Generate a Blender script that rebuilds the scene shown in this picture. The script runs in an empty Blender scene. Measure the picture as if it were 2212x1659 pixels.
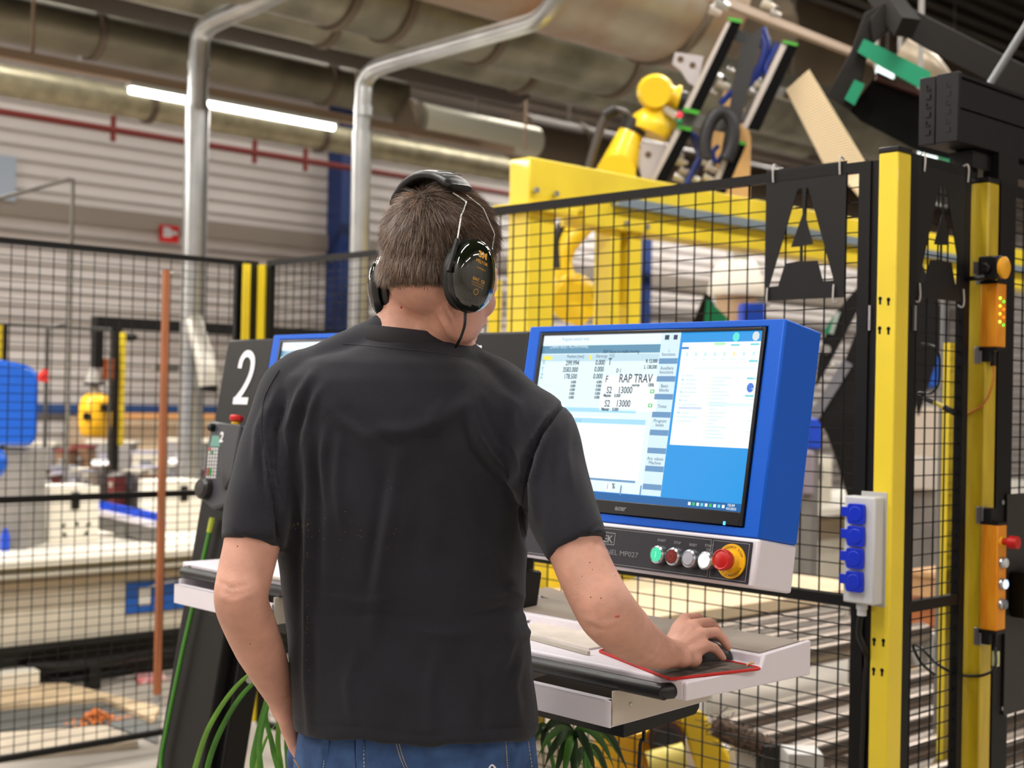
import bpy, bmesh, math, random
import numpy as np
from mathutils import Vector, Matrix, Euler
random.seed(7); np.random.seed(7)
SC = bpy.context.scene
COL = SC.collection
# ---------------------------------------------------------------- camera
F = 3000.0; CX = 1106.0; CY = 829.5; H0 = 1.455; ROLL = 0.021; PITCH = math.atan(30/3000)
fh = Vector((.692, .722, 0)).normalized(); r0 = Vector((fh.y, -fh.x, 0)); up = Vector((0, 0, 1))
fw = fh*math.cos(PITCH) + up*math.sin(PITCH); u0 = r0.cross(fw)
cr = r0*math.cos(ROLL) + u0*math.sin(ROLL); cu = cr.cross(fw)
O = Vector((0, 0, H0))
cam_d = bpy.data.cameras.new('camera'); cam = bpy.data.objects.new('camera', cam_d); COL.objects.link(cam)
cam_d.sensor_fit = 'HORIZONTAL'; cam_d.sensor_width = 36.0; cam_d.lens = 36.0*F/2212.0
cam_d.clip_start = 0.05; cam_d.clip_end = 200
m = Matrix((cr, cu, -fw)).transposed().to_4x4(); m.translation = O
cam.matrix_world = m
cam_d.dof.use_dof = True; cam_d.dof.focus_distance = 2.08; cam_d.dof.aperture_fstop = 5.0; cam_d.dof.aperture_blades = 7
SC.camera = cam
# ---------------------------------------------------------------- world, exposure
w = bpy.data.worlds.new('world'); SC.world = w; w.use_nodes = True
w.node_tree.nodes['Background'].inputs[0].default_value = (.5, .5, .5, 1)
w.node_tree.nodes['Background'].inputs[1].default_value = 0.3
SC.view_settings.view_transform = 'Standard'; SC.view_settings.look = 'None'
SC.view_settings.exposure = 0.22; SC.view_settings.gamma = 1.0; SC.view_settings.use_curve_mapping = False
SC.cycles.max_bounces = 6; SC.cycles.diffuse_bounces = 3; SC.cycles.glossy_bounces = 3
SC.cycles.use_denoising = True; SC.cycles.sample_clamp_indirect = 4.0
SC.cycles.caustics_reflective = False; SC.cycles.caustics_refractive = False
# ---------------------------------------------------------------- light of the hall's luminaire rows and added wall-light rows, all along X
LAMP_Z = 4.7
LAMP_AND_FILL_ROWS = [(-2.2, [-2.4, .6, 3.6, 6.6], 32, 4.2), (1.9, [-2.4, .6, 4.4, 7.4, 10.4], 75, 4.7), (4.6, [-2.4, .6, 3.6, 6.6, 9.6], 75, 5.0), (8.2, [-2, 1.5, 5, 8.5], 78, 6.3), (11.6, [-1.5, 2, 5.5, 9, 12.5], 52, 6.3), (12.2, [15, 18, 21.5], 150, 5.9), (9.9, [-2.2, .4, 3.0], 150, 3.84)]

LAMP_LEN = 2.0
for _y, _xs, _p, _z in LAMP_AND_FILL_ROWS:
    for _x in _xs:
        ld = bpy.data.lights.new('luminaire_light', 'AREA'); ld.shape = 'RECTANGLE'; ld.size = LAMP_LEN; ld.size_y = .16
        ld.energy = _p; ld.color = (1.0, .955, .89)
        lo = bpy.data.objects.new('luminaire_light', ld); COL.objects.link(lo); lo.location = (_x, _y, _z-.045)

# ---------------------------------------------------------------- pixel -> place (the photograph's camera, 2212 x 1659)
def ray(x, y): return fw + cr*((x-CX)/F) - cu*((y-CY)/F)
def D(x, y, z): return O + ray(x, y)*z
def PX(x, y, c): d = ray(x, y); return O + d*(c/d.x)
def PY(x, y, c): d = ray(x, y); return O + d*(c/d.y)
def PZ(x, y, c): d = ray(x, y); return O + d*((c-H0)/d.z)
def proj(p):
    v = Vector(p)-O; z = v.dot(fw); return CX+F*v.dot(cr)/z, CY-F*v.dot(cu)/z, z
# ---------------------------------------------------------------- materials
def lin(c):
    c = c/255.0; return c/12.92 if c <= .04045 else ((c+.055)/1.055)**2.4
def rgb(c): return (lin(c[0]), lin(c[1]), lin(c[2]), 1)
_M = {}
def M(name, c=(128, 128, 128), rough=.5, metal=0.0, bump=0.0, bscale=80, var=0.0, vscale=6, emit=0.0, coat=0.0, spec=.5, c2=None, sheen=0.0,
      stretch=(1, 1, 1), sss=0.0, detail=3):
    if name in _M: return _M[name]
    mt = bpy.data.materials.new(name); mt.use_nodes = True; _M[name] = mt
    nt = mt.node_tree; b = nt.nodes['Principled BSDF']
    b.inputs['Base Color'].default_value = rgb(c); b.inputs['Roughness'].default_value = rough; b.inputs['Metallic'].default_value = metal
    b.inputs['Specular IOR Level'].default_value = spec; b.inputs['Coat Weight'].default_value = coat; b.inputs['Sheen Weight'].default_value = sheen
    if sss: b.inputs['Subsurface Weight'].default_value = sss; b.inputs['Subsurface Radius'].default_value = (.012, .005, .003); b.inputs['Subsurface Scale'].default_value = .5
    if emit: b.inputs['Emission Color'].default_value = rgb(c); b.inputs['Emission Strength'].default_value = emit
    tc = None
    if bump or var or c2:
        tc = nt.nodes.new('ShaderNodeTexCoord'); mp = nt.nodes.new('ShaderNodeMapping'); mp.inputs['Scale'].default_value = stretch
        nt.links.new(tc.outputs['Object'], mp.inputs['Vector'])
    if var or c2:
        n = nt.nodes.new('ShaderNodeTexNoise'); n.inputs['Scale'].default_value = vscale; n.inputs['Detail'].default_value = detail
        nt.links.new(mp.outputs[0], n.inputs['Vector'])
        r = nt.nodes.new('ShaderNodeValToRGB'); r.color_ramp.elements[0].position = .32; r.color_ramp.elements[1].position = .68
        if c2: r.color_ramp.elements[0].color = rgb(c2); r.color_ramp.elements[1].color = rgb(c)
        else:
            r.color_ramp.elements[0].color = rgb([max(0, v*(1-var)) for v in c]); r.color_ramp.elements[1].color = rgb([min(255, v*(1+var*.6)) for v in c])
        nt.links.new(n.outputs[0], r.inputs[0]); nt.links.new(r.outputs[0], b.inputs['Base Color'])
    if bump:
        n2 = nt.nodes.new('ShaderNodeTexNoise'); n2.inputs['Scale'].default_value = bscale; n2.inputs['Detail'].default_value = 3
        nt.links.new(mp.outputs[0], n2.inputs['Vector'])
        bp = nt.nodes.new('ShaderNodeBump'); bp.inputs['Strength'].default_value = bump; bp.inputs['Distance'].default_value = .002
        nt.links.new(n2.outputs[0], bp.inputs['Height']); nt.links.new(bp.outputs[0], b.inputs['Normal'])
    return mt
# ---------------------------------------------------------------- mesh builder
def frame(d, hint=None):
    d = Vector(d).normalized(); h = Vector(hint) if hint is not None else (Vector((0, 0, 1)) if abs(d.z) < .9 else Vector((1, 0, 0)))
    a = h.cross(d).normalized(); return a, d.cross(a).normalized(), d
class G:
    def __init__(s): s.v = []; s.f = []; s.mi = []; s.mats = []
    def _m(s, mat):
        if mat not in s.mats: s.mats.append(mat)
        return s.mats.index(mat)
    def add(s, vs, fs, mat):
        k = len(s.v); s.v += [tuple(v) for v in vs]; i = s._m(mat)
        for f in fs: s.f.append(tuple(a+k for a in f)); s.mi.append(i)
        return s
    def box(s, x0, x1, y0, y1, z0, z1, mat):
        vs = [(x, y, z) for z in (z0, z1) for y in (y0, y1) for x in (x0, x1)]
        return s.add(vs, [(0, 2, 3, 1), (4, 5, 7, 6), (0, 1, 5, 4), (2, 6, 7, 3), (0, 4, 6, 2), (1, 3, 7, 5)], mat)
    def obox(s, c, a, b, d, mat):
        c, a, b, d = Vector(c), Vector(a), Vector(b), Vector(d)
        vs = [c+a*x+b*y+d*z for z in (-1, 1) for y in (-1, 1) for x in (-1, 1)]
        if a.cross(b).dot(d) < 0: vs = [c-a*x+b*y+d*z for z in (-1, 1) for y in (-1, 1) for x in (-1, 1)]
        return s.add(vs, [(0, 2, 3, 1), (4, 5, 7, 6), (0, 1, 5, 4), (2, 6, 7, 3), (0, 4, 6, 2), (1, 3, 7, 5)], mat)
    def bar(s, p0, p1, wd, ht, mat, hint=None):
        p0, p1 = Vector(p0), Vector(p1); a, b, d = frame(p1-p0, hint)
        return s.obox((p0+p1)/2, a*wd/2, b*ht/2, (p1-p0)/2, mat)
    def quad(s, p, mat): return s.add(p, [tuple(range(len(p)))], mat)
    def rings(s, rr, mat, cap=True, closed=True):
        n = len(rr[0]); vs = [p for r in rr for p in r]; fs = []
        for i in range(len(rr)-1):
            for j in range(n if closed else n-1):
                a = i*n+j; b2 = i*n+(j+1) % n; fs.append((a, b2, b2+n, a+n))
        if cap: fs.append(tuple(range(n-1, -1, -1))); fs.append(tuple((len(rr)-1)*n+j for j in range(n)))
        return s.add(vs, fs, mat)
    def cyl(s, p0, p1, r, mat, n=20, r2=None, hint=None, cap=True):
        p0, p1 = Vector(p0), Vector(p1); a, b, d = frame(p1-p0, hint); r2 = r if r2 is None else r2
        return s.rings([[p+(a*math.cos(t)+b*math.sin(t))*rad for t in [2*math.pi*k/n for k in range(n)]] for p, rad in ((p0, r), (p1, r2))], mat, cap)
    def tube(s, pts, r, mat, n=10, sm=0, flat=1.0):
        pts = [Vector(p) for p in pts]
        if sm: pts = smooth_path(pts, sm)
        rs = r if isinstance(r, (list, tuple)) else [r]*len(pts)
        if len(rs) != len(pts): rs = list(np.interp(np.linspace(0, 1, len(pts)), np.linspace(0, 1, len(rs)), rs))
        d = (pts[1]-pts[0]); a, b, _ = frame(d); rr = []
        for i, p in enumerate(pts):
            t = (pts[min(i+1, len(pts)-1)]-pts[max(i-1, 0)]).normalized()
            a = (a-t*a.dot(t)).normalized(); b = t.cross(a)
            rr.append([p+(a*math.cos(q)+b*math.sin(q)*flat)*rs[i] for q in [2*math.pi*k/n for k in range(n)]])
        return s.rings(rr, mat)
    def ell(s, c, rad, mat, R=None, n=24, mrings=14):
        c = Vector(c); vs = []; fs = []
        if not hasattr(rad, '__len__'): rad = (rad, rad, rad)
        for i in range(mrings+1):
            th = math.pi*i/mrings
            for j in range(n):
                ph = 2*math.pi*j/n; p = Vector((rad[0]*math.sin(th)*math.cos(ph), rad[1]*math.sin(th)*math.sin(ph), rad[2]*math.cos(th)))
                if R is not None: p = R @ p
                vs.append(c+p)
        for i in range(mrings):
            for j in range(n):
                a = i*n+j; b = i*n+(j+1) % n; fs.append((a, a+n, b+n, b))
        return s.add(vs, fs, mat)
    def prism(s, pts, off, mat):
        off = Vector(off); pts = [Vector(p) for p in pts]; n = len(pts)
        nrm = Vector((0, 0, 0))
        for i in range(n): nrm += pts[i].cross(pts[(i+1) % n])
        if nrm.dot(off) > 0: pts = pts[::-1]
        fs = [tuple(range(n)), tuple(range(2*n-1, n-1, -1))]+[((i+1) % n, i, i+n, (i+1) % n+n) for i in range(n)]
        return s.add(pts+[p+off for p in pts], fs, mat)
    def lathe(s, prof, o, ax, mat, n=28):
        o = Vector(o); a, b, d = frame(ax)
        return s.rings([[o+d*h+(a*math.cos(t)+b*math.sin(t))*max(r, 1e-5) for t in [2*math.pi*k/n for k in range(n)]] for r, h in prof], mat)
    def mesh(s, name, org=(0, 0, 0)):
        me = bpy.data.meshes.new(name); ox, oy, oz = org
        me.from_pydata([(v[0]-ox, v[1]-oy, v[2]-oz) for v in s.v], [], s.f)
        for mt in s.mats: me.materials.append(mt)
        me.polygons.foreach_set('material_index', s.mi); me.update(); return me
    def build(s, name, parent=None, org=None, bev=0.0, smooth=35, seg=2, **props):
        if org is None: org = tuple(parent['org']) if parent is not None and 'org' in parent else (0, 0, 0)
        me = s.mesh(name, org); o = bpy.data.objects.new(name, me); COL.objects.link(o)
        if parent is not None: o.parent = parent
        else: o.location = org
        if smooth:
            me.polygons.foreach_set('use_smooth', [True]*len(me.polygons)); me.set_sharp_from_angle(angle=math.radians(smooth))
        if bev:
            md = o.modifiers.new('bevel', 'BEVEL'); md.width = bev; md.segments = seg; md.limit_method = 'ANGLE'; md.angle_limit = math.radians(40)
            md.harden_normals = False
        for k, v in props.items(): o[k] = v
        if 'org' in o: del o['org']
        return o
def smooth_path(pts, k):
    out = []; n = len(pts)
    for i in range(n-1):
        p0, p1, p2, p3 = pts[max(i-1, 0)], pts[i], pts[i+1], pts[min(i+2, n-1)]
        for j in range(k):
            t = j/k; out.append(.5*((2*p1)+(p2-p0)*t+(2*p0-5*p1+4*p2-p3)*t*t+(3*p1-p0-3*p2+p3)*t*t*t))
    out.append(pts[-1]); return out
ORG = {}
def thing(name, label, cat, loc=(0, 0, 0), rot=None, group=None, local=False):
    o = bpy.data.objects.new(name, None); COL.objects.link(o); o.location = loc; o.empty_display_size = .1
    if rot is not None: o.rotation_euler = rot
    o['label'] = label; o['category'] = cat
    if group: o['group'] = group
    if not local: o['org'] = tuple(loc)
    return o
def one(g, name, label, cat, org=(0, 0, 0), group=None, **k):
    o = g.build(name, None, org, **k); o['label'] = label; o['category'] = cat
    if group: o['group'] = group
    return o
def struct(g, name, **k):
    o = g.build(name, None, (0, 0, 0), **k); o['kind'] = 'structure'; return o
def text(body, size, origin, xdir, ydir, mat, ext=.0003, align='LEFT', sx=1.0, bold=0.0, valign='BOTTOM_BASELINE'):
    """lettering as (verts, faces): laid from origin along xdir, upright along ydir"""
    cu_ = bpy.data.curves.new('t', 'FONT'); cu_.body = body; cu_.size = size; cu_.align_x = align; cu_.align_y = valign; cu_.extrude = ext; cu_.offset = bold
    cu_.resolution_u = 3
    ob = bpy.data.objects.new('t', cu_); COL.objects.link(ob); dg = bpy.context.evaluated_depsgraph_get()
    me = bpy.data.meshes.new_from_object(ob.evaluated_get(dg)); X = Vector(xdir).normalized(); Y = Vector(ydir).normalized(); Z = X.cross(Y); Oo = Vector(origin)
    vs = [Oo+X*v.co.x*sx+Y*v.co.y+Z*v.co.z for v in me.vertices]; fs = [tuple(p.vertices) for p in me.polygons]
    bpy.data.objects.remove(ob); bpy.data.curves.remove(cu_); bpy.data.meshes.remove(me); return vs, fs
def addtext(g, *a, **k): vs, fs = text(*a, **k); g.add(vs, fs, a[5]); return g
def holed(outer, holes, thick):
    """flat plate with holes in x,y; returns verts, faces"""
    c = bpy.data.curves.new('h', 'CURVE'); c.dimensions = '2D'; c.fill_mode = 'BOTH'; c.extrude = thick/2
    for pl in [outer]+holes:
        sp = c.splines.new('POLY'); sp.points.add(len(pl)-1)
        for i, (x, y) in enumerate(pl): sp.points[i].co = (x, y, 0, 1)
        sp.use_cyclic_u = True
    ob = bpy.data.objects.new('h', c); COL.objects.link(ob); dg = bpy.context.evaluated_depsgraph_get()
    me = bpy.data.meshes.new_from_object(ob.evaluated_get(dg)); vs = [v.co.copy() for v in me.vertices]; fs = [tuple(p.vertices) for p in me.polygons]
    bpy.data.objects.remove(ob); bpy.data.curves.remove(c); bpy.data.meshes.remove(me); return vs, fs
def copy_tree(o, parent=None):
    c = o.copy(); COL.objects.link(c)
    if parent is not None: c.parent = parent
    for ch in [x for x in bpy.data.objects if x.parent == o and x != c]:
        copy_tree(ch, c)
    return c
# ================================================================= room shell
YEL = M('yellow_paint', (242, 214, 52), .40, var=.05, vscale=3, coat=.15)
BLK = M('black_paint', (17, 16, 16), .5, var=.15, vscale=4, spec=.3)
BLKS = M('black_satin', (12, 12, 13), .35, spec=.35)
BLU = M('blue_paint', (0, 90, 206), .5, bump=.15, bscale=400, spec=.3)
WHT = M('white_lacquer', (226, 220, 228), .42, bump=.08, bscale=300)
ALU = M('aluminium', (176, 176, 180), .35, .85)
GALV = M('galvanised_sheet', (134, 130, 114), .42, .7, var=.18, vscale=3, bump=.2, bscale=8)
GALV2 = M('galvanised_pipe', (170, 172, 172), .3, .85, var=.1, vscale=4)
CREAM = M('cream_machine_paint', (214, 206, 190), .5, var=.04)
GREYP = M('grey_machine_paint', (140, 136, 132), .55, var=.08)
RED = M('red_plastic', (196, 28, 24), .35)
def wall_material():
    mt = bpy.data.materials.new('ribbed_wall_cladding'); mt.use_nodes = True; nt = mt.node_tree; b = nt.nodes['Principled BSDF']
    tc = nt.nodes.new('ShaderNodeTexCoord'); sp = nt.nodes.new('ShaderNodeSeparateXYZ'); nt.links.new(tc.outputs['Object'], sp.inputs[0])
    def mth(op, a, bv):
        n = nt.nodes.new('ShaderNodeMath'); n.operation = op
        for i, v in enumerate((a, bv)):
            if v is None: continue
            if isinstance(v, float) or isinstance(v, int): n.inputs[i].default_value = v
            else: nt.links.new(v, n.inputs[i])
        return n.outputs[0]
    s1 = mth('PINGPONG', sp.outputs[2], .075); s2 = mth('MULTIPLY', s1, 1/.075); s3 = mth('POWER', s2, 3.0)
    r = nt.nodes.new('ShaderNodeValToRGB'); r.color_ramp.elements[0].color = rgb((206, 199, 196)); r.color_ramp.elements[1].color = rgb((164, 155, 148))
    nt.links.new(s3, r.inputs[0])
    nz = nt.nodes.new('ShaderNodeTexNoise'); nz.inputs['Scale'].default_value = .35; nz.inputs['Detail'].default_value = 4; nt.links.new(tc.outputs['Object'], nz.inputs['Vector'])
    mx = nt.nodes.new('ShaderNodeMix'); mx.data_type = 'RGBA'; mx.blend_type = 'MULTIPLY'; mx.inputs[0].default_value = .55
    nt.links.new(r.outputs[0], mx.inputs[6]); rr = nt.nodes.new('ShaderNodeValToRGB')
    rr.color_ramp.elements[0].color = (.68, .64, .6, 1); rr.color_ramp.elements[0].position = .35; rr.color_ramp.elements[1].color = (1, 1, 1, 1); rr.color_ramp.elements[1].position = .6
    nt.links.new(nz.outputs[0], rr.inputs[0]); nt.links.new(rr.outputs[0], mx.inputs[7]); nt.links.new(mx.outputs[2], b.inputs['Base Color'])
    bp = nt.nodes.new('ShaderNodeBump'); bp.inputs['Distance'].default_value = .03; bp.inputs['Strength'].default_value = .8; nt.links.new(s3, bp.inputs['Height']); nt.links.new(bp.outputs[0], b.inputs['Normal'])
    b.inputs['Roughness'].default_value = .6; return mt
WALLM = wall_material()
CONC = M('concrete_floor', (168, 160, 150), .55, var=.12, vscale=1.6, bump=.1, bscale=60)
DARKC = M('dark_roof_deck', (62, 52, 42), .8, var=.3, vscale=1.2, stretch=(.3, 3, 1))
X0, X1, Y0, Y1, ZC = -3.4, 27.0, -3.4, 14.0, 6.6
g = G(); g.box(X0, X1, Y0, Y1, -.12, 0, CONC); struct(g, 'floor')
g = G(); g.box(X0, X1, Y0, Y1, ZC, ZC+.12, DARKC)
for k in range(56): g.box(X0, X1, Y0+k*.31, Y0+k*.31+.14, ZC-.05, ZC, DARKC)
struct(g, 'ceiling')
g = G(); g.box(X0, X1, Y1, Y1+.15, 0, ZC, WALLM)
for zz in (3.22,): g.box(X0, X1, Y1-.05, Y1, zz, zz+.2, M('wall_rail_grey', (132, 122, 112), .6))
struct(g, 'wall_back')
g = G(); g.box(X1, X1+.15, Y0, Y1, 0, ZC, WALLM); struct(g, 'wall_right')
g = G(); g.box(X0-.15, X0, Y0, Y1, 0, ZC, WALLM); struct(g, 'wall_left')
g = G(); g.box(X0, X1, Y0-.15, Y0, 0, ZC, WALLM); struct(g, 'wall_front')
BLUC = M('blue_column_paint', (22, 48, 104), .5)
for (xx, nm) in ((PY(742, 500, 13.8).x, 1), (PY(1386, 560, 13.8).x, 2)):
    g = G(); g.box(xx-.12, xx+.12, 13.7, 13.98, 0, 6.5, BLUC); struct(g, 'trim_%d' % nm)
g = G(); zb = PY(120, 883, 13.9).z; g.box(0, 12, 13.9, 14, zb-.05, zb+.05, M('blue_trunking', (40, 74, 130), .5)); struct(g, 'trim_3')
# luminaires: white housing with a glowing tube beneath
LGLOW = M('lamp_glow', (255, 252, 246), .4, emit=9.0); LBOX = M('lamp_housing', (200, 200, 196), .5)
def luminaire(x, y, z, L, label, group=None, rod=True, wd=.09):
    t = thing('ceiling_light', label, 'ceiling light', (x, y, z), group=group)
    h = G(); h.box(x-L/2, x+L/2, y-wd/2, y+wd/2, z+.01, z+.05, LBOX)
    if rod:
        for s in (-.4, .4): h.cyl((x+s*L, y, z+.05), (x+s*L, y, ZC), .006, LBOX, 6)
    h.build('housing', t)
    q = G(); q.cyl((x-L/2+.02, y, z-.01), (x+L/2-.02, y, z-.01), .03, LGLOW, 10); q.build('tube', t)
    return t
for _y, _xs, _p, _z in LAMP_AND_FILL_ROWS:
    for k, _x in enumerate(_xs):
        luminaire(_x, _y, _z, LAMP_LEN, 'long white ceiling light in an unseen row, far rows added to brighten the walls', 'rows of ceiling lights overhead', True)
# ================================================================= operator consoles
TILT = math.radians(9.54)
def station_matrix(yc):
    return Matrix.Translation((1.643, yc, 0)) @ Euler((-TILT, 0, -math.pi/2)).to_matrix().to_4x4()
def con(x, y, MI, off=0.0):
    """pixel -> local (x, z) on a station's face"""
    o = MI @ O; d = MI.to_3x3() @ ray(x, y); t = (off-o.y)/d.y; p = o+d*t; return p.x, p.z
def E(name, c, s=1.0): 
    if name in _M: return _M[name]
    mt = M(name, (8, 8, 8), .25); b = mt.node_tree.nodes['Principled BSDF']; b.inputs['Emission Color'].default_value = rgb(c); b.inputs['Emission Strength'].default_value = s; return mt
def wbuild(g, MI, name, parent, **k):
    g.v = [tuple(MI @ Vector(v)) for v in g.v]; return g.build(name, parent, (0, 0, 0), **k)
def ring_rect(g, x0, x1, z0, z1, w_, y0, y1, mat):
    g.box(x0, x1, y0, y1, z0, z0+w_, mat); g.box(x0, x1, y0, y1, z1-w_, z1, mat); g.box(x0, x0+w_, y0, y1, z0+w_, z1-w_, mat); g.box(x1-w_, x1, y0, y1, z0+w_, z1-w_, mat)
PANELM = M('anthracite_front_foil', (38, 38, 48), .4); LINEM = M('grey_print', (150, 150, 156), .5); WPR = M('white_print', (232, 230, 236), .5)
CHR = M('button_chrome', (196, 198, 202), .25, .9)
def screen_ui(MI, x0, x1, z0, z1, y):
    """lit desktop of the monitor, as thin emitting tiles and lettering"""
    g = G(); S = lambda zx, zy: con(1120+zx/3.253, 660+zy/3.253, MI)
    BG = E('screen_blue', (38, 150, 224), .95); 
    g.quad([(x0, y, z0), (x1, y, z0), (x1, y, z1), (x0, y, z1)], BG)
    lay = [0]
    def R(ax, az, bx, bz, mat, k=1):
        ax, bx = sorted((ax, bx)); az, bz = sorted((az, bz)); yy = y-.00025*k
        g.quad([(ax, yy, az), (bx, yy, az), (bx, yy, bz), (ax, yy, bz)], mat)
    def RP(a, b, mat, k=1): p, q = S(*a), S(*b); R(p[0], p[1], q[0], q[1], mat, k)
    W1 = E('screen_pale', (222, 244, 248), .98); W2 = E('screen_white', (240, 250, 250), 1.0); GB = E('screen_slate', (104, 146, 186)); LB = E('screen_light_blue', (160, 212, 236))
    TX = E('screen_text', (58, 74, 96), .8); TG = E('screen_faint_text', (128, 178, 196)); HB = E('screen_header', (92, 142, 172)); YE = E('screen_yellow', (232, 224, 90)); GR = E('screen_green', (60, 190, 80))
    w_ = x1-x0; h = z1-z0; U = lambda u: x0+u*w_; V = lambda v: z1-v*h
    ap = S(1135, 200)[0]; sb = S(1000, 215)[0]; ab = S(980, 1340)[1]
    R(x0, V(1), x1, V(.955), E('screen_taskbar', (24, 96, 158)), 1)
    R(x0, z1, ap, ab, W1, 1)
    R(x0, V(.065), sb, V(.115), HB, 2); R(x0, V(.12), sb, V(.165), E('screen_status', (186, 214, 228)), 2); R(x0, V(0), sb, V(.055), E('screen_title', (226, 236, 246)), 2)
    R(x0+.006, V(.13), x0+.030, V(.155), YE, 3); R(U(.245), V(.127), U(.256), V(.155), YE, 3)
    # sidebar
    R(sb, z1, ap, ab, E('screen_side', (206, 230, 244)), 2)
    vs_ = [.185, .29, .395, .5, .605, .71, .815, .92]
    for v in vs_: R(sb+.001, V(v-.035), ap, V(v-.002), GB, 3)
    for v, t1, t2 in ((.10, 'i', 'functions'), (.205, 'Auxiliary', 'functions'), (.31, 'Basic', 'blocks'), (.43, 'Times', ''), (.515, 'Program', 'levels'), (.735, 'Act. values', 'Machine')):
        for q, tt in enumerate((t1, t2)):
            if tt: addtext(g, tt, .0085, ((sb+ap)/2, y-.0012, V(v+.012+.024*q)), (1, 0, 0), (0, 0, 1), TX, .00005, 'CENTER')
    R((sb+ap)/2-.014, V(.012), (sb+ap)/2-.004, V(.04), TX, 3); R((sb+ap)/2+.006, V(.012), (sb+ap)/2+.015, V(.04), TX, 3)
    # read-outs
    def T(s, sz, u, v, mat=TX, al='LEFT', sx=.8, bold=.0003): addtext(g, s, sz, (U(u), y-.0012, V(v)), (1, 0, 0), (0, 0, 1), mat, .00005, al, sx, bold)
    def TP(s, sz, a, mat=TX, al='LEFT', sx=.8, bold=.0003): p = S(*a); addtext(g, s, sz, (p[0], y-.0012, p[1]), (1, 0, 0), (0, 0, 1), mat, .00005, al, sx, bold)
    for k, (lab, a) in enumerate((('X', (160, 412)), ('Y', (152, 462)), ('Z', (145, 510)))): TP(lab, .014, a, TG)
    for s, a in (('299.994', (418, 418)), ('3583.000', (411, 465)), ('178.500', (403, 513))): TP(s, .0135, a, TX, 'RIGHT')
    for s, a in (('0.000', (600, 415)), ('0.000', (592, 462)), ('0.000', (584, 512))): TP(s, .0135, a, TX, 'RIGHT')
    for k in range(5):
        TP('0.000', .0072, (397-4*k, 545+27*k), TX, 'RIGHT'); TP('0.000', .0072, (578-4*k, 545+27*k), TX, 'RIGHT')
    TP('Position [mm]', .0085, (335, 366), TX, sx=.9, bold=0); TP('Dist-to-go', .0085, (538, 364), TX, bold=0); TP('T,F,S', .0085, (630, 362), TX, bold=0)
    TP('T', .018, (622, 415), TX); TP('D 1', .010, (680, 468), TX); TP('R 12.000', .0095, (970, 400), TX, 'RIGHT'); TP('L 138.500', .0095, (966, 442), TX, 'RIGHT')
    RP((620, 480), (975, 482), W2, 2)
    RP((590, 490), (955, 745), W2, 2)
    TP('F', .018, (602, 538), TX); TP('RAP TRAV', .0225, (697, 538), TX, sx=.78); TP('100%', .0085, (945, 568), TX, 'RIGHT')
    TP('S2', .0175, (610, 614), TX); TP('13000', .0175, (690, 614), TX); TP('Master    0.000', .0085, (590, 640), TX); TP('mm/min', .007, (790, 566), TX)
    TP('S2', .0175, (596, 708), TX); TP('13000', .0175, (676, 708), TX); TP('Master    0.000', .0085, (576, 736), TX)
    RP((920, 588), (945, 615), GR, 3); RP((906, 687), (931, 714), GR, 3); RP((927, 594), (938, 609), W2, 4); RP((913, 693), (924, 708), W2, 4)
    TP('Program control: reset', .0095, (300, 246), TG, bold=0); TP('CHAN1 RESET NC/MPF/PANEL', .0095, (215, 300), E('screen_header_text', (206, 226, 236)), bold=0); TP('SKP: Reset to enable moving', .0095, (588, 334), TX, bold=0)
    R(x0, V(.452), U(.50), V(.478), LB, 2); R(x0, V(.515), sb-.012, V(.545), LB, 3); R(x0, V(.505), U(.42), V(.515), W2, 2)
    R(x0, V(.548), sb-.012, V(.875), W2, 2)
    RP((470, 1205), (812, 1247), GB, 3); TP('N10 G0 X0', .008, (352, 815), TG, bold=0); TP('N20 G1', .008, (352, 842), TX, bold=0)
    for a in (710, 850): RP((a, 1262), (a+2, 1330), GB, 3)
    g.add(*[x for x in (lambda c, r: ([(c[0]+r*math.cos(t), y-.0009, c[1]+r*math.sin(t)) for t in [2*math.pi*k/20 for k in range(20)]], [tuple(range(20))]))(S(620, 1272), .008)], mat=W2)
    TP('i', .017, (613, 1288), GB); TP('%', .014, (648, 1284), TX)
    # file window and desktop icons
    p, q = S(1146, 258), S(1545, 1000); R(p[0], p[1], q[0]+.028, q[1], W2, 2)
    e0, e1 = p[0], q[0]+.028; ez0, ez1 = p[1], q[1]; ew = e1-e0; eh = ez0-ez1
    def ER(u0_, v0, u1_, v1, mat, k=4): R(e0+ew*u0_, ez0-eh*v0, e0+ew*u1_, ez0-eh*v1, mat, k)
    ER(0, .045, .09, .065, E('screen_tab', (40, 120, 190))); ER(.4, .006, .53, .03, E('screen_tab_green', (170, 232, 180)))
    F1 = E('screen_faint', (196, 226, 228)); F2 = E('screen_faint_yellow', (240, 226, 170)); F3 = E('screen_faint_teal', (110, 206, 214))
    rnd = random.Random(3)
    for k in range(8): ER(.06+.115*k, .10, .09+.115*k, .135, F2 if k == 5 else F1); ER(.04+.115*k, .165, .09+.115*k, .172, F1)
    ER(.18, .25, .95, .256, F1); ER(.0, .20, 1, .202, F1)
    for k in range(12): ER(.05, .32+.04*k, .075, .332+.04*k, F3 if k in (1, 4, 6, 9) else F1); ER(.09, .322+.04*k, .16+rnd.random()*.14, .332+.04*k, F1)
    ER(.06, .63, .34, .65, E('screen_pick', (196, 210, 240)), 5)
    for k in range(18): ER(.40, .34+.0335*k, .412, .352+.0335*k, F2); ER(.43, .342+.0335*k, .5+rnd.random()*.18, .350+.0335*k, F1); ER(.9, .342+.0335*k, .97, .35+.0335*k, F1) if k % 3 == 0 else None
    ER(.40, .585, 1, .61, E('screen_row', (214, 236, 242)), 3)
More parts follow.
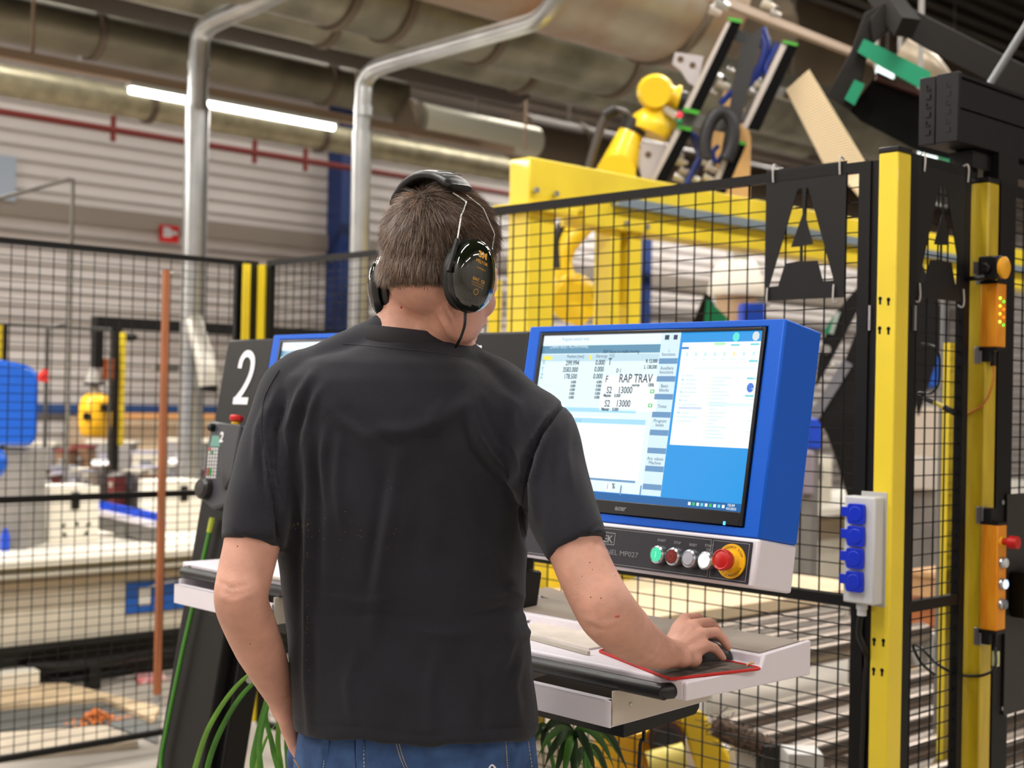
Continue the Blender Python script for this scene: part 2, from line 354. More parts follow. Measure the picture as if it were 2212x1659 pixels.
    for (a, cc) in (((1523, 218), (90, 220, 210)), ((1662, 212), (206, 216, 222)), ((1650, 330), (240, 248, 255)), ((1636, 452), (236, 240, 244)), ((1622, 575), (70, 120, 210))):
        c = S(*a); n = 'screen_icon_%d' % cc[0]
        g.add([(c[0]+.0075*math.cos(t), y-.0008, c[1]+.0085*math.sin(t)) for t in [2*math.pi*k/8+.39 for k in range(8)]], [tuple(range(8))], E(n, cc))
        R(c[0]-.009, c[1]-.0155, c[0]+.009, c[1]-.0125, F3, 3)
    for k in range(9): R(x1-.115+k*.009, V(.985), x1-.1095+k*.009, V(.968), [W2, GR, W1, F3][k % 4], 3)
    addtext(g, '10:44', .007, (x1-.032, y-.0012, V(.974)), (1, 0, 0), (0, 0, 1), W2, .00005); addtext(g, '4/5/2023', .006, (x1-.034, y-.0012, V(.992)), (1, 0, 0), (0, 0, 1), W2, .00005)
    return g
def console(yc, label, tray_dz, number, main):
    Wm = station_matrix(yc); MI = Wm.inverted()
    t = thing('operator_console', label, 'control console', (0, 0, 0), group=None, local=True); t.matrix_world = Wm; t.location = Wm.translation; t.rotation_euler = Wm.to_euler()
    hw = .302
    bl = .204    # numbered panel, left of the housing
    g = G(); g.box(-hw-bl, -hw, .002, .105, .0, 1.6105, BLK)
    g.box(-hw-bl+.03, -hw+.03, .035, .10, .0, 1.15, BLKS)
    g.box(-hw-bl-.04, -hw+.06, -.25, .3, .0, .03, BLK) if False else None
    g.build('stand_panel', t, (0, 0, 0), bev=.006, label='black leaning stand with a white number')
    for (x_, z_) in ((-hw+.031, .80), (-hw+.031, .86), (-hw+.031, .30)):
        g = G(); g.cyl((x_, .067, z_), (x_+.008, .067, z_), .012, CHR, 12); g.build('bolt', t, (0, 0, 0))
    # number
    g = G(); cx0, cz0 = -hw-bl*.5+(-.046 if main else .004), (1.455 if main else 1.447); hh, ww, sw = .127, .066, .0088
    strokes = [smooth_path([Vector((-.42, .70, 0)), Vector((-.38, .86, 0)), Vector((-.18, .975, 0)), Vector((.10, .98, 0)), Vector((.36, .88, 0)), Vector((.43, .70, 0)), Vector((.34, .50, 0)), Vector((.08, .28, 0)), Vector((-.20, .13, 0)), Vector((-.42, .03, 0))], 5), [Vector((-.49, .055, 0)), Vector((.5, .055, 0))]] if number == '2' else [[Vector((.1, 0, 0)), Vector((.1, 1, 0))], [Vector((.12, .97, 0)), Vector((-.3, .76, 0))]]
    for si, st in enumerate(strokes):
        P_ = [Vector((cx0+p.x*ww, 0, cz0+p.y*hh)) for p in st]; ys = .0016-.0001*si; Lf = []; Rt = []
        for i in range(len(P_)):
            d_ = (P_[min(i+1, len(P_)-1)]-P_[max(i-1, 0)]).normalized(); n_ = Vector((d_.z, 0, -d_.x))*sw; Lf.append(P_[i]+n_); Rt.append(P_[i]-n_)
        n = len(P_); rr_ = [[Vector((v.x, yy, v.z)) for v, yy in ((Lf[i], ys), (Rt[i], ys), (Rt[i], ys-.001), (Lf[i], ys-.001))] for i in range(n)]; g.rings(rr_, WPR)
    g.build('number_mark', t, (0, 0, 0), smooth=0)
    # housing : blue box, chamfered at the back, with a recess for the monitor
    g = G(); z0, z1 = 1.2525, 1.618; dp = .106; mx0, mx1, mz0, mz1 = -.268, .266, 1.268, 1.606
    g.box(-hw, mx0, 0, dp, z0, z1, BLU); g.box(mx1, hw, 0, dp, z0, z1, BLU); g.box(mx0, mx1, 0, dp, z0, mz0, BLU); g.box(mx0, mx1, 0, dp, mz1, z1, BLU); g.box(mx0, mx1, .03, dp, mz0, mz1, BLU)
    bm_ = g
    # one clean shell (outer box with window) instead of abutting blocks
    g = G(); o8 = [(-hw, 0, z0), (hw, 0, z0), (hw, 0, z1), (-hw, 0, z1)]; i8 = [(mx0, 0, mz0), (mx1, 0, mz0), (mx1, 0, mz1), (mx0, 0, mz1)]
    ib = [(a, .03, c) for a, b, c in i8]; ob = [(a, dp, c) for a, b, c in o8]
    vs = o8+i8+ib+ob; fs = []
    for k in range(4):
        n = (k+1) % 4; fs += [(k, n, 4+n, 4+k), (4+k, 4+n, 8+n, 8+k), (n, k, 12+k, 12+n)]
    fs += [(8, 9, 10, 11), (15, 14, 13, 12)]
    g.add(vs, fs, BLU); g.build('monitor_housing', t, (0, 0, 0), bev=.004, label='blue sheet-metal monitor housing')
    # white base with the button panel
    g = G(); g.box(-hw, hw, -.001, dp, 1.172, 1.2525, WHT)
    hb = g.build('button_box', t, (0, 0, 0), bev=.005, label='white box under the blue housing')
    pz0, pz1 = 1.1775, 1.2455; px1 = .29
    g = G(); g.box(-.285, px1, -.0035, -.001, pz0, pz1, PANELM)
    ring_rect(g, -.281, .208, pz0+.003, pz1-.003, .0008, -.0040, -.0035, LINEM); ring_rect(g, .212, px1-.004, pz0+.003, pz1-.003, .0008, -.0040, -.0035, LINEM)
    if main:
        L = lambda x, y: con(x, y, MI, -.004)
        for s, (x, y) in (('START', (1429, 1170)), ('STOP', (1463, 1175)), ('RESET', (1497, 1180)), ('START', (1532, 1181.5)), ('CNC', (1532, 1190))):
            a, b = L(x, y); addtext(g, s, .0062, (a, -.0041, b), (1, 0, 0), (0, 0, 1), LINEM, .0001, 'CENTER', 1.0, .0001)
        a, b = L(1378, 1205); addtext(g, 'PANEL MP027', .0125, (a, -.0041, b), (1, 0, 0), (0, 0, 1), LINEM, .0001, 'RIGHT', 1.25, -.0001)
        a, b = L(1302, 1170); addtext(g, 'EK', .018, (a, -.0041, b), (1, 0, 0), (0, 0, 1), LINEM, .0001, 'LEFT', 1.1, .0003)
        ring_rect(g, a-.05, a+.028, b-.004, b+.0175, .0012, -.0042, -.0035, LINEM)
    g.build('button_panel', hb, (0, 0, 0), bev=0, smooth=0, label='dark button panel with grey print')
    cols = [E('button_green_lit', (70, 226, 170), .9), M('button_dark_red', (120, 22, 18), .4), M('button_grey', (182, 184, 196), .4), E('button_white_lit', (250, 255, 250), 1.0)]
    bx = [con(x, y, MI, -.01)[0] for x, y in ((1421.6, 1200.6), (1455, 1206), (1490, 1211.5), (1524.7, 1216.5))] if main else [.05, .098, .146, .194]
    if main: console.bx = bx
    else: bx = console.bx
    for k, cm in enumerate(cols):
        g = G(); zc = 1.2065; g.lathe([(.0165, 0), (.0165, .005), (.0150, .011), (.0122, .013), (.0122, .0), ], (bx[k], -.0035, zc), (0, -1, 0), CHR, 24)
        bb = g.build('push_button', hb, (0, 0, 0), smooth=40)
        g = G(); g.lathe([(.0, -.0), (.0122, 0), (.0122, .0115), (.0110, .0135), (0, .014)], (bx[k], -.0035, zc), (0, -1, 0), cm, 24)
        if k == 0: g.box(bx[k]-.0007, bx[k]+.0007, -.0178, -.0172, zc-.005, zc+.005, E('green_mark', (150, 250, 220)))
        if k == 1: g.lathe([(.0055, 0), (.0055, .0004), (.0045, .0004), (.0045, 0)], (bx[k], -.0175, zc), (0, -1, 0), M('red_mark', (160, 60, 50)), 20)
        g.build('lens', bb, (0, 0, 0), smooth=40)
    ex = .262-.008; ez = 1.211
    g = G(); ydisc = M('emergency_stop_yellow', (236, 180, 20), .45); g.lathe([(0, 0), (.0285, 0), (.0285, .003), (0, .003)], (ex, -.0035, ez), (0, -1, 0), ydisc, 36)
    g.lathe([(.012, .003), (.0175, .003), (.013, .013), (.011, .018), (0, .018)], (ex, -.0035, ez), (0, -1, 0), ydisc, 28)
    txt = 'EMERGENCY STOP'; 
    for k, ch in enumerate(txt):
        for rot in (0, math.pi):
            a = math.radians(155-k*10)+rot
            if ch != ' ': addtext(g, ch, .0055, (ex+.0215*math.cos(a), -.0068, ez+.0215*math.sin(a)), (math.sin(a), 0, -math.cos(a)), (math.cos(a), 0, math.sin(a)), M('stop_print', (120, 84, 20)), .0001, 'CENTER')
    eb = g.build('emergency_stop', hb, (0, 0, 0), smooth=40, label='yellow disc with a red mushroom button')
    g = G(); g.lathe([(.0, .012), (.0135, .012), (.0155, .014), (.0170, .018), (.0178, .026), (.0168, .0305), (.0155, .0310), (.0135, .0297), (.013, .0300), (0, .0305)], (ex, -.0035, ez), (0, -1, 0), RED, 36)
    g.build('mushroom_button', eb, (0, 0, 0), smooth=40)
    # desk tray (level) ------------------------------------------------
    zt = 1.030+tray_dz; zb = zt-.029; ya, yb = (1.332, 1.98) if main else (yc-.27, 2.802)
    g = G(); fx = 1.657
    prof = [(fx, zb), (fx, zt-.003), (fx+.003, zt), (1.856, zt), (1.858, zt+.016), (1.984, zt+.024), (1.984, zb)]
    g.prism([(x, ya+.008, z) for x, z in prof], (0, yb-ya-.016, 0), WHT)
    for yy in ((ya, ya+.008), (yb-.008, yb)):
        pr2 = [(fx, zb), (fx, zt-.003), (fx+.003, zt), (1.846, zt), (1.856, zt+.020), (1.984, zt+.029), (1.984, zb)]
        g.prism([(x, yy[0], z) for x, z in pr2], (0, yy[1]-yy[0], 0), WHT)
    tr = wbuild(g, MI, 'desk_tray', t, bev=.003, label='white desk tray with a raised back shelf')
    g = G(); g.prism([(x, ya+.02, z) for x, z in [(1.868, zt+.0167), (1.980, zt+.0240), (1.980, zt+.026), (1.868, zt+.0187)]], (0, yb-ya-.04, 0), M('tan_shelf_mat', (150, 138, 126), .65, var=.06))
    wbuild(g, MI, 'shelf_mat', tr)
    g = G(); hz = zt-.018; path = [(1.662, ya+.03, hz), (1.650, ya+.034, hz), (1.6415, ya+.045, hz), (1.640, ya+.075, hz), (1.640, yb-.075, hz), (1.6415, yb-.045, hz), (1.650, yb-.034, hz), (1.662, yb-.03, hz)]
    g.tube(path, .0125, M('black_rubber_grip', (24, 24, 24), .38, bump=.1, bscale=200), 16, 3)
    wbuild(g, MI, 'handle_bar', tr, smooth=60, label='black rubber covered handle bar')
    # drawer bracket under the tray
    ky = ya+.118; kz0 = zb-.056
    g = G(); g.prism([(1.622, ky, kz0), (1.622, ky, zb), (1.87, ky, zb), (1.87, ky, zb-.040), (1.863, ky, zb-.045)], (0, .003, 0), M('pale_bracket', (206, 198, 184), .5))
    ky2 = yb-.05; g.prism([(1.622, ky2, kz0), (1.622, ky2, zb-.002), (1.87, ky2, zb-.002), (1.87, ky2, zb-.042)], (0, .003, 0), WHT)
    g.box(1.614, 1.617, ky-.002, yb-.04, kz0, kz0+.042, WHT); g.box(1.614, 1.632, ky+.01, yb-.04, kz0+.040, kz0+.042, WHT); g.prism([(1.617, ky, kz0), (1.622, ky, kz0), (1.862, ky, zb-.047), (1.862, ky, zb-.045), (1.622, ky, kz0+.002)], (0, yb-.05-ky, 0), WHT)
    g.cyl((1.664, ky-.002, zb-.026), (1.664, ky, zb-.026), .0035, CHR, 10)
    wbuild(g, MI, 'drawer_bracket', tr, bev=.0008)
    g = G(); g.prism([(1.66, ky+.01, kz0-.002), (1.85, ky+.01, kz0+.02), (1.85, ky+.01, kz0-.002), (1.84, ky+.01, kz0-.012), (1.66, ky+.01, kz0-.024)], (0, .30, 0), BLKS)
    wbuild(g, MI, 'support_arm', t)
    return t, MI, Wm
ct1, MI1, W1_ = console(1.645, 'blue and white operator console at right, its screen lit, under the man\'s right hand', 0, '1', True)
ct2, MI2, W2_ = console(2.532, 'operator console numbered 2, half hidden behind the man at left', .036, '2', False)
def monitor(Wm, MI, label, main):
    t = thing('computer_monitor', label, 'monitor', (0, 0, 0), local=True); t.location = Wm.translation; t.rotation_euler = Wm.to_euler()
    PL = M('black_bezel_plastic', (20, 20, 22), .3)
    g = G(); x0, x1, z0, z1 = -.267, .265, 1.2695, 1.6045; sx0, sx1, sz0, sz1 = -.2605, .2585, 1.2925, 1.5990
    g.box(x0, x1, .004, .029, z0, z1, PL); 
    for a in ((x0, sx0, z0, z1), (sx1, x1, z0, z1), (sx0, sx1, z0, sz0), (sx0, sx1, sz1, z1)): g.box(a[0], a[1], -.003, .004, a[2], a[3], PL)
    b = g.build('bezel', t, (0, 0, 0), bev=.0012)
    g = G(); a = con(1340, 1099, MI1, -.004); addtext(g, 'acer', .0125, (a[0], -.0035, a[1]-.003), (1, 0, 0), (0, 0, 1), M('logo_grey', (120, 120, 122), .4), .0002, 'CENTER', 1.2, .0005)
    g.build('logo', b, (0, 0, 0), smooth=0)
    g = G(); a = con(1564, 1130, MI1, -.004); g.box(a[0]-.0022, a[0]+.0022, -.0036, -.003, a[1]-.003, a[1]+.003, E('power_light_blue', (60, 170, 255), 3.0)); g.build('power_light', b, (0, 0, 0))
    g = screen_ui(MI1, sx0, sx1, sz0, sz1, .0035); g.build('screen', t, (0, 0, 0), smooth=0, label='lit screen with a control program beside a file window')
    return t
monitor(W1_, MI1, 'lit monitor set in the right-hand blue housing', True)
monitor(W2_, MI2, 'monitor in the second blue housing, mostly behind the man\'s shoulder', False)
# ---- things on the desks
def flat_poly(g, pts, z, h, mat): g.prism([(p[0], p[1], z) for p in pts], (0, 0, h), mat)
def roundpoly(pts, r, k=6):
    out = []; n = len(pts)
    for i in range(n):
        p0, p1, p2 = Vector(pts[i-1]), Vector(pts[i]), Vector(pts[(i+1) % n]); a = p1+(p0-p1).normalized()*r; b = p1+(p2-p1).normalized()*r
        for j in range(k+1): q = j/k; out.append(a*(1-q)**2+p1*2*q*(1-q)+b*q*q)
    return out
pad = [PZ(1292, 1407, 1.031).xy, PZ(1447, 1469, 1.031).xy, PZ(1646, 1446, 1.031).xy, Vector((1.848, 1.56))]
pr = roundpoly(pad, .012)
g = G(); flat_poly(g, pr, 1.0303, .0025, M('mouse_pad_cloth', (92, 82, 74), .9, var=.35, vscale=30, bump=.3, bscale=900))
mp = one(g, 'mouse_pad', 'dark mouse pad with a red stitched edge under the hand', 'mouse pad', (1.75, 1.45, 1.03))
g = G(); pts = [Vector((p[0], p[1], 1.0322)) for p in pr]; g.tube(pts+[pts[0]], .0026, M('red_stitching', (206, 34, 26), .6, bump=.8, bscale=1200), 8)
g.build('stitched_edge', mp, (1.75, 1.45, 1.03), smooth=60, label='red stitched edge'); mp['kind'] = 'thing'
g = G(); c = PZ(1620, 1437, 1.034); g.tube([c+Vector((-.008, 0, 0)), c+Vector((0, .004, .001)), c+Vector((.007, -.002, .003)), c+Vector((.004, .003, .004))], .0015, M('tan_rubber', (206, 170, 120), .6), 6, 3)
one(g, 'rubber_band', 'small tan scrap of band on the corner of the mouse pad', 'rubber band', tuple(c))
# boards, paper, ruler on desk 1
def quadflat(name, label, cat, px, z, h, mat, **k):
    ps = [PZ(x, y, z) for x, y in px]; g = G(); flat_poly(g, [(p.x, p.y) for p in ps], z, h, mat); c = sum(ps, Vector((0, 0, 0)))/len(ps); return one(g, name, label, cat, tuple(c), **k)
HP = M('pale_hardboard', (216, 206, 196), .6, var=.06, vscale=20); PAP = M('paper', (236, 234, 232), .7)
quadflat('hardboard_sheet', 'thin pale hardboard sheet lying on the desk left of the mouse pad', 'board', [(1142, 1352), (1238, 1322), (1372, 1352), (1296, 1400), (1272, 1404), (1150, 1372)], 1.0305, .003, HP)
quadflat('paper_sheet', 'white paper with a printed line lying on the boards by the man\'s right hip', 'paper', [(1120, 1345), (1118, 1300), (1150, 1284), (1235, 1318)], 1.0345, .0012, PAP)
quadflat('wood_panel', 'brown-grey panel at the back of the desk behind the paper', 'board', [(1118, 1303), (1132, 1280), (1185, 1272), (1225, 1286), (1228, 1312), (1160, 1288)], 1.048, .004, M('brown_board', (170, 154, 138), .65))
a, b = PZ(1150, 1378, 1.034), PZ(1272, 1411, 1.034); g = G(); g.bar(a+(a-b)*.3, b, .006, .006, M('beige_strip', (186, 178, 164), .5)); one(g, 'batten', 'thin beige strip lying along the front of the desk', 'strip', tuple(b))
g = G(); a, b = PZ(640, 1258, 1.068), PZ(560, 1243, 1.068); g.bar(a, b, .010, .004, M('beige_strip', (186, 178, 164))); one(g, 'batten', 'short beige strip on the desk of console 2 beside the man\'s left arm', 'strip', tuple(b))
ps = [Vector((1.68, 2.33, 1.0665)), Vector((1.68, 2.62, 1.0665)), Vector((1.84, 2.66, 1.0665)), Vector((1.84, 2.35, 1.0665))]
g = G(); flat_poly(g, ps, 1.0665, .002, PAP); one(g, 'paper_sheet', 'bright white paper covering the desk of console 2', 'paper', (1.76, 2.5, 1.0665))
# mouse
mc = Vector((1.808, 1.432, 1.033)); mdir = Vector((.93, -.36, 0)).normalized(); mside = Vector((-mdir.y, mdir.x, 0))
g = G(); rr = []
for i in range(13):
    t = i/12; L = .056*math.cos(math.pi*(1-t)); wd = .031*math.sqrt(max(0, 1-(2*t-1)**4))*(1-.12*math.sin(math.pi*t)); ht = .036*(math.sin(math.pi*(t*.9+.08)))**.7
    rr.append([mc+mdir*L+mside*wd*math.cos(a)+Vector((0, 0, max(0, ht*math.sin(a)))) for a in [2*math.pi*k/24 for k in range(24)]])
g.rings(rr, M('black_mouse_plastic', (16, 16, 18), .3)); ms = one(g, 'computer_mouse', 'black computer mouse held under the man\'s right hand', 'mouse', tuple(mc), smooth=60)
g = G(); g.cyl(mc+mdir*.036+Vector((0, 0, .028))-mside*.004, mc+mdir*.036+Vector((0, 0, .028))+mside*.004, .008, M('grey_wheel', (60, 60, 62), .5), 16); g.build('scroll_wheel', ms, tuple(mc))
# handheld pendant on stand 2
def pend():
    t = thing('handheld_pendant', 'grey handheld control pendant with green display hanging on stand 2', 'handheld controller', (0, 0, 0), local=True); t.location = W2_.translation; t.rotation_euler = W2_.to_euler()
    PG = M('pendant_grey', (62, 64, 70), .45); L = lambda x, y: con(x, y, MI2, -.05)
    P = [L(452, 908), L(523, 918), L(505, 1030), L(480, 1092), L(452, 1100), L(428, 1078), L(430, 1050)]
    g = G(); g.prism([(a, -.045, b) for a, b in P], (0, .043, 0), PG); g.build('body', t, (0, 0, 0), bev=.006)
    P2 = [L(474, 912), L(523, 918), L(506, 1030), L(486, 1060)]
    g = G(); g.prism([(a, -.056, b) for a, b in P2], (0, .012, 0), M('pendant_dark', (44, 45, 50), .45)); g.build('side_grip', t, (0, 0, 0), bev=.004)
    g = G(); q = [L(457, 941), L(477, 941), L(471, 964), L(452, 964)]; g.prism([(a, -.048, b) for a, b in q], (0, .004, 0), E('lcd_green', (120, 170, 150), .8)); g.build('display', t, (0, 0, 0))
    g = G(); kw = M('key_white', (214, 214, 214), .5); krr = M('key_red', (214, 90, 80), .5); kg = M('key_green', (60, 170, 90), .5)
    for r in range(9):
        for c in range(4):
            x = 451+c*5.6-r*1.15*.62; y = 969.5+r*7.6
            a0, b0 = L(x, y); g.box(a0-.0026, a0+.0026, -.0485, -.044, b0-.0033, b0+.0033, krr if (c == 0 and r in (0, 6, 7)) else kg if (c == 1 and r in (1, 6, 7)) else kw)
    g.build('keypad', t, (0, 0, 0), smooth=0)
    g = G(); a, b = L(444, 1056); g.lathe([(0, 0), (.026, 0), (.026, .016), (.020, .024), (0, .026)], (a, -.045, b), (0, -1, 0), M('black_knob', (36, 34, 34), .35)); g.build('handwheel', t, (0, 0, 0))
    g = G(); a, b = L(457, 923); g.lathe([(0, 0), (.011, 0), (.009, .012), (0, .014)], (a, -.045, b), (0, -1, 0), BLKS); g.build('selector_knob', t, (0, 0, 0))
    a, b = L(494, 914); g = G(); g.lathe([(0, 0), (.011, 0), (.011, .010), (0, .010)], (a, -.030, b-.004), (-.05, 0, 1), M('emergency_stop_yellow')); g.lathe([(.009, .010), (.016, .013), (.017, .022), (.014, .026), (0, .027)], (a, -.030, b-.004), (-.05, 0, 1), RED); g.build('stop_button', t, (0, 0, 0))
    g = G(); a, b = L(478, 955); addtext(g, '2', .034, (a, -.0565, b), (1, 0, 0), (0, 0, 1), WPR, .0003, 'LEFT', .95, .001); g.build('number_mark', t, (0, 0, 0), smooth=0)
pend()
# green cable down stand 2
GC = M('green_cable_rubber', (64, 128, 40), .42); 
g = G(); cp = []
for x, y, o_ in ((458, 1125, -.012), (452, 1150, -.012), (442, 1195, -.012), (432, 1240, -.012), (414, 1322, -.013), (396, 1400, -.014), (375, 1500, -.014), (357, 1590, -.014), (347, 1650, -.014), (335, 1790, -.02)):
    a, b = con(x, y, MI2, o_); cp.append(W2_ @ Vector((a, o_, b)))
cp += [Vector((1.63, 3.2, .01)), Vector((1.4, 3.4, .008)), Vector((.9, 3.9, .008))]
g.tube(cp, .0055, GC, 8, 5); gc = one(g, 'cable', 'green cable running down the left black stand', 'cable', tuple(cp[5]), smooth=60)
g = G(); g.tube([cp[0]+(cp[0]-cp[1])*.25, cp[0], cp[1]], [.0075, .008, .007], M('yellow_ferrule', (176, 190, 60), .4), 10); g.build('ferrule', gc, tuple(cp[5]))
# ================================================================= safety fence, posts, fence-mounted gear
FBLK = M('fence_black_powder_coat', (12, 11, 11), .5, spec=.25); WIRE = M('fence_wire_black', (14, 12, 11), .5, spec=.25)
def panel(name, label, axis, c, a0, a1, z0, z1, midz=None, tube=.03, pv=.0545, ph=.0315, wv=.0029, wh=.0025, group='mesh fence panels'):
    org = (c, (a0+a1)/2, 0) if axis == 'X' else ((a0+a1)/2, c, 0)
    t = thing(name, label, 'safety fence', org, group=group)
    def bx(g, a_0, a_1, z_0, z_1, w_, mat):
        if axis == 'X': g.box(c-w_/2, c+w_/2, a_0, a_1, z_0, z_1, mat)
        else: g.box(a_0, a_1, c-w_/2, c+w_/2, z_0, z_1, mat)
    g = G(); bx(g, a0, a1, z1-.022, z1, tube*.8, FBLK); bx(g, a0, a1, z0, z0+.022, tube*.8, FBLK)
    bx(g, a0, a0+tube, z0+.022, z1-.022, tube*.8, FBLK); bx(g, a1-tube, a1, z0+.022, z1-.022, tube*.8, FBLK)
    if midz: bx(g, a0+tube, a1-tube, midz-.012, midz+.012, tube*.7, FBLK)
    g.build('frame', t, smooth=0)
    g = G(); n = int((a1-a0)/pv); off = ((a1-a0)-n*pv)/2
    def rod(a_0, a_1, z_0, z_1, dx):
        if axis == 'X': g.box(c+dx-.0014, c+dx+.0014, a_0, a_1, z_0, z_1, WIRE)
        else: g.box(a_0, a_1, c+dx-.0014, c+dx+.0014, z_0, z_1, WIRE)
    for k in range(n+1): a = a0+off+k*pv; rod(a-wv/2, a+wv/2, z0+.02, z1-.02, -.0017)
    m_ = int((z1-z0-.03)/ph)
    for k in range(m_+1): z = z0+.02+k*ph; rod(a0+.02, a1-.02, z-wh/2, z+wh/2, .0017)
    g.build('wire_mesh', t, smooth=0)
    return t
panel('mesh_fence', 'long black wire mesh fence panel at left, its top rail level with the man\'s head', 'Y', 4.93, -1.2, 3.16, .09, 2.0, 1.045)
panel('mesh_fence', 'black wire mesh fence panel behind the headset, right of the slim yellow post', 'X', 3.235, PX(905, 600, 3.235).y, 4.84, .09, 2.0, 1.045)
panel('mesh_fence', 'black wire mesh fence panel behind the lit monitor, carrying the black A plate', 'X', 2.716, 1.682, PX(965, 600, 2.716).y, .09, 2.0, 1.015, ph=.034)
panel('mesh_fence', 'narrow black wire mesh panel between the two yellow posts at right', 'Y', 1.632, 2.775, 3.045, .09, 2.02, 1.005, tube=.026, pv=.045, ph=.036)
def square_post(name, label, x0, x1, y0, y1, z1, mat=YEL, cap=True, keys=(), group=None):
    t = thing(name, label, 'post', ((x0+x1)/2, (y0+y1)/2, 0), group=group)
    g = G(); g.box(x0, x1, y0, y1, .012, z1, mat); g.build('column', t, bev=.004)
    g = G(); g.box(x0-.04, x1+.04, y0-.03, y1+.03, 0, .012, mat); g.build('base_plate', t)
    if cap: g = G(); g.box(x0-.0015, x1+.0015, y0-.0015, y1+.0015, z1, z1+.012, BLKS); g.build('cap', t, bev=.002, label='black end cap')
    HM = M('hole_dark', (4, 4, 4), .9)
    for kx, ky in keys:
        p = PX(kx, ky, x0-.0006); g = G(); g.cyl(p, p+Vector((.0012, 0, 0)), .0045, HM, 12); g.box(p.x, p.x+.0012, p.y-.0025, p.y+.0025, p.z-.013, p.z, HM)
        g.build('keyhole', t)
    return t
p1y0 = 1.612
square_post('fence_post', 'tall yellow steel post with keyholes beside the grey socket box', 2.700, 2.757, p1y0, 1.660, 2.013,
            keys=((1901, 645), (1919, 647), (1900, 709), (1919, 710), (1888, 1382), (1908, 1384), (1887, 1446), (1905, 1448)))
for xx, yy in ((2.703, 1.671),):
    pass
g = G(); p = PX(1879, 660, 2.708); q = PX(1878, 714, 2.708); g.box(2.704, 2.708, p.y-.004, p.y+.004, q.z, p.z, ALU); g.box(2.7085, 2.7305, 1.6605, 1.6815, .1, 2.0, FBLK)
one(g, 'joint_profile', 'thin black joint strip with a silver clip left of the yellow post', 'fence bracket', (2.7, 1.67, 0))
g = G(); g.box(2.7575, 2.7745, 1.618, 1.64, .1, 2.02, FBLK); p = PY(1974, 660, 1.617); q = PY(1974, 714, 1.617); g.box(p.x-.004, p.x+.004, 1.612, 1.6175, q.z, p.z, ALU)
one(g, 'joint_profile', 'thin black joint strip with a silver clip right of the yellow post', 'fence bracket', (2.77, 1.63, 0))
# slim far corner post with black edges
t = thing('corner_post', 'slim yellow corner post edged in black, above the number 2', 'post', (3.2, 4.92, 0))
g = G(); g.box(3.165, 3.225, 4.90, 4.96, 0, 2.0, BLK); g.build('black_profile', t)
g = G(); a, b = PY(524, 600, 4.898), PY(540, 600, 4.898); g.box(a.x, b.x, 4.893, 4.90, .1, 1.985, YEL); g.build('yellow_strip', t)
g = G(); g.box(3.219, 3.232, 4.85, 4.90, .1, 1.985, YEL); g.build('yellow_strip', t)
# A plates
def a_plate(name, label, Pf, px, off, n, tiesP):
    """px: photo corners of the plate TL, TR, BR, BL on its plane"""
    TL, TR, BR, BL = [Pf(*q) for q in px]; ex = (TR-TL+BR-BL)/2; ez = (TL-BL+TR-BR)/2; W = ex.length; Hh = ez.length; ex.normalize(); ez = Vector((0, 0, 1)); ex.z = 0; ex.normalize()
    ub = lambda x, y: ((x-130)/420.0*W, Hh-(y-826)/700.0*Hh)
    left = [(300, 945), (324, 940), (328, 1080), (270, 1248), (318, 1248), (318, 1325), (240, 1333), (205, 1450), (155, 1452)]
    right = [(357, 945), (495, 1435), (440, 1438), (410, 1328), (332, 1327), (332, 1245), (385, 1240), (340, 1080), (345, 940)]
    vs, fs = holed([(0, 0), (W, 0), (W, Hh), (0, Hh)], [[ub(*q) for q in left], [ub(*q) for q in right]], .002)
    o = BL+Vector(off); nrm = ex.cross(ez); g = G(); g.add([o+ex*v[0]+ez*v[1]+nrm*v[2] for v in vs], fs, BLK)
    t = thing(name, label, 'sign plate', tuple(o)); g.build('plate', t, smooth=0)
    TI = M('cable_tie', (200, 196, 190), .5)
    for u, v in ((.1, 1.0), (.93, 1.0), (.05, .0), (.88, .0)):
        c = o+ex*W*u+ez*(Hh*v); s = 1 if v else -1; g = G(); g.tube([c+nrm*.004-ez*.03*s, c+nrm*.006, c+ez*.012*s+nrm*.001, c-nrm*.012+ez*.006*s], .0022, TI, 6, 4); g.build('cable_tie', t)
    return t
a_plate('sign_plate', 'black plate with an A-shaped cut-out on the fence left of the yellow post', lambda x, y: PX(x, y, 2.708), [(1661, 374), (1835, 343), (1825, 644), (1652, 650)], (-.002, 0, 0), 1, None)
a_plate('sign_plate', 'black plate with an A-shaped cut-out on the narrow panel right of the yellow post', lambda x, y: PY(x, y, 1.625), [(1978, 338), (2098, 372), (2082, 655), (1975, 640)], (0, -.002, 0), 1, None)
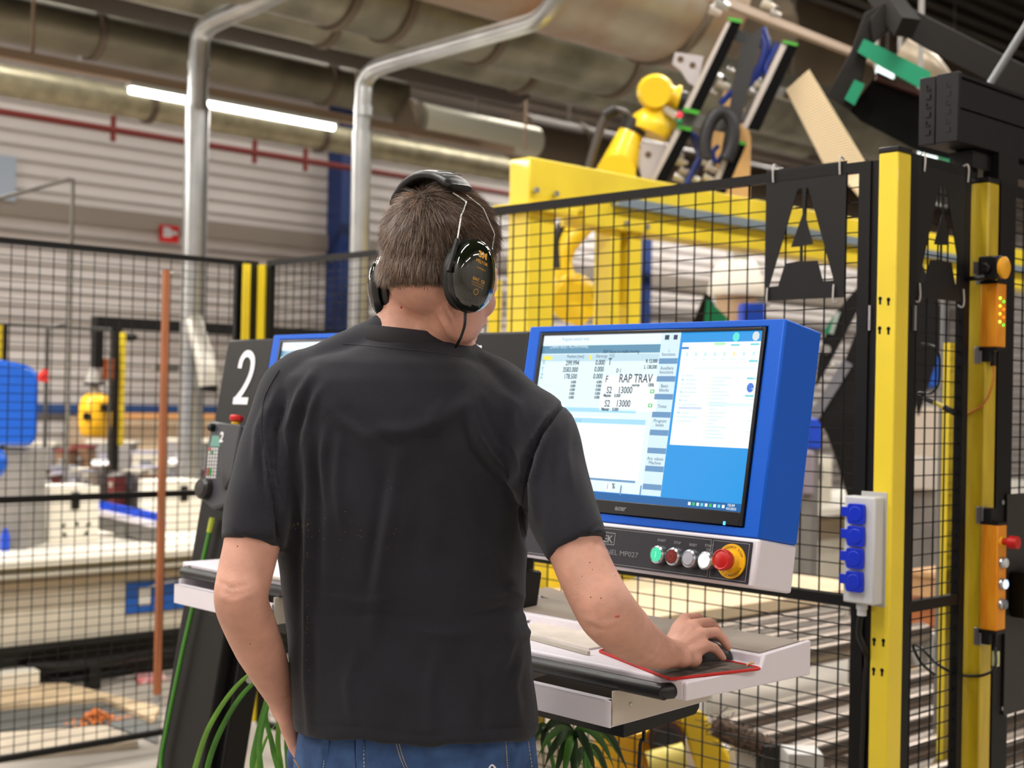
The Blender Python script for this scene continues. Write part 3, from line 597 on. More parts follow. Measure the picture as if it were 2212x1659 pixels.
# socket box
t = thing('socket_box', 'light grey box with four blue power sockets on the yellow post', 'power socket box', (2.68, 1.68, 1.13))
bx_, ya, yb, za, zb2 = 2.662, PX(1889, 1190, 2.662).y, PX(1822, 1190, 2.662).y, PX(1850, 1304, 2.662).z, PX(1850, 1072, 2.662).z
LG = M('light_grey_plastic', (204, 204, 204), .5); SB = M('socket_blue', (0, 44, 196), .35)
g = G(); g.box(bx_, bx_+.040, ya, yb, za, zb2, LG); g.build('box', t, bev=.004)
g = G(); g.box(bx_+.036, bx_+.040, ya-.006, yb-.02, za-.006, zb2+.010, M('mount_plate_grey', (186, 184, 180), .5)); g.build('mounting_plate', t, bev=.001)
for k, (x, y) in enumerate(((1853, 1110), (1852, 1158), (1850, 1206), (1849, 1256))):
    p = PX(x, y, bx_); g = G(); r = .0235
    g.prism([Vector((bx_-.0005, p.y+a, p.z+b)) for a, b in [tuple(v) for v in roundpoly([(-.020, -.0225), (.020, -.0225), (.023, 0), (.020, .0225), (-.020, .0225), (-.022, 0)], .006)]], (-.009, 0, 0), SB)
    g.prism([Vector((bx_-.002, p.y+a, p.z+b)) for a, b in [(.012, -.007), (.037, -.007), (.037, .014), (.012, .014)]], (-.007, 0, 0), SB)
    g.lathe([(.017, 0), (.016, .0015), (.0, .0015)], p+Vector((-.0095, 0, 0)), (-1, 0, 0), SB)
    g.build('socket_cover', t, bev=.002, label='blue hinged socket cover')
g = G()
for a, b in ((.13, .95), (.87, .95), (.13, .04), (.87, .04)): p = Vector((bx_-.0006, yb+(ya-yb)*a, za+(zb2-za)*b)); g.cyl(p, p+Vector((.002, 0, 0)), .0038, M('screw_dark', (70, 66, 60), .4, .6), 10)
g.build('screw', t) if False else None
c = PX(1862, 1304, bx_+.02); g = G(); g.cyl(c, c-Vector((0, 0, .012)), .0125, LG, 12); g.cyl(c-Vector((0, 0, .012)), c-Vector((0, 0, .026)), .0105, LG, 8); g.build('cable_gland', t)
g = G(); pts = [c-Vector((0, 0, .02)), PX(1857, 1345, bx_+.02), PX(1856, 1372, bx_+.02), PX(1866, 1398, bx_+.025), PX(1874, 1425, bx_+.045), PX(1868, 1470, bx_+.05), PX(1866, 1560, 2.706), PX(1862, 1659, 2.706), PX(1858, 1900, 2.70)]
g.tube(pts, .0075, BLKS, 8, 5); g.build('cable', t, label='black supply cable')
# second post with the muting gear, black door frame
x2 = 3.075; yA = PX(2083, 900, x2).y; yB = PX(2127, 900, x2).y; xE = PY(2151, 900, yB).x
YEL2 = M('yellow_galled_paint', (208, 180, 34), .36, c2=(186, 158, 18), vscale=14, stretch=(3, 3, .5), coat=.2)
square_post('fence_post', 'second yellow steel post at right, carrying two orange control boxes', x2, xE, yB, yA, 1.99, YEL2, True)
g = G(); a, b = PY(2154, 900, yB), PY(2187, 900, yB); g.box(a.x, b.x, yB-.0, yB+.04, .03, 2.0, FBLK); 
dt = thing('sliding_door', 'black door leaf with a dark sheet panel and mesh at the right edge', 'door', (a.x, yB, 0)); g.build('stile', dt)
g = G(); c1, c2 = PY(2170, 1068, yB-.004), PY(2170, 1545, yB-.004); g.box(b.x-.03, b.x+1.2, yB-.006, yB-.002, c2.z, c1.z, M('dark_sheet', (40, 36, 34), .5)); g.build('sheet_panel', dt)
g = G(); g.box(b.x, b.x+1.2, yB+.01, yB+.035, .03, .06, FBLK); g.box(b.x, b.x+1.2, yB+.01, yB+.035, 1.97, 2.0, FBLK); g.box(b.x+1.17, b.x+1.2, yB+.01, yB+.035, .06, 1.97, FBLK); g.build('frame', dt)
g = G()
for k in range(21): g.box(b.x+.03+k*.0545, b.x+.0335+k*.0545, yB+.02, yB+.0235, .05, 1.98, WIRE)
for k in range(61): g.box(b.x, b.x+1.2, yB+.0236, yB+.027, .06+k*.0315, .063+k*.0315, WIRE)
g.build('wire_mesh', dt, smooth=0)
g = G(); sq = PY(2170, 1115, yB); 
for y in (1085, 1530): p = PY(2164, y, yB-.001); g.cyl(p, p-Vector((0, .004, 0)), .006, CHR, 10)
g.build('rivet', dt)
g = G(); hp = PY(2198, 1290, yB-.03); g.box(hp.x, hp.x+.2, yB-.05, yB-.01, hp.z-.05, hp.z+.06, BLKS); g.build('latch_box', dt, bev=.004)
# grey pipe and slim yellow strips behind the narrow panel
g = G(); a = PY(2038, 900, 2.1); g.cyl((a.x, 2.1, 0), (a.x, 2.1, 1.8), .014, M('grey_pipe', (120, 120, 122), .4, .5), 14)
for zz in (1.52, 1.1, .75): g.cyl((a.x, 2.1, zz-.008), (a.x, 2.1, zz+.008), .017, M('grey_pipe'), 14)
one(g, 'upright_pipe', 'thin grey upright pipe behind the narrow mesh panel', 'pipe', (a.x, 2.1, 0))
g = G(); a, b = PY(2050, 900, 1.9), PY(2063, 900, 1.9); g.box(a.x, b.x-.008, 1.9, 1.92, 0, 1.63, YEL); g.box(b.x-.004, b.x+.003, 1.9, 1.92, 0, 1.63, YEL); g.box(b.x+.004, b.x+.02, 1.9, 1.94, 0, 1.63, BLK)
one(g, 'guard_strip', 'slim yellow and black upright just left of the second yellow post', 'guard strip', (a.x, 1.9, 0))
# orange control devices on post 2
OR = M('orange_housing', (240, 160, 24), .38, c2=(228, 136, 10), vscale=40, stretch=(1, 2, .3))
def device(name, label, yt, yb_, leds, btn):
    xf = x2-.004; y1 = PX(2117, (yt+yb_)/2, xf).y; y0 = PX(2154, (yt+yb_)/2, xf).y
    zt_, zb_ = PX(2135, yt, xf).z, PX(2135, yb_, xf).z; xb = xf+.045
    t = thing(name, label, 'control box', (xf, y0, zb_)); 
    g = G(); g.box(xf, xb, y0, y1, zb_, zt_, OR); g.build('housing', t, bev=.003)
    g = G(); g.box(xf-.001, xb+.001, y0-.001, y1+.001, zb_-.008, zb_, BLKS); g.build('end_cap', t); g = G(); g.box(xf-.001, xb+.001, y0-.001, y1+.001, zt_, zt_+.006, BLKS); g.build('end_cap', t)
    for zz in (zb_-.004, zt_+.006):
        g = G(); s = 1 if zz > zb_ else -1; g.box(xf+.001, xf+.028, y1-.004, y1+.014, zz-.02+s*.014, zz+.02+s*.014, ALU); g.box(xf-.0, xf+.024, y1-.026, y1-.006, zz-.016+s*.014, zz+.018+s*.014, BLK); g.build('bracket', t, bev=.001)
    return t, xf, xb, y0, y1, zb_, zt_
t, xf, xb, y0, y1, zb_, zt_ = device('signal_box', 'orange signal box with green and amber lights high on the second yellow post', 612, 750, True, False)
for k, (c1_, c2_) in enumerate((((200, 255, 60), (60, 230, 60)), ((255, 210, 40), (240, 110, 20)), ((255, 200, 40), (240, 110, 20)), ((190, 255, 80), (60, 230, 60)))):
    z = zt_-.035-k*.0185; g = G(); g.ell((xf+.012, y0-.0005, z), .0032, E('led_%d' % (k*2), c1_, 3.0), None, 10, 6); g.ell((xf+.030, y0-.0005, z-.007), .0032, E('led_%d' % (k*2+1), c2_, 2.5), None, 10, 6); g.build('status_light', t)
c = Vector((xf+.02, y0+.018, zb_-.01)); OC = M('orange_cable', (196, 120, 30), .5)
g = G(); g.cyl(c, c-Vector((0, 0, .034)), .006, BLKS, 10)
for k in range(7): g.cyl(c-Vector((0, 0, .006+k*.004)), c-Vector((0, 0, .0085+k*.004)), .0072, BLKS, 10)
g.build('strain_relief', t)
g = G(); g.tube([c-Vector((0, 0, .03)), PX(2146, 815, xf), PX(2136, 855, xf-.0), PX(2118, 878, xf), PX(2090, 893, xf), PX(2078, 893, xf), PX(2062, 889, 3.02)], .0028, OC, 8, 5); g.build('cable', t, label='thin orange cable')
g = G(); pt = [PX(2062, 892, 3.0), PX(2040, 880, 3.0), PX(2018, 869, 3.0), PX(2000, 862, 3.0), PX(1984, 852, 3.0), PX(1986, 848, 3.0), PX(2010, 850, 3.0), PX(2027, 830, 3.0), PX(2030, 790, 3.0), PX(2028, 765, 3.0), PX(2016, 748, 3.0), PX(1990, 742, 3.0)]
g.tube(pt, .0028, BLKS, 8, 4); g.cyl(pt[0], pt[1], .007, BLKS, 10); g.cyl(pt[1], pt[2], .0055, M('connector_yellow', (220, 200, 80), .4), 10); g.cyl(pt[2], pt[3], .006, BLKS, 10)
g.build('lead', t, label='black lead with a plug behind the mesh')
t, xf, xb, y0, y1, zb_, zt_ = device('button_box', 'orange button box with a red stop knob lower on the second yellow post', 1133, 1362, False, True)
zs = [PX(2150, y, xf).z for y in (1170, 1216, 1262, 1306)]
g = G(); cc = Vector((xf+.02, y0, zs[0])); g.lathe([(.0, 0), (.014, 0), (.013, .004), (0, .004)], cc, (0, -1, 0), M('emergency_stop_yellow')); g.lathe([(.008, .004), (.009, .014), (.0155, .02), (.0145, .040), (0, .041)], cc, (0, -1, 0), RED); g.build('stop_knob', t)
for k, cm in enumerate((M('button_pale', (196, 204, 204), .35), E('button_blue_white', (214, 236, 255), 1.2), M('button_grey_dark', (110, 114, 120), .4))):
    cc = Vector((xf+.02, y0, zs[k+1])); g = G(); g.lathe([(.0135, 0), (.0135, .006), (.011, .010), (.011, .004)], cc, (0, -1, 0), CHR); bb = g.build('push_button', t)
    g = G(); g.lathe([(.0108, .003), (.0108, .013), (.008, .015), (0, .0155)], cc, (0, -1, 0), cm); g.build('lens', bb, tuple(t['org']))
g = G(); c = Vector((xf+.025, y0+.015, zb_-.01)); g.cyl(c, c-Vector((0, 0, .03)), .006, BLKS, 10); g.tube([c-Vector((0, 0, .028)), PX(2150, 1440, xf), PX(2125, 1458, xf), PX(2095, 1460, xf), PX(2072, 1457, xf), PX(2050, 1450, 3.0), PX(2020, 1430, 3.0), PX(1990, 1400, 3.0), PX(1972, 1395, 3.0), PX(1990, 1432, 3.0), PX(2020, 1458, 3.0)], .0035, BLKS, 8, 4); g.box(c.x-.006, c.x+.006, c.y-.009, c.y+.004, c.z-.075, c.z-.04, M('cable_tag', (206, 206, 150), .5)); g.build('cable', t)
# interlock switch
c = PX(2140, 580, x2-.02); t = thing('interlock_switch', 'black interlock switch with an orange side and lever on the second post', 'switch', tuple(c))
g = G(); g.box(c.x-.02, c.x+.02, c.y-.028, c.y+.022, c.z-.025, c.z+.028, BLKS); g.cyl(c+Vector((-.021, 0, .0)), c+Vector((-.03, 0, 0)), .012, BLKS, 14); g.build('body', t, bev=.004)
g = G(); q = c+Vector((.0, -.034, 0)); g.lathe([(0, 0), (.024, 0), (.026, .008), (.016, .014), (0, .014)], c+Vector((0, -.028, 0)), (0, -1, 0), M('orange_yellow', (240, 170, 20), .4)); g.build('orange_knob', t)
g = G(); g.tube([c+Vector((-.02, .005, -.022)), c+Vector((-.03, .03, -.024)), c+Vector((-.03, .06, -.026))], [.007, .006, .0045], BLKS, 8, 3); g.build('lever', t)
g = G(); g.box(c.x-.0, c.x+.03, c.y+.024, c.y+.044, c.z-.012, c.z+.018, ALU); g.build('bracket', t)
# black aluminium beam overhead right
n0 = D(2070, 155, 3.2); n1 = D(2070, 303, 3.2); yb0 = n0.y; t = thing('overhead_beam', 'black ribbed aluminium beam with lettered end cap, top right', 'beam', (n0.x, n0.y, n1.z))
PB = M('black_anodised', (26, 25, 28), .45, .2, spec=.3); g = G(); zt_, zl = n0.z, n1.z; zm = (zt_+zl)/2; X_, XE = n0.x+.012, n0.x+3.2; yw = yb0+.098
prof = [(yb0, zl), (yb0, zm-.006), (yb0+.008, zm-.006), (yb0+.008, zm), (yb0, zm), (yb0, zt_-.016), (yb0+.008, zt_-.016), (yb0+.008, zt_-.008), (yb0, zt_-.008), (yb0, zt_), (yw, zt_), (yw, zl)]
g.prism([(X_, y, z) for y, z in prof], (XE-X_, 0, 0), PB); g.build('profile', t, smooth=0)
g = G(); g.box(n0.x, n0.x+.012, yb0-.002, yb0+.0555, zl-.002, zt_+.002, PB); g.box(n0.x+.002, n0.x+.012, yb0+.058, yw+.002, zl-.002, zt_+.0, PB); ec = g.build('end_cap', t, bev=.002)
g = G()
for yy, s in ((yb0+.022, 'MODULINE'), (yb0+.072, 'UNICAP')): pass
for yy in (yb0+.024, yb0+.076):
    for k in range(6): zc = zt_-.02-k*.021; g.box(n0.x-.0012, n0.x+.002, yy-.006, yy+.006, zc-.012, zc-.009, PB); g.box(n0.x-.0012, n0.x+.002, yy-.006 if k % 2 else yy+.003, yy-.003 if k % 2 else yy+.006, zc-.009, zc, PB)
g.build('raised_marks', ec, tuple(t['org']))
g = G(); g.box(X_+.1, XE, yb0+.02, yb0+.08, zl-.045, zl-.005, BLK); g.build('lower_rail', t, smooth=0)
g = G(); g.box(X_+.19, X_+.29, yb0-.0, yb0+.04, 1.99, zl, BLK); g.box(X_+.12, X_+.155, yb0+.035, yb0+.075, 1.97, zl, BLK); g.build('hanger', t)
# ================================================================= the man
from mathutils.bvhtree import BVHTree
from mathutils import noise as mnoise
SKIN = M('skin', (206, 154, 134), .55, var=.07, vscale=22, bump=.25, bscale=260, sss=.08, detail=5)
SHIRT = M('black_cotton', (33, 34, 42), .9, spec=.3, sheen=.12, bump=.6, bscale=900, var=.16, vscale=9)
JEAN = M('denim', (58, 92, 140), .85, c2=(34, 60, 104), vscale=26, bump=.6, bscale=700, detail=5)
MZ = 2.12
mb = D(900, 1400, MZ); MO = (mb.x, mb.y, 0)
man = thing('person', 'man in black t-shirt and blue jeans seen from behind, right hand on a mouse', 'person', MO)
def ringpts(c, a, b, n=48, e=2.4, ax=None, ay=None):
    ax = ax or r0; ay = ay or fh; out = []
    for k in range(n):
        t = 2*math.pi*k/n; ct, st = math.cos(t), math.sin(t)
        out.append(c+ax*a*math.copysign(abs(ct)**(2/e), ct)+ay*b*math.copysign(abs(st)**(2/e), st))
    return out
def loft(g, rows, mat, z=MZ, e=2.4, grow=0):
    rr = []
    for row in rows:
        y, xl, xr, b = row[:4]; zc = row[4] if len(row) > 4 else z
        rr.append(ringpts(D((xl+xr)/2, y, zc), (xr-xl)/2*zc/F+grow, b+grow, 48, e))
    g.rings(rr, mat)
def limb(g, pts, mat, n=24, sm=6, grow=0, flat=1.0):
    """pts: (px, py, depth, radius)"""
    P = [D(*p[:3]) for p in pts]; R_ = [p[3]+grow for p in pts]; g.tube(P, [np.interp(i/(len(P)-1)*(len(P)-1), range(len(P)), R_) for i in range(len(P))] if not sm else list(np.interp(np.linspace(0, len(P)-1, (len(P)-1)*sm+1), range(len(P)), R_)), mat, n, sm, flat)
    for i in (0, -1): g.ell(P[i], R_[i]*.99, mat, None, 16, 10)
def sculpt(g, voxel, it=4, fac=.5):
    me = g.mesh('tmp'); ob = bpy.data.objects.new('tmp', me); COL.objects.link(ob)
    md = ob.modifiers.new('r', 'REMESH'); md.mode = 'VOXEL'; md.voxel_size = voxel; md.use_smooth_shade = True
    ms_ = ob.modifiers.new('s', 'SMOOTH'); ms_.iterations = it; ms_.factor = fac
    dg = bpy.context.evaluated_depsgraph_get(); m2 = bpy.data.meshes.new_from_object(ob.evaluated_get(dg))
    bpy.data.objects.remove(ob); bpy.data.meshes.remove(me); return m2
def mesh_arrays(me):
    n = len(me.vertices); co = np.empty(n*3, 'f'); me.vertices.foreach_get('co', co); no = np.empty(n*3, 'f'); me.vertex_normals.foreach_get('vector', no); return co.reshape(-1, 3).astype(float), no.reshape(-1, 3).astype(float)
def place(me, name, mats, parent=man, **props):
    co, _ = mesh_arrays(me); org = parent['org'] if 'org' in parent else MO; co -= np.array(MO); me.vertices.foreach_set('co', co.astype('f').ravel()); me.materials.clear()
    for x in mats: me.materials.append(x)
    me.update(); me.polygons.foreach_set('use_smooth', [True]*len(me.polygons)); o = bpy.data.objects.new(name, me); COL.objects.link(o); o.parent = parent
    for k, v in props.items(): o[k] = v
    return o
aO, afw, acr, acu = [np.array(v) for v in (O, fw, cr, cu)]
def nproj(co):
    v = co-aO; z = v@afw; return np.stack([CX+F*(v@acr)/z, CY-F*(v@acu)/z], 1), z
def segdist(P, line):
    best = np.full(len(P), 1e9); L = np.array(line, float); tt = np.zeros(len(P))
    for i in range(len(L)-1):
        a, b = L[i], L[i+1]; d = b-a; t = np.clip(((P-a)@d)/(d@d), 0, 1); q = np.hypot(*(P-a-t[:, None]*d).T); m_ = q < best; best[m_] = q[m_]; tt[m_] = (i+t[m_])/(len(L)-1)
    return best, tt
# ---- head frame
HC = D(950, 583, 2.085); yaw, pit, til = math.radians(37), math.radians(14), math.radians(0)
fH = (fh*math.cos(yaw)+r0*math.sin(yaw)); sH = (r0*math.cos(yaw)-fh*math.sin(yaw)); fH2 = (fH*math.cos(pit)-up*math.sin(pit)).normalized(); uH = sH.cross(fH2).normalized(); fH = fH2
RH = Matrix((sH, fH, uH)).transposed()
H = lambda x, y, z: HC+RH @ Vector((x, y, z))
gb = G()
e_ = lambda c, r_, R=None: gb.ell(H(*c), r_, SKIN, RH if R is None else RH @ R, 28, 18)
e_((0, -.008, .028), (.0665, .085, .088)); e_((0, -.024, -.010), (.062, .066, .068)); e_((0, .026, -.025), (.061, .060, .088)); e_((0, .050, -.092), (.036, .040, .032))
for s in (-1, 1):
    e_((s*.038, .024, -.066), (.024, .046, .040)); e_((s*.038, .066, -.032), (.022, .020, .024)); e_((s*.060, .03, -.01), (.010, .035, .04)); e_((s*.072, -.020, -.025), (.008, .018, .031)); e_((s*.012, .096, -.056), (.009, .010, .008))
e_((0, .072, .020), (.052, .022, .016)); e_((0, .062, .050), (.048, .026, .036)); e_((0, .088, -.078), (.022, .013, .010)); e_((0, .078, -.108), (.020, .018, .018))
gb.tube([H(0, .088, .010), H(0, .102, -.015), H(0, .114, -.045)], [.008, .010, .013], SKIN, 14, 4); gb.ell(H(0, .112, -.048), .012, SKIN, None, 14, 8)
# neck, shoulders, trunk under the shirt
limb(gb, [(925, 600, 2.12, .056), (912, 645, 2.125, .058), (901, 690, 2.13, .062), (893, 740, 2.13, .070), (890, 790, 2.125, .085)], SKIN, 32)
for s, p in ((-1, ((905, 700), (850, 722), (770, 748), (690, 790))), (1, ((900, 700), (955, 742), (1020, 782), (1085, 818)))):
    limb(gb, [(p[0][0], p[0][1], 2.125, .045), (p[1][0], p[1][1]+12, 2.125, .040), (p[2][0], p[2][1]+22, 2.12, .036), (p[3][0], p[3][1]+30, 2.115, .036)], SKIN, 20)
# sternomastoid / folds on the right of the neck
limb(gb, [(968, 660, 2.105, .022), (964, 710, 2.11, .022), (950, 765, 2.12, .020)], SKIN, 14)
TOR = [(764, 720, 1016, .080), (786, 652, 1056, .098), (822, 592, 1112, .112), (880, 560, 1172, .122), (960, 558, 1176, .128), (1080, 574, 1148, .126), (1200, 600, 1138, .122), (1300, 616, 1131, .119), (1400, 626, 1146, .120), (1500, 632, 1158, .124), (1566, 636, 1168, .129)]
loft(gb, [(y, xl+26, xr-26, b-.024) for y, xl, xr, b in TOR], SKIN)
loft(gb, [(1550, 660, 1145, .10), (1640, 655, 1150, .105), (1740, 655, 1150, .10)], SKIN)
LA = [(640, 850, 2.10, .046), (606, 930, 2.08, .046), (580, 1020, 2.055, .045), (558, 1110, 2.03, .043), (541, 1190, 2.01, .0405), (527, 1250, 1.995, .0395), (521, 1298, 1.985, .0385), (540, 1352, 2.02, .038), (560, 1400, 2.05, .036), (585, 1455, 2.09, .030), (606, 1505, 2.13, .0225), (616, 1535, 2.15, .021)]
RA = [(1120, 890, 2.09, .044), (1160, 940, 2.07, .049), (1188, 1030, 2.04, .047), (1216, 1110, 2.01, .044), (1246, 1190, 1.985, .0405), (1278, 1262, 1.96, .041), (1312, 1322, 1.945, .0425), (1346, 1358, 1.99, .040), (1384, 1388, 2.06, .034), (1420, 1406, 2.12, .0275), (1444, 1412, 2.155, .0235), (1458, 1412, 2.170, .0225)]
limb(gb, LA, SKIN, 28); limb(gb, RA, SKIN, 28)
gb.ell(D(498, 1290, 1.965), (.018, .018, .024), SKIN, None, 16, 10); gb.ell(D(1296, 1352, 1.93), (.020, .020, .018), SKIN, None, 16, 10)
# right hand: palm and five fingers over the mouse
def finger(ch, mat=SKIN):
    for i in range(len(ch)-1):
        a, b = ch[i], ch[i+1]; pa, pb = D(*a[:3]), D(*b[:3]); gb.tube([pa, pa.lerp(pb, .5), pb], [a[3], (a[3]+b[3])*.485, b[3]], mat, 14)
        gb.ell(pa, a[3]*1.02, mat, None, 14, 9); gb.ell(pb, b[3]*1.02, mat, None, 14, 9)
wr = (1458, 1410, 2.170)
MC = [(1522, 1396, 2.212), (1517, 1370, 2.236), (1503, 1350, 2.262), (1479, 1338, 2.288)]
for k, mcp in enumerate(MC):
    o_ = [(1470, 1422, 2.172), (1466, 1408, 2.182), (1462, 1396, 2.196), (1458, 1386, 2.212)][k]
    finger([o_+(.0165,), ((o_[0]+mcp[0])/2, (o_[1]+mcp[1])/2-3, (o_[2]+mcp[2])/2, .0150), mcp+(.0112,)])
gb.ell(D(1468, 1421, 2.168), (.020, .022, .017), SKIN, None, 16, 10); gb.ell(D(1495, 1424, 2.185), (.018, .016, .014), SKIN, None, 16, 10)
finger([MC[0]+(.0098,), (1542, 1399, 2.224, .0088), (1553, 1411, 2.230, .0080), (1561, 1421, 2.232, .0070)])
finger([MC[1]+(.0106,), (1546, 1366, 2.258, .0096), (1562, 1381, 2.262, .0086), (1572, 1398, 2.262, .0076)])
finger([MC[2]+(.0108,), (1532, 1345, 2.295, .0098), (1546, 1357, 2.305, .0088), (1554, 1372, 2.305, .0078)])
finger([MC[3]+(.0108,), (1507, 1335, 2.335, .0096), (1522, 1347, 2.345, .0088), (1532, 1362, 2.345, .0078)])
finger([(1456, 1398, 2.20, .018), (1466, 1384, 2.255, .0145), (1482, 1386, 2.300, .0112), (1500, 1396, 2.330, .0098), (1514, 1400, 2.345, .0085)])
# left hand in the jeans pocket
lw = (616, 1535, 2.15)
for k, (dx, dz, ln) in enumerate(((-2, -.018, .9), (4, -.004, 1.0), (10, .012, 1.05), (16, .028, 1.0))):
    finger([(614+k*3, 1535, 2.14+dz*.6, .0145), (626+dx*.8, 1575, 2.15+dz, .0135), (638+dx, 1612, 2.155+dz, .0105), (652+dx, 1640, 2.15+dz, .009), (662+dx, 1660*1.0, 2.14+dz, .008)])
finger([(618, 1530, 2.18, .015), (640, 1548, 2.21, .0125), (660, 1575, 2.225, .0105), (668, 1598, 2.225, .009)])
# legs and feet
hipz = D(900, 1740, MZ).z
for s in (-1, 1):
    hx = D(900, 1740, MZ)+r0*s*.095; kx = hx.copy(); kx.z = .50; ax_ = hx.copy(); ax_.z = .09
    gb.tube([hx, (hx+kx)/2+r0*s*.01, kx+fh*.01, (kx+ax_)/2-fh*.012, ax_], [.082, .076, .056, .056, .038], SKIN, 20, 4); gb.tube([ax_-up*.04-fh*.03, ax_-up*.05+fh*.06, ax_-up*.055+fh*.15], [.032, .034, .026], SKIN, 14, 3)
body = sculpt(gb, .0042, 4, .5)
bb_co, bb_no = mesh_arrays(body)
# tendons, knuckle folds, elbow wrinkles, neck creases as real relief
P2, _z = nproj(bb_co); facing = (bb_no@afw) < .15; disp = np.zeros(len(bb_co))
def relief(lines, P2, facing, disp, taper=True):
    for line, wpx, amp in lines:
        d, t = segdist(P2, line); f = np.exp(-(d/wpx)**2)*amp
        if taper: f *= np.sin(np.pi*np.clip(t, .02, .98))**.5
        disp += np.where(facing, f, 0)
SK = [([(1468, 1400), (1490, 1382), (1516, 1370)], 3.5, .0016), ([(1464, 1392), (1484, 1368), (1502, 1350)], 3.5, .0016), ([(1462, 1384), (1470, 1360), (1480, 1340)], 3.5, .0014), ([(1474, 1412), (1500, 1404), (1522, 1396)], 3.5, .0012),
      ([(1470, 1394), (1488, 1392), (1508, 1384)], 3, -.0012), ([(1466, 1380), (1476, 1364), (1490, 1352)], 3, -.001),
      ([(840, 655), (880, 668), (930, 690), (965, 725)], 3, -.0016), ([(930, 640), (945, 665), (985, 700)], 3, -.0012), ([(815, 690), (870, 678), (920, 700)], 3, -.0008), ([(955, 655), (975, 690), (985, 730)], 3.5, -.0038), ([(970, 650), (990, 690), (992, 728)], 3, -.003), ([(940, 665), (960, 700), (975, 730)], 3, .003), ([(925, 668), (948, 700), (966, 732)], 3, -.003),
      ([(470, 1255), (500, 1270), (540, 1262)], 4, -.002), ([(472, 1290), (505, 1300), (545, 1285)], 5, .0022), ([(474, 1272), (500, 1284)], 3, -.0015), ([(1262, 1335), (1300, 1350), (1340, 1342)], 5, .0022), ([(1268, 1350), (1310, 1362), (1350, 1350)], 3.5, -.0014), ([(1275, 1322), (1310, 1332)], 3.5, -.001),
      ([(598, 1512), (620, 1502), (634, 1492)], 3, -.0012), ([(603, 1524), (622, 1516), (634, 1508)], 3, -.0012), ([(1380, 1400), (1420, 1420), (1450, 1425)], 6, -.0015), ([(1440, 1395), (1452, 1400), (1458, 1412)], 4, .0022)]
relief(SK, P2, facing, disp); bb_co += bb_no*disp[:, None]; body.vertices.foreach_set('co', bb_co.astype('f').ravel()); body.update()
bvh_body = BVHTree.FromPolygons([Vector(v) for v in bb_co], [tuple(p.vertices) for p in body.polygons])
# blotches of redder skin at elbows / knuckles as vertex-free procedural spots
SKIN2 = M('skin_reddish', (204, 132, 112), .55, bump=.25, bscale=260, var=.08, vscale=30); SKM = M('mark_dark_red', (150, 54, 60), .5)
for p in body.polygons: pass
place(body, 'body', [SKIN])
def hitpx(bvh, x, y, off=.0):
    d = ray(x, y).normalized(); loc, nrm, idx, dist = bvh.ray_cast(O, d)
    if loc is None: return None, None
    return loc+nrm*off, nrm
g = G()
for x, y, r_ in ((1335, 1331, .0022), (1330, 1332, .0014), (1274, 1215, .0009), (1280, 1230, .0007), (1276, 1290, .0010), (1298, 1292, .0011), (1257, 1245, .0007), (513, 1180, .0010), (540, 1391, .0009), (867, 664, .0022), (1330, 1244, .0007)):
    p, n = hitpx(bvh_body, x, y, -.0004 if r_ > .001 else 0)
    if p: g = G(); g.ell(p, r_, M('mole_brown', (120, 66, 54), .6) if r_ < .0012 else M('scratch_red', (186, 84, 84), .6), None, 10, 6); g.build('mole' if r_ < .0012 else 'scratch', man)
for s in (-1, 1): g = G(); g.ell(H(s*.031, .084, .0), .0125, M('eye_white', (230, 226, 220), .2), None, 16, 10); g.ell(H(s*.031, .0925, .0), (.0055, .0055, .0055), M('iris', (70, 80, 90), .2), None, 12, 8); g.build('eye', man)
# ---- t-shirt
gs = G(); NK = [(742, 800, 985, .070), (752, 756, 1018, .078)]
loft(gs, NK[:1]+TOR, SHIRT, e=2.5)
gs.rings([ringpts(D(893, y_, 2.128), a_, b_, 40, 2.0) for y_, a_, b_ in ((727, .080, .070), (736, .088, .077), (750, .100, .084), (790, .13, .095))], SHIRT)
for s in (-1, 1):
    q = ((850, 742), (775, 768), (700, 796)) if s < 0 else ((950, 776), (1015, 808), (1085, 836))
    limb(gs, [(q[0][0], q[0][1], 2.125, .052), (q[1][0], q[1][1]+8, 2.12, .049), (q[2][0], q[2][1]+14, 2.115, .047)], SHIRT, 24)
LS = [(690, 812, 2.115, .048), (640, 850, 2.10, .057), (608, 930, 2.08, .0560), (583, 1020, 2.055, .0545), (562, 1100, 2.03, .0515), (545, 1178, 2.01, .0470)]
RS = [(1062, 846, 2.11, .050), (1114, 894, 2.09, .0555), (1158, 940, 2.07, .061), (1187, 1030, 2.04, .0580), (1216, 1110, 2.01, .0530), (1249, 1186, 1.985, .0470)]
for S_ in (LS, RS):
    P = [D(*p[:3]) for p in S_]; R_ = [p[3] for p in S_]; gs.tube(P, list(np.interp(np.linspace(0, 5, 31), range(6), R_)), SHIRT, 32, 6); gs.ell(P[0], R_[0]*.98, SHIRT, None, 20, 12)
shirt = sculpt(gs, .0048, 7, .5)
co, no = mesh_arrays(shirt); P2, _z = nproj(co); facing = (no@afw) < .25; disp = np.zeros(len(co))
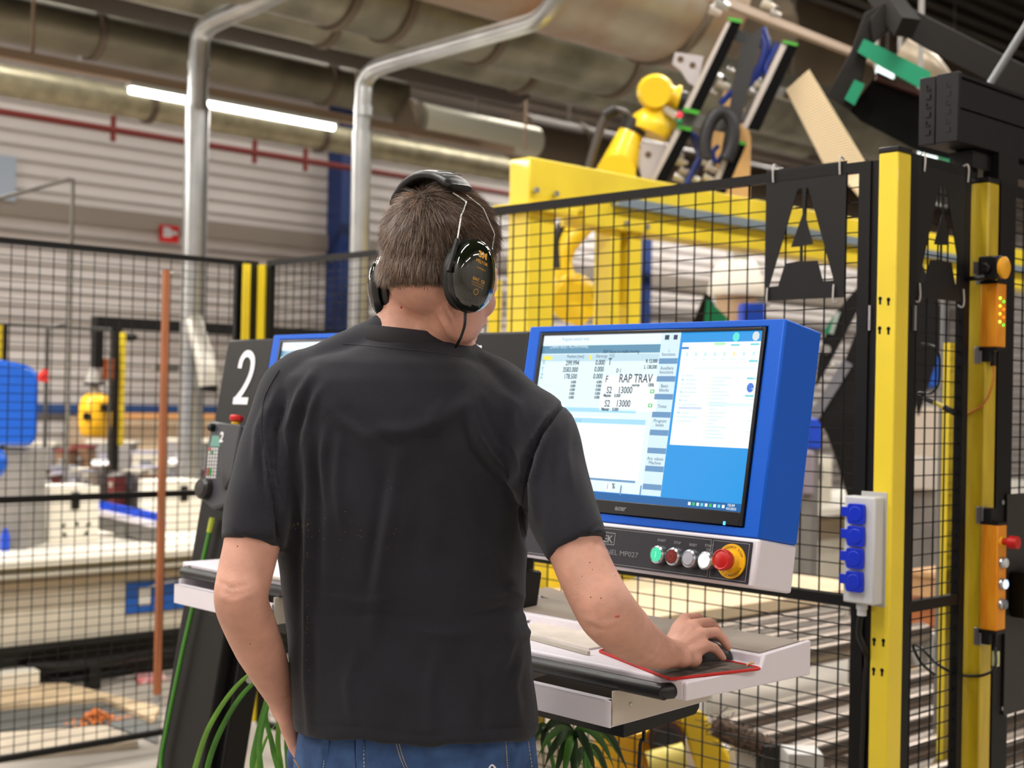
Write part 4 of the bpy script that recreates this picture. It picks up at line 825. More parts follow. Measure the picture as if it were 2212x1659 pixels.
FO_ = [([(664, 930), (668, 1080), (664, 1250), (664, 1420), (668, 1600)], 9, .0050), ([(684, 960), (688, 1100), (684, 1300)], 13, -.0036), ([(644, 1000), (640, 1200), (645, 1500)], 12, -.003),
       ([(705, 920), (696, 990), (700, 1080)], 8, .003), ([(735, 930), (728, 1040), (738, 1150)], 10, .0026),
       ([(600, 840), (578, 900), (572, 980), (590, 1060), (604, 1140)], 8, .0045), ([(618, 850), (598, 930), (600, 1010), (612, 1090)], 7, -.005), ([(648, 850), (622, 930), (628, 1000)], 8, .0045), ([(672, 850), (644, 930), (640, 1000)], 8, -.003), ([(575, 870), (556, 930), (548, 1010)], 7, .003), ([(588, 900), (566, 980), (566, 1060), (580, 1130)], 6, -.003),
       ([(680, 800), (650, 850), (632, 900)], 9, .003), ([(700, 830), (672, 880), (655, 960)], 9, .0028),
       ([(690, 850), (735, 905), (800, 935), (880, 938), (950, 915), (1010, 870), (1040, 830)], 20, .0042), ([(720, 870), (770, 915), (850, 955), (930, 940), (985, 900)], 16, -.0034), ([(960, 860), (930, 900), (940, 930)], 12, .002),
       ([(1012, 880), (1030, 940), (1062, 990), (1104, 1036), (1122, 1062)], 8, .0052), ([(1000, 900), (1020, 970), (1060, 1020), (1100, 1060)], 9, -.0036), ([(1040, 870), (1070, 930), (1110, 985), (1130, 1040)], 9, -.003), ([(1070, 840), (1120, 880), (1140, 950), (1120, 1010)], 12, .0026),
       ([(1222, 868), (1180, 918), (1148, 975), (1128, 1050), (1130, 1120), (1140, 1180)], 6, -.0075), ([(1208, 876), (1168, 925), (1138, 985), (1118, 1050)], 7, .0035), ([(1180, 900), (1172, 960), (1150, 1040), (1158, 1120)], 8, .004), ([(1230, 900), (1222, 980), (1235, 1060)], 10, .0026), ([(1205, 940), (1200, 1030), (1215, 1120)], 10, -.0022),
       ([(604, 1190), (600, 1120), (588, 1040), (580, 960)], 6, -.006), ([(860, 980), (842, 1100), (815, 1250), (800, 1400)], 14, .0026), ([(900, 980), (905, 1100), (890, 1250)], 18, -.0022), ([(830, 1020), (812, 1150), (790, 1300)], 13, -.0024), ([(990, 1050), (1030, 1150), (1090, 1240), (1130, 1280)], 12, .003), ([(1000, 1100), (1050, 1190), (1110, 1260)], 11, -.0026),
       ([(1132, 1292), (1095, 1275), (1040, 1282)], 8, .003), ([(1140, 1320), (1090, 1312), (1020, 1330)], 8, -.003), ([(1150, 1360), (1110, 1380), (1090, 1440)], 9, .003), ([(1130, 1400), (1110, 1480), (1120, 1560)], 10, .0026), ([(700, 1290), (780, 1300), (860, 1290)], 7, .0016), ([(720, 1330), (820, 1322), (900, 1340)], 7, -.0015), ([(880, 1360), (960, 1372), (1040, 1365)], 8, .0014),
       ([(760, 1560), (752, 1480), (770, 1400)], 12, .0024), ([(930, 1590), (925, 1500), (940, 1420)], 14, .002), ([(1040, 1590), (1045, 1520), (1030, 1450)], 12, -.002)]
FO_ = [(a, b, c*1.9) for a, b, c in FO_]; relief(FO_, P2, facing, disp)
HEMS = [([(640, 1556), (760, 1572), (900, 1582), (1040, 1578), (1168, 1558)], 3.2, -.0022), ([(484, 1138), (540, 1166), (606, 1174)], 3.0, -.0020), ([(1190, 1194), (1245, 1170), (1296, 1132)], 3.0, -.0020)]
relief(HEMS, P2, np.ones(len(co), bool), disp, False)
disp += np.array([mnoise.noise(Vector(c)*16.0)*.0022+mnoise.noise(Vector((c[0]*30, c[1]*30, c[2]*9)))*.0016 for c in co])
co += no*disp[:, None]
# gentle unevenness of the lower hem
hm = P2[:, 1] > 1540; co[hm, 2] += (np.sin(P2[hm, 0]/38.0)*.0022+np.sin(P2[hm, 0]/17.0)*.0010)
shirt.vertices.foreach_set('co', co.astype('f').ravel()); shirt.update()
bvh_shirt = BVHTree.FromPolygons([Vector(v) for v in co], [tuple(p.vertices) for p in shirt.polygons])
so = place(shirt, 't_shirt', [SHIRT])
# ribbed collar, following the neck
RIB = M('collar_rib', (40, 39, 44), .9, bump=.8, bscale=1500)
g = G(); NCc = D(893, 728, 2.128); ring_in = []; ring_out = []
N = 56; rr = []
def neckpt(t, lift, rx, ry): return NCc+r0*rx*math.cos(t)+fh*ry*math.sin(t)+up*(lift-.012*math.cos(t)*0-.030*max(0, math.sin(t))-.0075*math.cos(t))
prof = [(.074, .078, -.020), (.0765, .081, -.012), (.074, .078, -.001), (.0705, .0745, .0085), (.068, .072, .0090), (.066, .070, .004), (.066, .070, -.02)]
rr = [[neckpt(2*math.pi*k/N, lf, rx*1.14, ry) for k in range(N)] for rx, ry, lf in prof]
g.rings(rr, RIB, cap=False); g.build('collar', so, MO, smooth=60)
# stitched seams: collar, shoulders, hems
THR = M('thread_black', (62, 60, 64), .8)
def seam(parent, bvh, px, r_, mat, n=40, off=.0006, dash=False, name='seam'):
    L = smooth_path([Vector((x, y, 0)) for x, y in px], 10); pts = []
    for q in L:
        p, nn = hitpx(bvh, q.x, q.y, off)
        if p: pts.append(p)
    g = G()
    if dash:
        for i in range(0, len(pts)-1): a, b = pts[i], pts[i+1]; g.bar(a.lerp(b, .1), a.lerp(b, .7), r_*2, r_*1.2, mat)
    elif len(pts) > 2: g.tube(pts, r_, mat, 6)
    if g.v: return g.build(name, parent, MO, smooth=60)
seam(so, bvh_shirt, [(738, 742), (800, 748), (906, 757), (1000, 770)], .0005, THR)
seam(so, bvh_shirt, [(1226, 866), (1196, 898), (1162, 948), (1138, 1008), (1128, 1070), (1132, 1130), (1140, 1176)], .0009, SHIRT)
seam(so, bvh_shirt, [(604, 800), (572, 860), (566, 930), (576, 1010), (592, 1090), (604, 1160)], .0009, SHIRT)
rd = random.Random(5); g = G(); DU = M('sawdust', (196, 150, 96), .9)
for k in range(90):
    a_ = rd.gauss(0, 1); x, y = (rd.gauss(642, 16), rd.gauss(1134, 5)) if k < 40 else (664+rd.gauss(0, 2), rd.uniform(1100, 1500)) if k < 60 else (rd.uniform(640, 860), rd.gauss(1160, 40))
    if k > 84: x, y = ((846, 1054), (838, 1037), (664, 1195), (781, 1160), (735, 1150))[k-85]
    p, n = hitpx(bvh_shirt, x, y, .0002)
    if p: g.ell(p, rd.uniform(.0002, .00055), DU, None, 5, 3)
o = g.build('sawdust', so, MO); o['kind'] = 'stuff'; o['label'] = 'specks of sawdust on the back'
# ---- jeans, shoes
gj = G(); loft(gj, [(1520, 655, 1148, .108), (1580, 646, 1156, .113), (1660, 634, 1164, .120), (1740, 640, 1160, .118), (1800, 644, 1156, .112)], JEAN, e=2.3)
for s in (-1, 1):
    hx = D(900, 1780, MZ)+r0*s*.095; kx = hx.copy(); kx.z = .50; ax_ = hx.copy(); ax_.z = .085
    gj.tube([hx+up*.02, (hx+kx)/2+r0*s*.01, kx+fh*.01, (kx+ax_)/2-fh*.010, ax_, ax_-up*.05], [.098, .090, .070, .068, .066, .068], JEAN, 28, 5)
gj.ell(D(662, 1640, 2.20), (.028, .04, .05), JEAN, None, 16, 12)
jm = sculpt(gj, .007, 5, .5); jco, jno = mesh_arrays(jm); P2, _z = nproj(jco); dj = np.zeros(len(jco)); fc = np.ones(len(jco), bool)
relief([([(700, 1590), (690, 1700)], 8, .003), ([(1085, 1590), (1110, 1680)], 9, .003), ([(900, 1590), (898, 1800)], 6, -.004), ([(760, 1640), (800, 1700)], 10, .002), ([(1000, 1640), (1040, 1700)], 10, .002)], P2, (jno@afw) < .2, dj); jco += jno*dj[:, None]; jm.vertices.foreach_set('co', jco.astype('f').ravel()); jm.update()
bvh_j = BVHTree.FromPolygons([Vector(v) for v in jco], [tuple(p.vertices) for p in jm.polygons]); jo = place(jm, 'jeans', [JEAN])
ST = M('tan_stitch', (186, 176, 150), .8); STY = M('yellow_stitch', (196, 150, 70), .8)
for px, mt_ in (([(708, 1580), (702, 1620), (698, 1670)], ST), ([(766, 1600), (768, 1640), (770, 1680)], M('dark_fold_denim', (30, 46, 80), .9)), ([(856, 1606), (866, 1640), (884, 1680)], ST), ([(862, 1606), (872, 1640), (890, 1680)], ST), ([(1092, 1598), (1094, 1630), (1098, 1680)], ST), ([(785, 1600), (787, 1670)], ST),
                ([(634, 1640), (642, 1650), (650, 1668)], STY), ([(1140, 1600), (1150, 1670)], ST)):
    seam(jo, bvh_j, px, .0007, mt_, dash=(mt_ in (ST, STY)), name='stitching')
for x in (704, 778, 1100):
    p, n = hitpx(bvh_j, x, 1612, .002)
    if p: g = G(); g.obox(p, r0*.0055, fh*.0015, up*.028, JEAN); g.build('belt_loop', jo, MO, bev=.001)
p, n = hitpx(bvh_j, 1062, 1658, .001)
if p: g = G(); g.tube([p-r0*.006-up*.004, p+up*.004, p+r0*.006-up*.002], .0015, WPR, 6, 3); g.build('white_mark', jo, MO)
SHO = M('shoe_leather', (40, 36, 32), .5)
for s in (-1, 1):
    ax_ = D(900, 1780, MZ)+r0*s*.095; ax_.z = 0; g = G()
    rr = [ringpts(ax_+fh*y_+up*h_*.55, w_, .001, 4) for y_, w_, h_ in ()]
    rows = [(-.085, .026, .05), (-.07, .038, .085), (-.03, .042, .11), (.03, .044, .10), (.09, .048, .075), (.15, .045, .055), (.185, .030, .04), (.195, .012, .03)]
    g.rings([[ax_+fh*y_+r0*w_*math.cos(t)+up*max(.012, h_/2+h_/2*math.sin(t)) for t in [2*math.pi*k/20 for k in range(20)]] for y_, w_, h_ in rows], SHO)
    g.prism([ax_+fh*y_+r0*w_*1.06 for y_, w_, h_ in rows]+[ax_+fh*y_-r0*w_*1.06 for y_, w_, h_ in rows[::-1]], (0, 0, .014), BLKS); g.build('shoe', man, smooth=50)
# ---- hair
HAIR = [M('hair_brown_%d' % k, c_  , .36, spec=.8) for k, c_ in enumerate(((98, 70, 50), (144, 110, 82), (58, 42, 32), (196, 176, 154)))]  # paler tones put highlights into the strand colour
hc = H(0, -.012, .020)
def hmask(d):
    """d: local direction from the skull centre; >0 inside the hair, with distance-like value"""
    x, y, z = d; n_ = math.sqrt(x*x+y*y+z*z); x, y, z = x/n_, y/n_, z/n_
    az = math.degrees(math.atan2(abs(x), -y)); el = math.degrees(math.asin(max(-1, min(1, z))))   # az 0 = back, 180 = face
    lim = np.interp(az, [0, 25, 50, 68, 80, 95, 108, 120, 140, 180], [-46, -46, -44, -38, -26, -20, -12, 8, 26, 30])
    return el-lim
cap_g = G(); NA, NE = 96, 60; idx = {}; vs = []; fs = []
cnt = np.array(bb_co)
for i in range(NE+1):
    el = math.radians(-58+i*(148/NE))
    for j in range(NA):
        az = 2*math.pi*j/NA; d = Vector((math.cos(el)*math.sin(az), -math.cos(el)*math.cos(az), math.sin(el))); mk = hmask(d)
        if mk < -2: continue
        wd_ = RH @ d; loc, nr, _, _ = bvh_body.ray_cast(hc+wd_*.25, -wd_)
        if loc is None: continue
        th = .0004+.0045*min(1, max(0, mk)/20)+.004*max(0, d.z)
        idx[(i, j)] = len(vs); vs.append(loc+nr*th)
for i in range(NE):
    for j in range(NA):
        q = [(i, j), (i, (j+1) % NA), (i+1, (j+1) % NA), (i+1, j)]
        if all(k in idx for k in q): fs.append(tuple(idx[k] for k in q))
cap_g.add(vs, fs, M('hair_base', (46, 35, 28), .8, bump=1, bscale=400))
# strands as slim three-sided locks
rs = np.random.RandomState(3); SV = []; SF = []; SM = []; whorl = Vector((0, -.62, .78)).normalized()
made = 0; target = 30000; sink = 0
while made < target:
    d = Vector(rs.normal(size=3)).normalized(); mk = hmask(d)
    if mk < 0 and not (mk > -4 and rs.rand() < .25): continue
    if d.z < -.9: continue
    if (RH @ d).dot(fh) > .55 and rs.rand() < .7: continue    # fewer on the far side
    wd_ = RH @ d; loc, nr, _, _ = bvh_body.ray_cast(hc+wd_*.25, -wd_)
    if loc is None: continue
    made += 1; th = .0035*min(1, max(0, mk)/20)+.003*max(0, d.z)
    low = min(1, max(0, mk)/22); L = (.004+.022*low)*(.8+.4*rs.rand())*(1.0+.25*max(0, d.z))
    flow = (d-whorl); flow = RH @ flow; flow -= nr*flow.dot(nr)
    flow = flow.normalized()-up*.55*min(1, 1.2-d.z); flow -= nr*flow.dot(nr); flow.normalize()
    side = nr.cross(flow); jit = rs.normal(size=2)
    cl = Vector(mnoise.noise_vector(loc*95.0))*.75; lift = (.50+.45*max(0, d.z))*(.6+.8*rs.rand()) if low > .2 else .2
    if d.z > .35: lift += .18*rs.rand()
    d0 = (flow+nr*lift+side*(.26*jit[0]+1.0*cl.x)+nr*(.14*jit[1]+.5*cl.y)+flow*.4*cl.z).normalized(); root = loc+nr*(th*.5)
    rad = (.00030+.00024*rs.rand())*(.75 if low < .3 else 1); k0 = len(SV); ns = 4
    mi_ = rs.choice([0, 0, 1, 1, 2, 3] if rs.rand() < .55 else [0, 1, 2, 2])
    for s_ in range(ns+1):
        t = s_/ns; p = root+d0*L*t+(flow*.55-nr*.42-up*.25)*L*t*t*.5
        r_ = rad*(1-t*.85)
        a_ = side.normalized(); b_ = d0.cross(a_)
        for q in range(3): an = q*2.0944; v = p+(a_*math.cos(an)+b_*math.sin(an))*r_; SV.append((v.x, v.y, v.z))
    for s_ in range(ns):
        for q in range(3): a = k0+s_*3+q; b = k0+s_*3+(q+1) % 3; SF.append((a, b, b+3, a+3)); SM.append(mi_)
k = len(cap_g.v); me = bpy.data.meshes.new('hair'); av = np.array([tuple(v) for v in cap_g.v]+SV)-np.array(MO)
me.from_pydata(av.tolist(), [], cap_g.f+[tuple(a+k for a in f) for f in SF])
for mt_ in HAIR: me.materials.append(mt_)
me.materials.append(M('hair_base')); me.polygons.foreach_set('material_index', [4]*len(cap_g.f)+SM); me.polygons.foreach_set('use_smooth', [True]*len(me.polygons)); me.update()
ho = bpy.data.objects.new('hair', me); COL.objects.link(ho); ho.parent = man; ho['label'] = 'short brown hair, highlights put in as pale strands'
# ---- ear defenders
ed = thing('ear_defenders', 'dark green and black ear defenders with a padded headband on the man\'s head', 'ear defenders', tuple(HC))
PADM = M('padded_leatherette', (20, 20, 22), .38, bump=.25, bscale=70); SHELL = M('dark_green_shell', (16, 22, 12), .07, coat=1.0); CUS = M('cup_cushion', (20, 20, 20), .45); WIRM = M('wire_chrome', (190, 190, 186), .22, .95)
bc = lambda th, rad, y: H(.001+rad[0]*math.sin(th), y-.010-.036*math.cos(th), .022+rad[1]*math.cos(th))
th0, th1 = math.radians(-52), math.radians(37); rr = []
NB = 40
for i in range(NB+1):
    th = th0+(th1-th0)*i/NB; u = (th-math.radians(-8)); pinch = 1-.12*math.exp(-((th-math.radians(20))/.09)**2)
    w_ = .0255*(1 if 0 < i < NB else .9); tk = .0080*pinch*(1 if 1 < i < NB-1 else .7)
    c = bc(th, (.089, .106), -.012); n_ = (sH*math.sin(th)+uH*math.cos(th)).normalized(); ya = (fH+n_*.34).normalized(); n_ = (n_-fH*.34).normalized()
    rr.append([c+ya*w_*math.copysign(abs(math.cos(q))**.6, math.cos(q))+n_*tk*math.copysign(abs(math.sin(q))**.8, math.sin(q)) for q in [2*math.pi*k/20 for k in range(20)]])
g = G(); g.rings(rr, PADM); hb = g.build('headband', ed, smooth=50)
g = G(); 
for th in (math.radians(17), math.radians(24)):
    a, b = bc(th, (.089+.0076, .106+.0018), -.012-.021), bc(th, (.089+.0112, .106+.0158), -.012+.017); g.tube([a, (a+b)/2, b], .0006, M('pad_stitch', (70, 70, 74), .6), 6)
g.build('stitching', hb, tuple(HC))
def cup(s, cen, zin):
    """s: +1 right, -1 left; cen: local centre of the cup's outer face"""
    cx_, cy_, cz_ = cen; tl = math.radians(8)
    ey = Vector((0, math.cos(tl), math.sin(tl))); ez = Vector((0, -math.sin(tl), math.cos(tl)))
    def ringc(x, a, b, n=40): return [H(*(Vector((s*x, cy_, cz_))+ey*a*math.cos(t)*(1.0)+ez*b*math.sin(t)*(1+.04*math.cos(t)))) for t in [2*math.pi*k/n for k in range(n)]]
    g = G(); g.rings([ringc(zin, .030, .042), ringc(zin, .037, .049), ringc(zin+.006, .0385, .0505), ringc(zin+.012, .037, .049), ringc(zin+.014, .034, .046)], CUS); g.build('ear_cushion', ed, smooth=50)
    g = G(); prof = [(0, .034, .046), (.002, .0405, .0515), (.010, .0425, .0535), (.018, .0415, .0525), (.0255, .0375, .0485), (.031, .0300, .0410), (.0340, .0200, .0300), (.0352, .0100, .0160), (.0355, .002, .003)]
    g.rings([ringc(zin+.013+x, a, b) for x, a, b in prof], SHELL); cu_ = g.build('cup_shell', ed, smooth=60, label='glossy dark green cup')
    g = G(); g.rings([ringc(zin+.013, .036, .048), ringc(zin+.0125, .0415, .0525), ringc(zin+.0175, .0432, .0545), ringc(zin+.0235, .0428, .0538), ringc(zin+.0235, .034, .046)], M('cup_black_rim', (15, 15, 15), .3)); g.build('rim', ed, smooth=60)
    return g, (ringc, cu_)
zR = .0685; cR = (0, -.034, -.024)
_, (rc_, cuR) = cup(1, cR, zR); cup(-1, (0, -.006, -.024), .0635)
# arms and wires
def hold(s):
    yo = 0 if s > 0 else .028; zz_ = zR if s > 0 else .0635; H = lambda x, y, z: HC+RH @ Vector((x*(1 if s > 0 or abs(x) < .07 else .9), y+(yo if z < .06 else 0), z))
    g = G(); x = s*(zz_+.020); a = H(x, -.074, .018); b = H(x, -.080, -.034); g.bar(a, b, .007, .006, BLKS); g.ell(H(x, -.074, -.020), (.007, .007, .007), BLKS, None, 14, 8); g.build('wire_holder', ed, bev=.0015)
    a2 = H(x, .004, .030); g = G(); g.bar(a2, H(x, .008, .006), .006, .006, BLKS); g.build('wire_holder', ed, bev=.0015)
    w1 = [H(s*.055, -.064, .094), H(s*.071, -.050, .084), H(s*.084, -.070, .054), H(s*.0885, -.074, .018), H(s*.0885, -.078, -.005)]
    w2 = [H(s*.056, -.036, .102), H(s*.074, -.014, .088), H(s*.083, .012, .056), H(s*.0885, .006, .030), H(s*.0885, .006, .018)]
    for w_ in (w1, w2):
        g = G(); pts = []
        for i in range(len(w_)-1): pts += [w_[i].lerp(w_[i+1], t) for t in ((.0, .12, .88) if i else (0, .88))]
        g.tube(pts+[w_[-1]], .00125, WIRM, 8); g.build('wire_arm', ed, smooth=60)
hold(1); hold(-1)
# gold print on the right cup, laid onto the shell
co_s = [Vector(v.co)+Vector(HC) for v in cuR.data.vertices]; bvc = BVHTree.FromPolygons(co_s, [tuple(p.vertices) for p in cuR.data.polygons]); GOLD = M('gold_print', (226, 164, 44), .4)
g = G()
for s_, sz, yy, zz, bo in (('3M', .0125, -.044, -.002, .0007), ('PELTOR', .0062, -.044, -.011, .0001), ('OPTIME II', .0040, -.044, -.020, 0), ('EAC  CE', .0060, -.044, -.0375, .0001), ('3M SVENSKA AB  BOX 2341', .0019, -.044, -.0413, 0), ('SE-331 02 VARNAMO', .0022, -.044, -.0449, 0)):
    vs, fs = text(s_, sz, (0, 0, 0), (1, 0, 0), (0, 1, 0), GOLD, .0, 'CENTER', 1.1, bo); out = []
    for v in vs:
        o_ = H(.16, yy-.0+v.x, zz+v.y); loc, nr, _, _ = bvc.ray_cast(o_, -sH); out.append((loc+nr*.00025) if loc else o_-sH*.05)
    g.add(out, fs, GOLD)
for k in range(1):
    vs = []; n = 20
    for q in range(n+1):
        a = 2*math.pi*q/n
        for r_ in (.0036, .0042): o_ = H(.16, -.044+r_*math.cos(a), -.0525+r_*math.sin(a)); loc, nr, _, _ = bvc.ray_cast(o_, -sH); vs.append((loc+nr*.00025) if loc else o_-sH*.05)
    g.add(vs, [(2*q, 2*q+1, 2*q+3, 2*q+2) for q in range(n)], GOLD)
g.build('gold_lettering', cuR, tuple(HC), smooth=0)
g = G(); a = H(zR+.02, -.030, -.072); g.tube([a+up*.004, a-up*.006, D(1004, 700, 1.99), D(1000, 716, 1.995), D(994, 732, 2.0), D(984, 750, 2.02)], .0022, BLKS, 8, 5); g.build('cable', ed, smooth=60, label='thin black cable running to the collar')
# ================================================================= overhead ducts, pipes, lamp rail
BROWNR = M('rail_tan', (150, 128, 108), .55)
def duct(label, c, lowpx, dia, xa, xb, rings, mat=GALV, ringmat=None, seams=()):
    """lowpx: a photo point on the duct's lower edge; c: its Y"""
    lo = PY(lowpx[0], lowpx[1], c).z; zc = lo+dia/2*1.02; t = thing('ventilation_duct', label, 'duct', (xa, c, zc))
    g = G(); g.cyl((xa, c, zc), (xb, c, zc), dia/2, mat, 40); g.build('duct_tube', t)
    for px in rings:
        x = PY(px[0], px[1], c).x; g = G(); g.cyl((x-.03, c, zc), (x+.03, c, zc), dia/2+.022, ringmat or M('duct_ring', (104, 92, 78), .6, .3), 40); g.build('flange_ring', t)
    g = G(); x = xa+.8
    while x < xb: g = G(); g.box(x-.012, x+.012, c-.004, c+.004, zc, ZC, GREYP); g.build('hanger_strap', t); x += 3.4
    return t, zc
duct('huge galvanised duct with rust stains above the yellow robot', 6.0, (1314, 106), .95, 1.6, PY(1500, 60, 6.0).x, [(1425, 90), (1130, 30)],
     M('rusty_galvanised', (166, 158, 142), .42, .6, var=.15, vscale=2, bump=.2, bscale=6, c2=(150, 112, 84)))
duct('wide galvanised duct under the huge one, crossing above the man', 7.3, (900, 104), .56, 1.0, 16, [(1040, 110), (1325, 170), (724, 20), (840, 60)])
duct('narrower galvanised duct low beside the wide one', 8.4, (771, 116), .42, 1.0, 12.2, [(1125, 180), (700, 80), (1560, 260)])
duct('long galvanised duct with olive tint high at left, above the lit lamp', 11.0, (400, 166), .42, 1.5, 8.85, [(200, 110), (700, 200)], M('galvanised_olive', (126, 120, 102), .45, .6, var=.15, vscale=2))
duct('bright galvanised duct section ending above the second upright pipe', 10.8, (960, 306), .34, 8.96, 10.6, [(880, 250)], M('galvanised_light', (200, 196, 176), .4, .6))
duct('dim brown duct run in the distance over the yellow beam', 11.2, (1150, 355), .55, 10.75, 20, [(1240, 330)], M('duct_brown', (96, 82, 68), .6, .3))
duct('long pale duct running just above the wall pipe at left', 12.6, (400, 276), .30, 2, 21, [(320, 240), (690, 300)], M('galvanised_cream', (178, 170, 142), .42, .55, var=.12))
duct('dark wide duct in the top left corner', 9.4, (200, 22), .6, .5, 9, [], M('duct_dark', (58, 50, 42), .7, .2))
# dark box ducts / steel above
g = G(); 
for k, (yy, zz) in enumerate(((5.0, 5.6), (9.6, 5.3), (12.6, 5.6))): g.box(X0, X1, yy-.1, yy+.1, zz, zz+.45, M('dark_steel', (40, 35, 30), .7)); one(g, 'roof_girder', ['dark roof girder nearest above the ducts', 'dark roof girder over the lamp rail', 'dark roof girder near the far wall'][k], 'girder', (0, yy, zz)); g = G()
# red sprinkler pipe
REDP = M('sprinkler_red', (116, 34, 26), .5); p = PY(200, 273, 13.2); t = thing('sprinkler_pipe', 'thin dark red sprinkler pipe along the far wall', 'pipe', (0, 13.2, p.z))
g = G(); g.cyl((1, 13.2, p.z), (22, 13.2, p.z), .035, REDP, 12); g.build('pipe_run', t)
for x, y in ((245, 262), (550, 340), (660, 350)): q = PY(x, y, 13.2); g = G(); g.cyl((q.x, 13.2, p.z-.12), (q.x, 13.2, p.z+.14), .03, REDP, 8); g.build('sprinkler_branch', t)
# lamp rail with the lit luminaire
a, b = PY(276, 189, 9.9), PY(724, 279, 9.9); zl = (a.z+b.z)/2
luminaire((a.x+b.x)/2, 9.9, zl+.01, b.x-a.x, 'lit tube lamp hanging from the tan rail at upper left', rod=False)
_ld = bpy.data.lights.new('luminaire_light', 'AREA'); _ld.shape = 'RECTANGLE'; _ld.size = b.x-a.x; _ld.size_y = .06; _ld.energy = 70; _ld.color = (1, .955, .89); _lo = bpy.data.objects.new('luminaire_light', _ld); COL.objects.link(_lo); _lo.location = ((a.x+b.x)/2, 9.9, zl-.035)
g = G(); g.box(3.0, PY(1105, 355, 9.9).x, 9.86, 9.94, zl+.06, zl+.13, BROWNR)
for x in (4.5, 7.5, 9.6): g.box(x-.01, x+.01, 9.89, 9.91, zl+.13, ZC, BROWNR)
one(g, 'lamp_rail', 'long tan rail carrying the lit tube lamp', 'rail', (6, 9.9, zl))
# upright pipes with bends
def uppipe(label, base, up_, bend, r):
    pts = [D(*q) for q in base]; V = D(*up_); t = thing('extraction_pipe', label, 'pipe', (V.x, V.y, 0)); pz = [Vector((V.x, V.y, 0)), Vector((V.x, V.y, V.z*.5)), V]
    tail = [PX(x, y, V.x) for x, y in bend]; path = pz+tail
    g = G(); g.tube([path[0], path[1], path[2]]+smooth_path(tail, 4), r, GALV2, 24); g.build('pipe_run', t, smooth=60)
    for q in (tail[0]-Vector((0, 0, .12)),): g = G(); g.cyl(q, q+Vector((0, 0, .05)), r*1.12, GALV2, 24); g.build('clamp_ring', t)
    return t, V
t, V1p = uppipe('upright galvanised pipe left of the man, bending right at the ceiling', [], (428, 180, 9.0), [(431, 110), (434, 82), (447, 58), (476, 40), (560, 2), (700, -70)], .065)
g = G(); q = D(412, 712, 8.0); g.cyl((V1p.x, V1p.y, 0), (V1p.x, V1p.y, 3.3), .077, GALV2, 24); g.build('outer_sleeve', t)
g = G(); SILV = M('foil_hose', (196, 192, 182), .4, .4, bump=1.0, bscale=60); g.tube([D(418, 690, 8.9), D(432, 740, 8.85), D(446, 790, 8.8), D(452, 832, 8.8)], [.055, .06, .066, .068], SILV, 14, 4); g.cyl(D(452, 832, 8.8), D(451, 846, 8.8), .055, BLKS, 14)
g.build('side_branch', t); g = G(); g.box(*(lambda p, q: (p.x, q.x, p.y-.02, p.y+.02, q.z, p.z))(D(332, 786, 9.0), D(410, 803, 9.0)), M('grey_bracket', (110, 106, 98), .6)); g.build('cross_bracket', t)
t, V2p = uppipe('upright galvanised pipe behind the man, bending right above his head', [], (783, 240, 7.0), [(786, 200), (788, 178), (800, 158), (832, 140), (1000, 92), (1130, 55), (1165, 40), (1190, 15), (1240, -60)], .043)
g = G(); g.cyl((V2p.x, V2p.y, 0), (V2p.x, V2p.y, PY(780, 285, V2p.y).z), .05, GALV2, 24); g.build('outer_sleeve', t)
# thin grey bracket pipe at left
g = G(); a = D(158, 388, 8.4); g.tube([Vector((a.x, a.y, 0)), a-Vector((0, 0, .05)), a+Vector((0, 0, .0)), D(150, 387, 8.4), D(-60, 445, 8.0)], .0125, M('thin_pipe_grey', (112, 108, 100), .5, .3), 10)
one(g, 'bent_pipe', 'thin grey pipe bent at the top, rising behind the left fence', 'pipe', (a.x, a.y, 0), smooth=60)
g = G(); a = D(103, 708, 8.5); g.tube([Vector((a.x, a.y, 0)), a, D(148, 698, 8.5)], .013, M('thin_pipe_dark', (66, 64, 60), .5), 8); one(g, 'bent_pipe', 'thin dark upright rod with a red funnel beside it', 'pipe', (a.x, a.y, 0))
g = G(); g.prism([D(82, 822, 8.48), D(104, 826, 8.48), D(103, 796, 8.48)], (0, .06, 0), RED); one(g, 'funnel', 'small red funnel on the thin dark rod', 'funnel', tuple(D(90, 815, 7.5)))
# blue-white wall door far left, fire sign
a, b = PY(-14, 333, 13.93), PY(33, 435, 13.93); g = G(); g.box(a.x, b.x, 13.93, 13.99, b.z, a.z, M('pale_blue_panel', (160, 172, 188), .5)); one(g, 'wall_hatch', 'pale blue hatch high on the far wall at the left edge', 'hatch', (a.x, 13.93, b.z))
a, b = PY(346, 485, 13.9), PY(384, 525, 13.9); t = thing('fire_sign', 'red and white fire sign on the far wall', 'sign', (a.x, 13.88, b.z))
g = G(); g.box(a.x, b.x, 13.88, 13.92, b.z, a.z, M('sign_red', (214, 30, 28), .5)); g.build('plate', t)
g = G(); w_, h_ = b.x-a.x, a.z-b.z; P = lambda u, v: Vector((a.x+w_*u, 13.878, a.z-h_*v)); g.prism([P(.12, .12), P(.5, .15), P(.55, .3), P(.9, .35), P(.9, .55), P(.6, .55), P(.6, .7), P(.12, .75)], (0, -.004, 0), WPR); g.build('symbol', t)
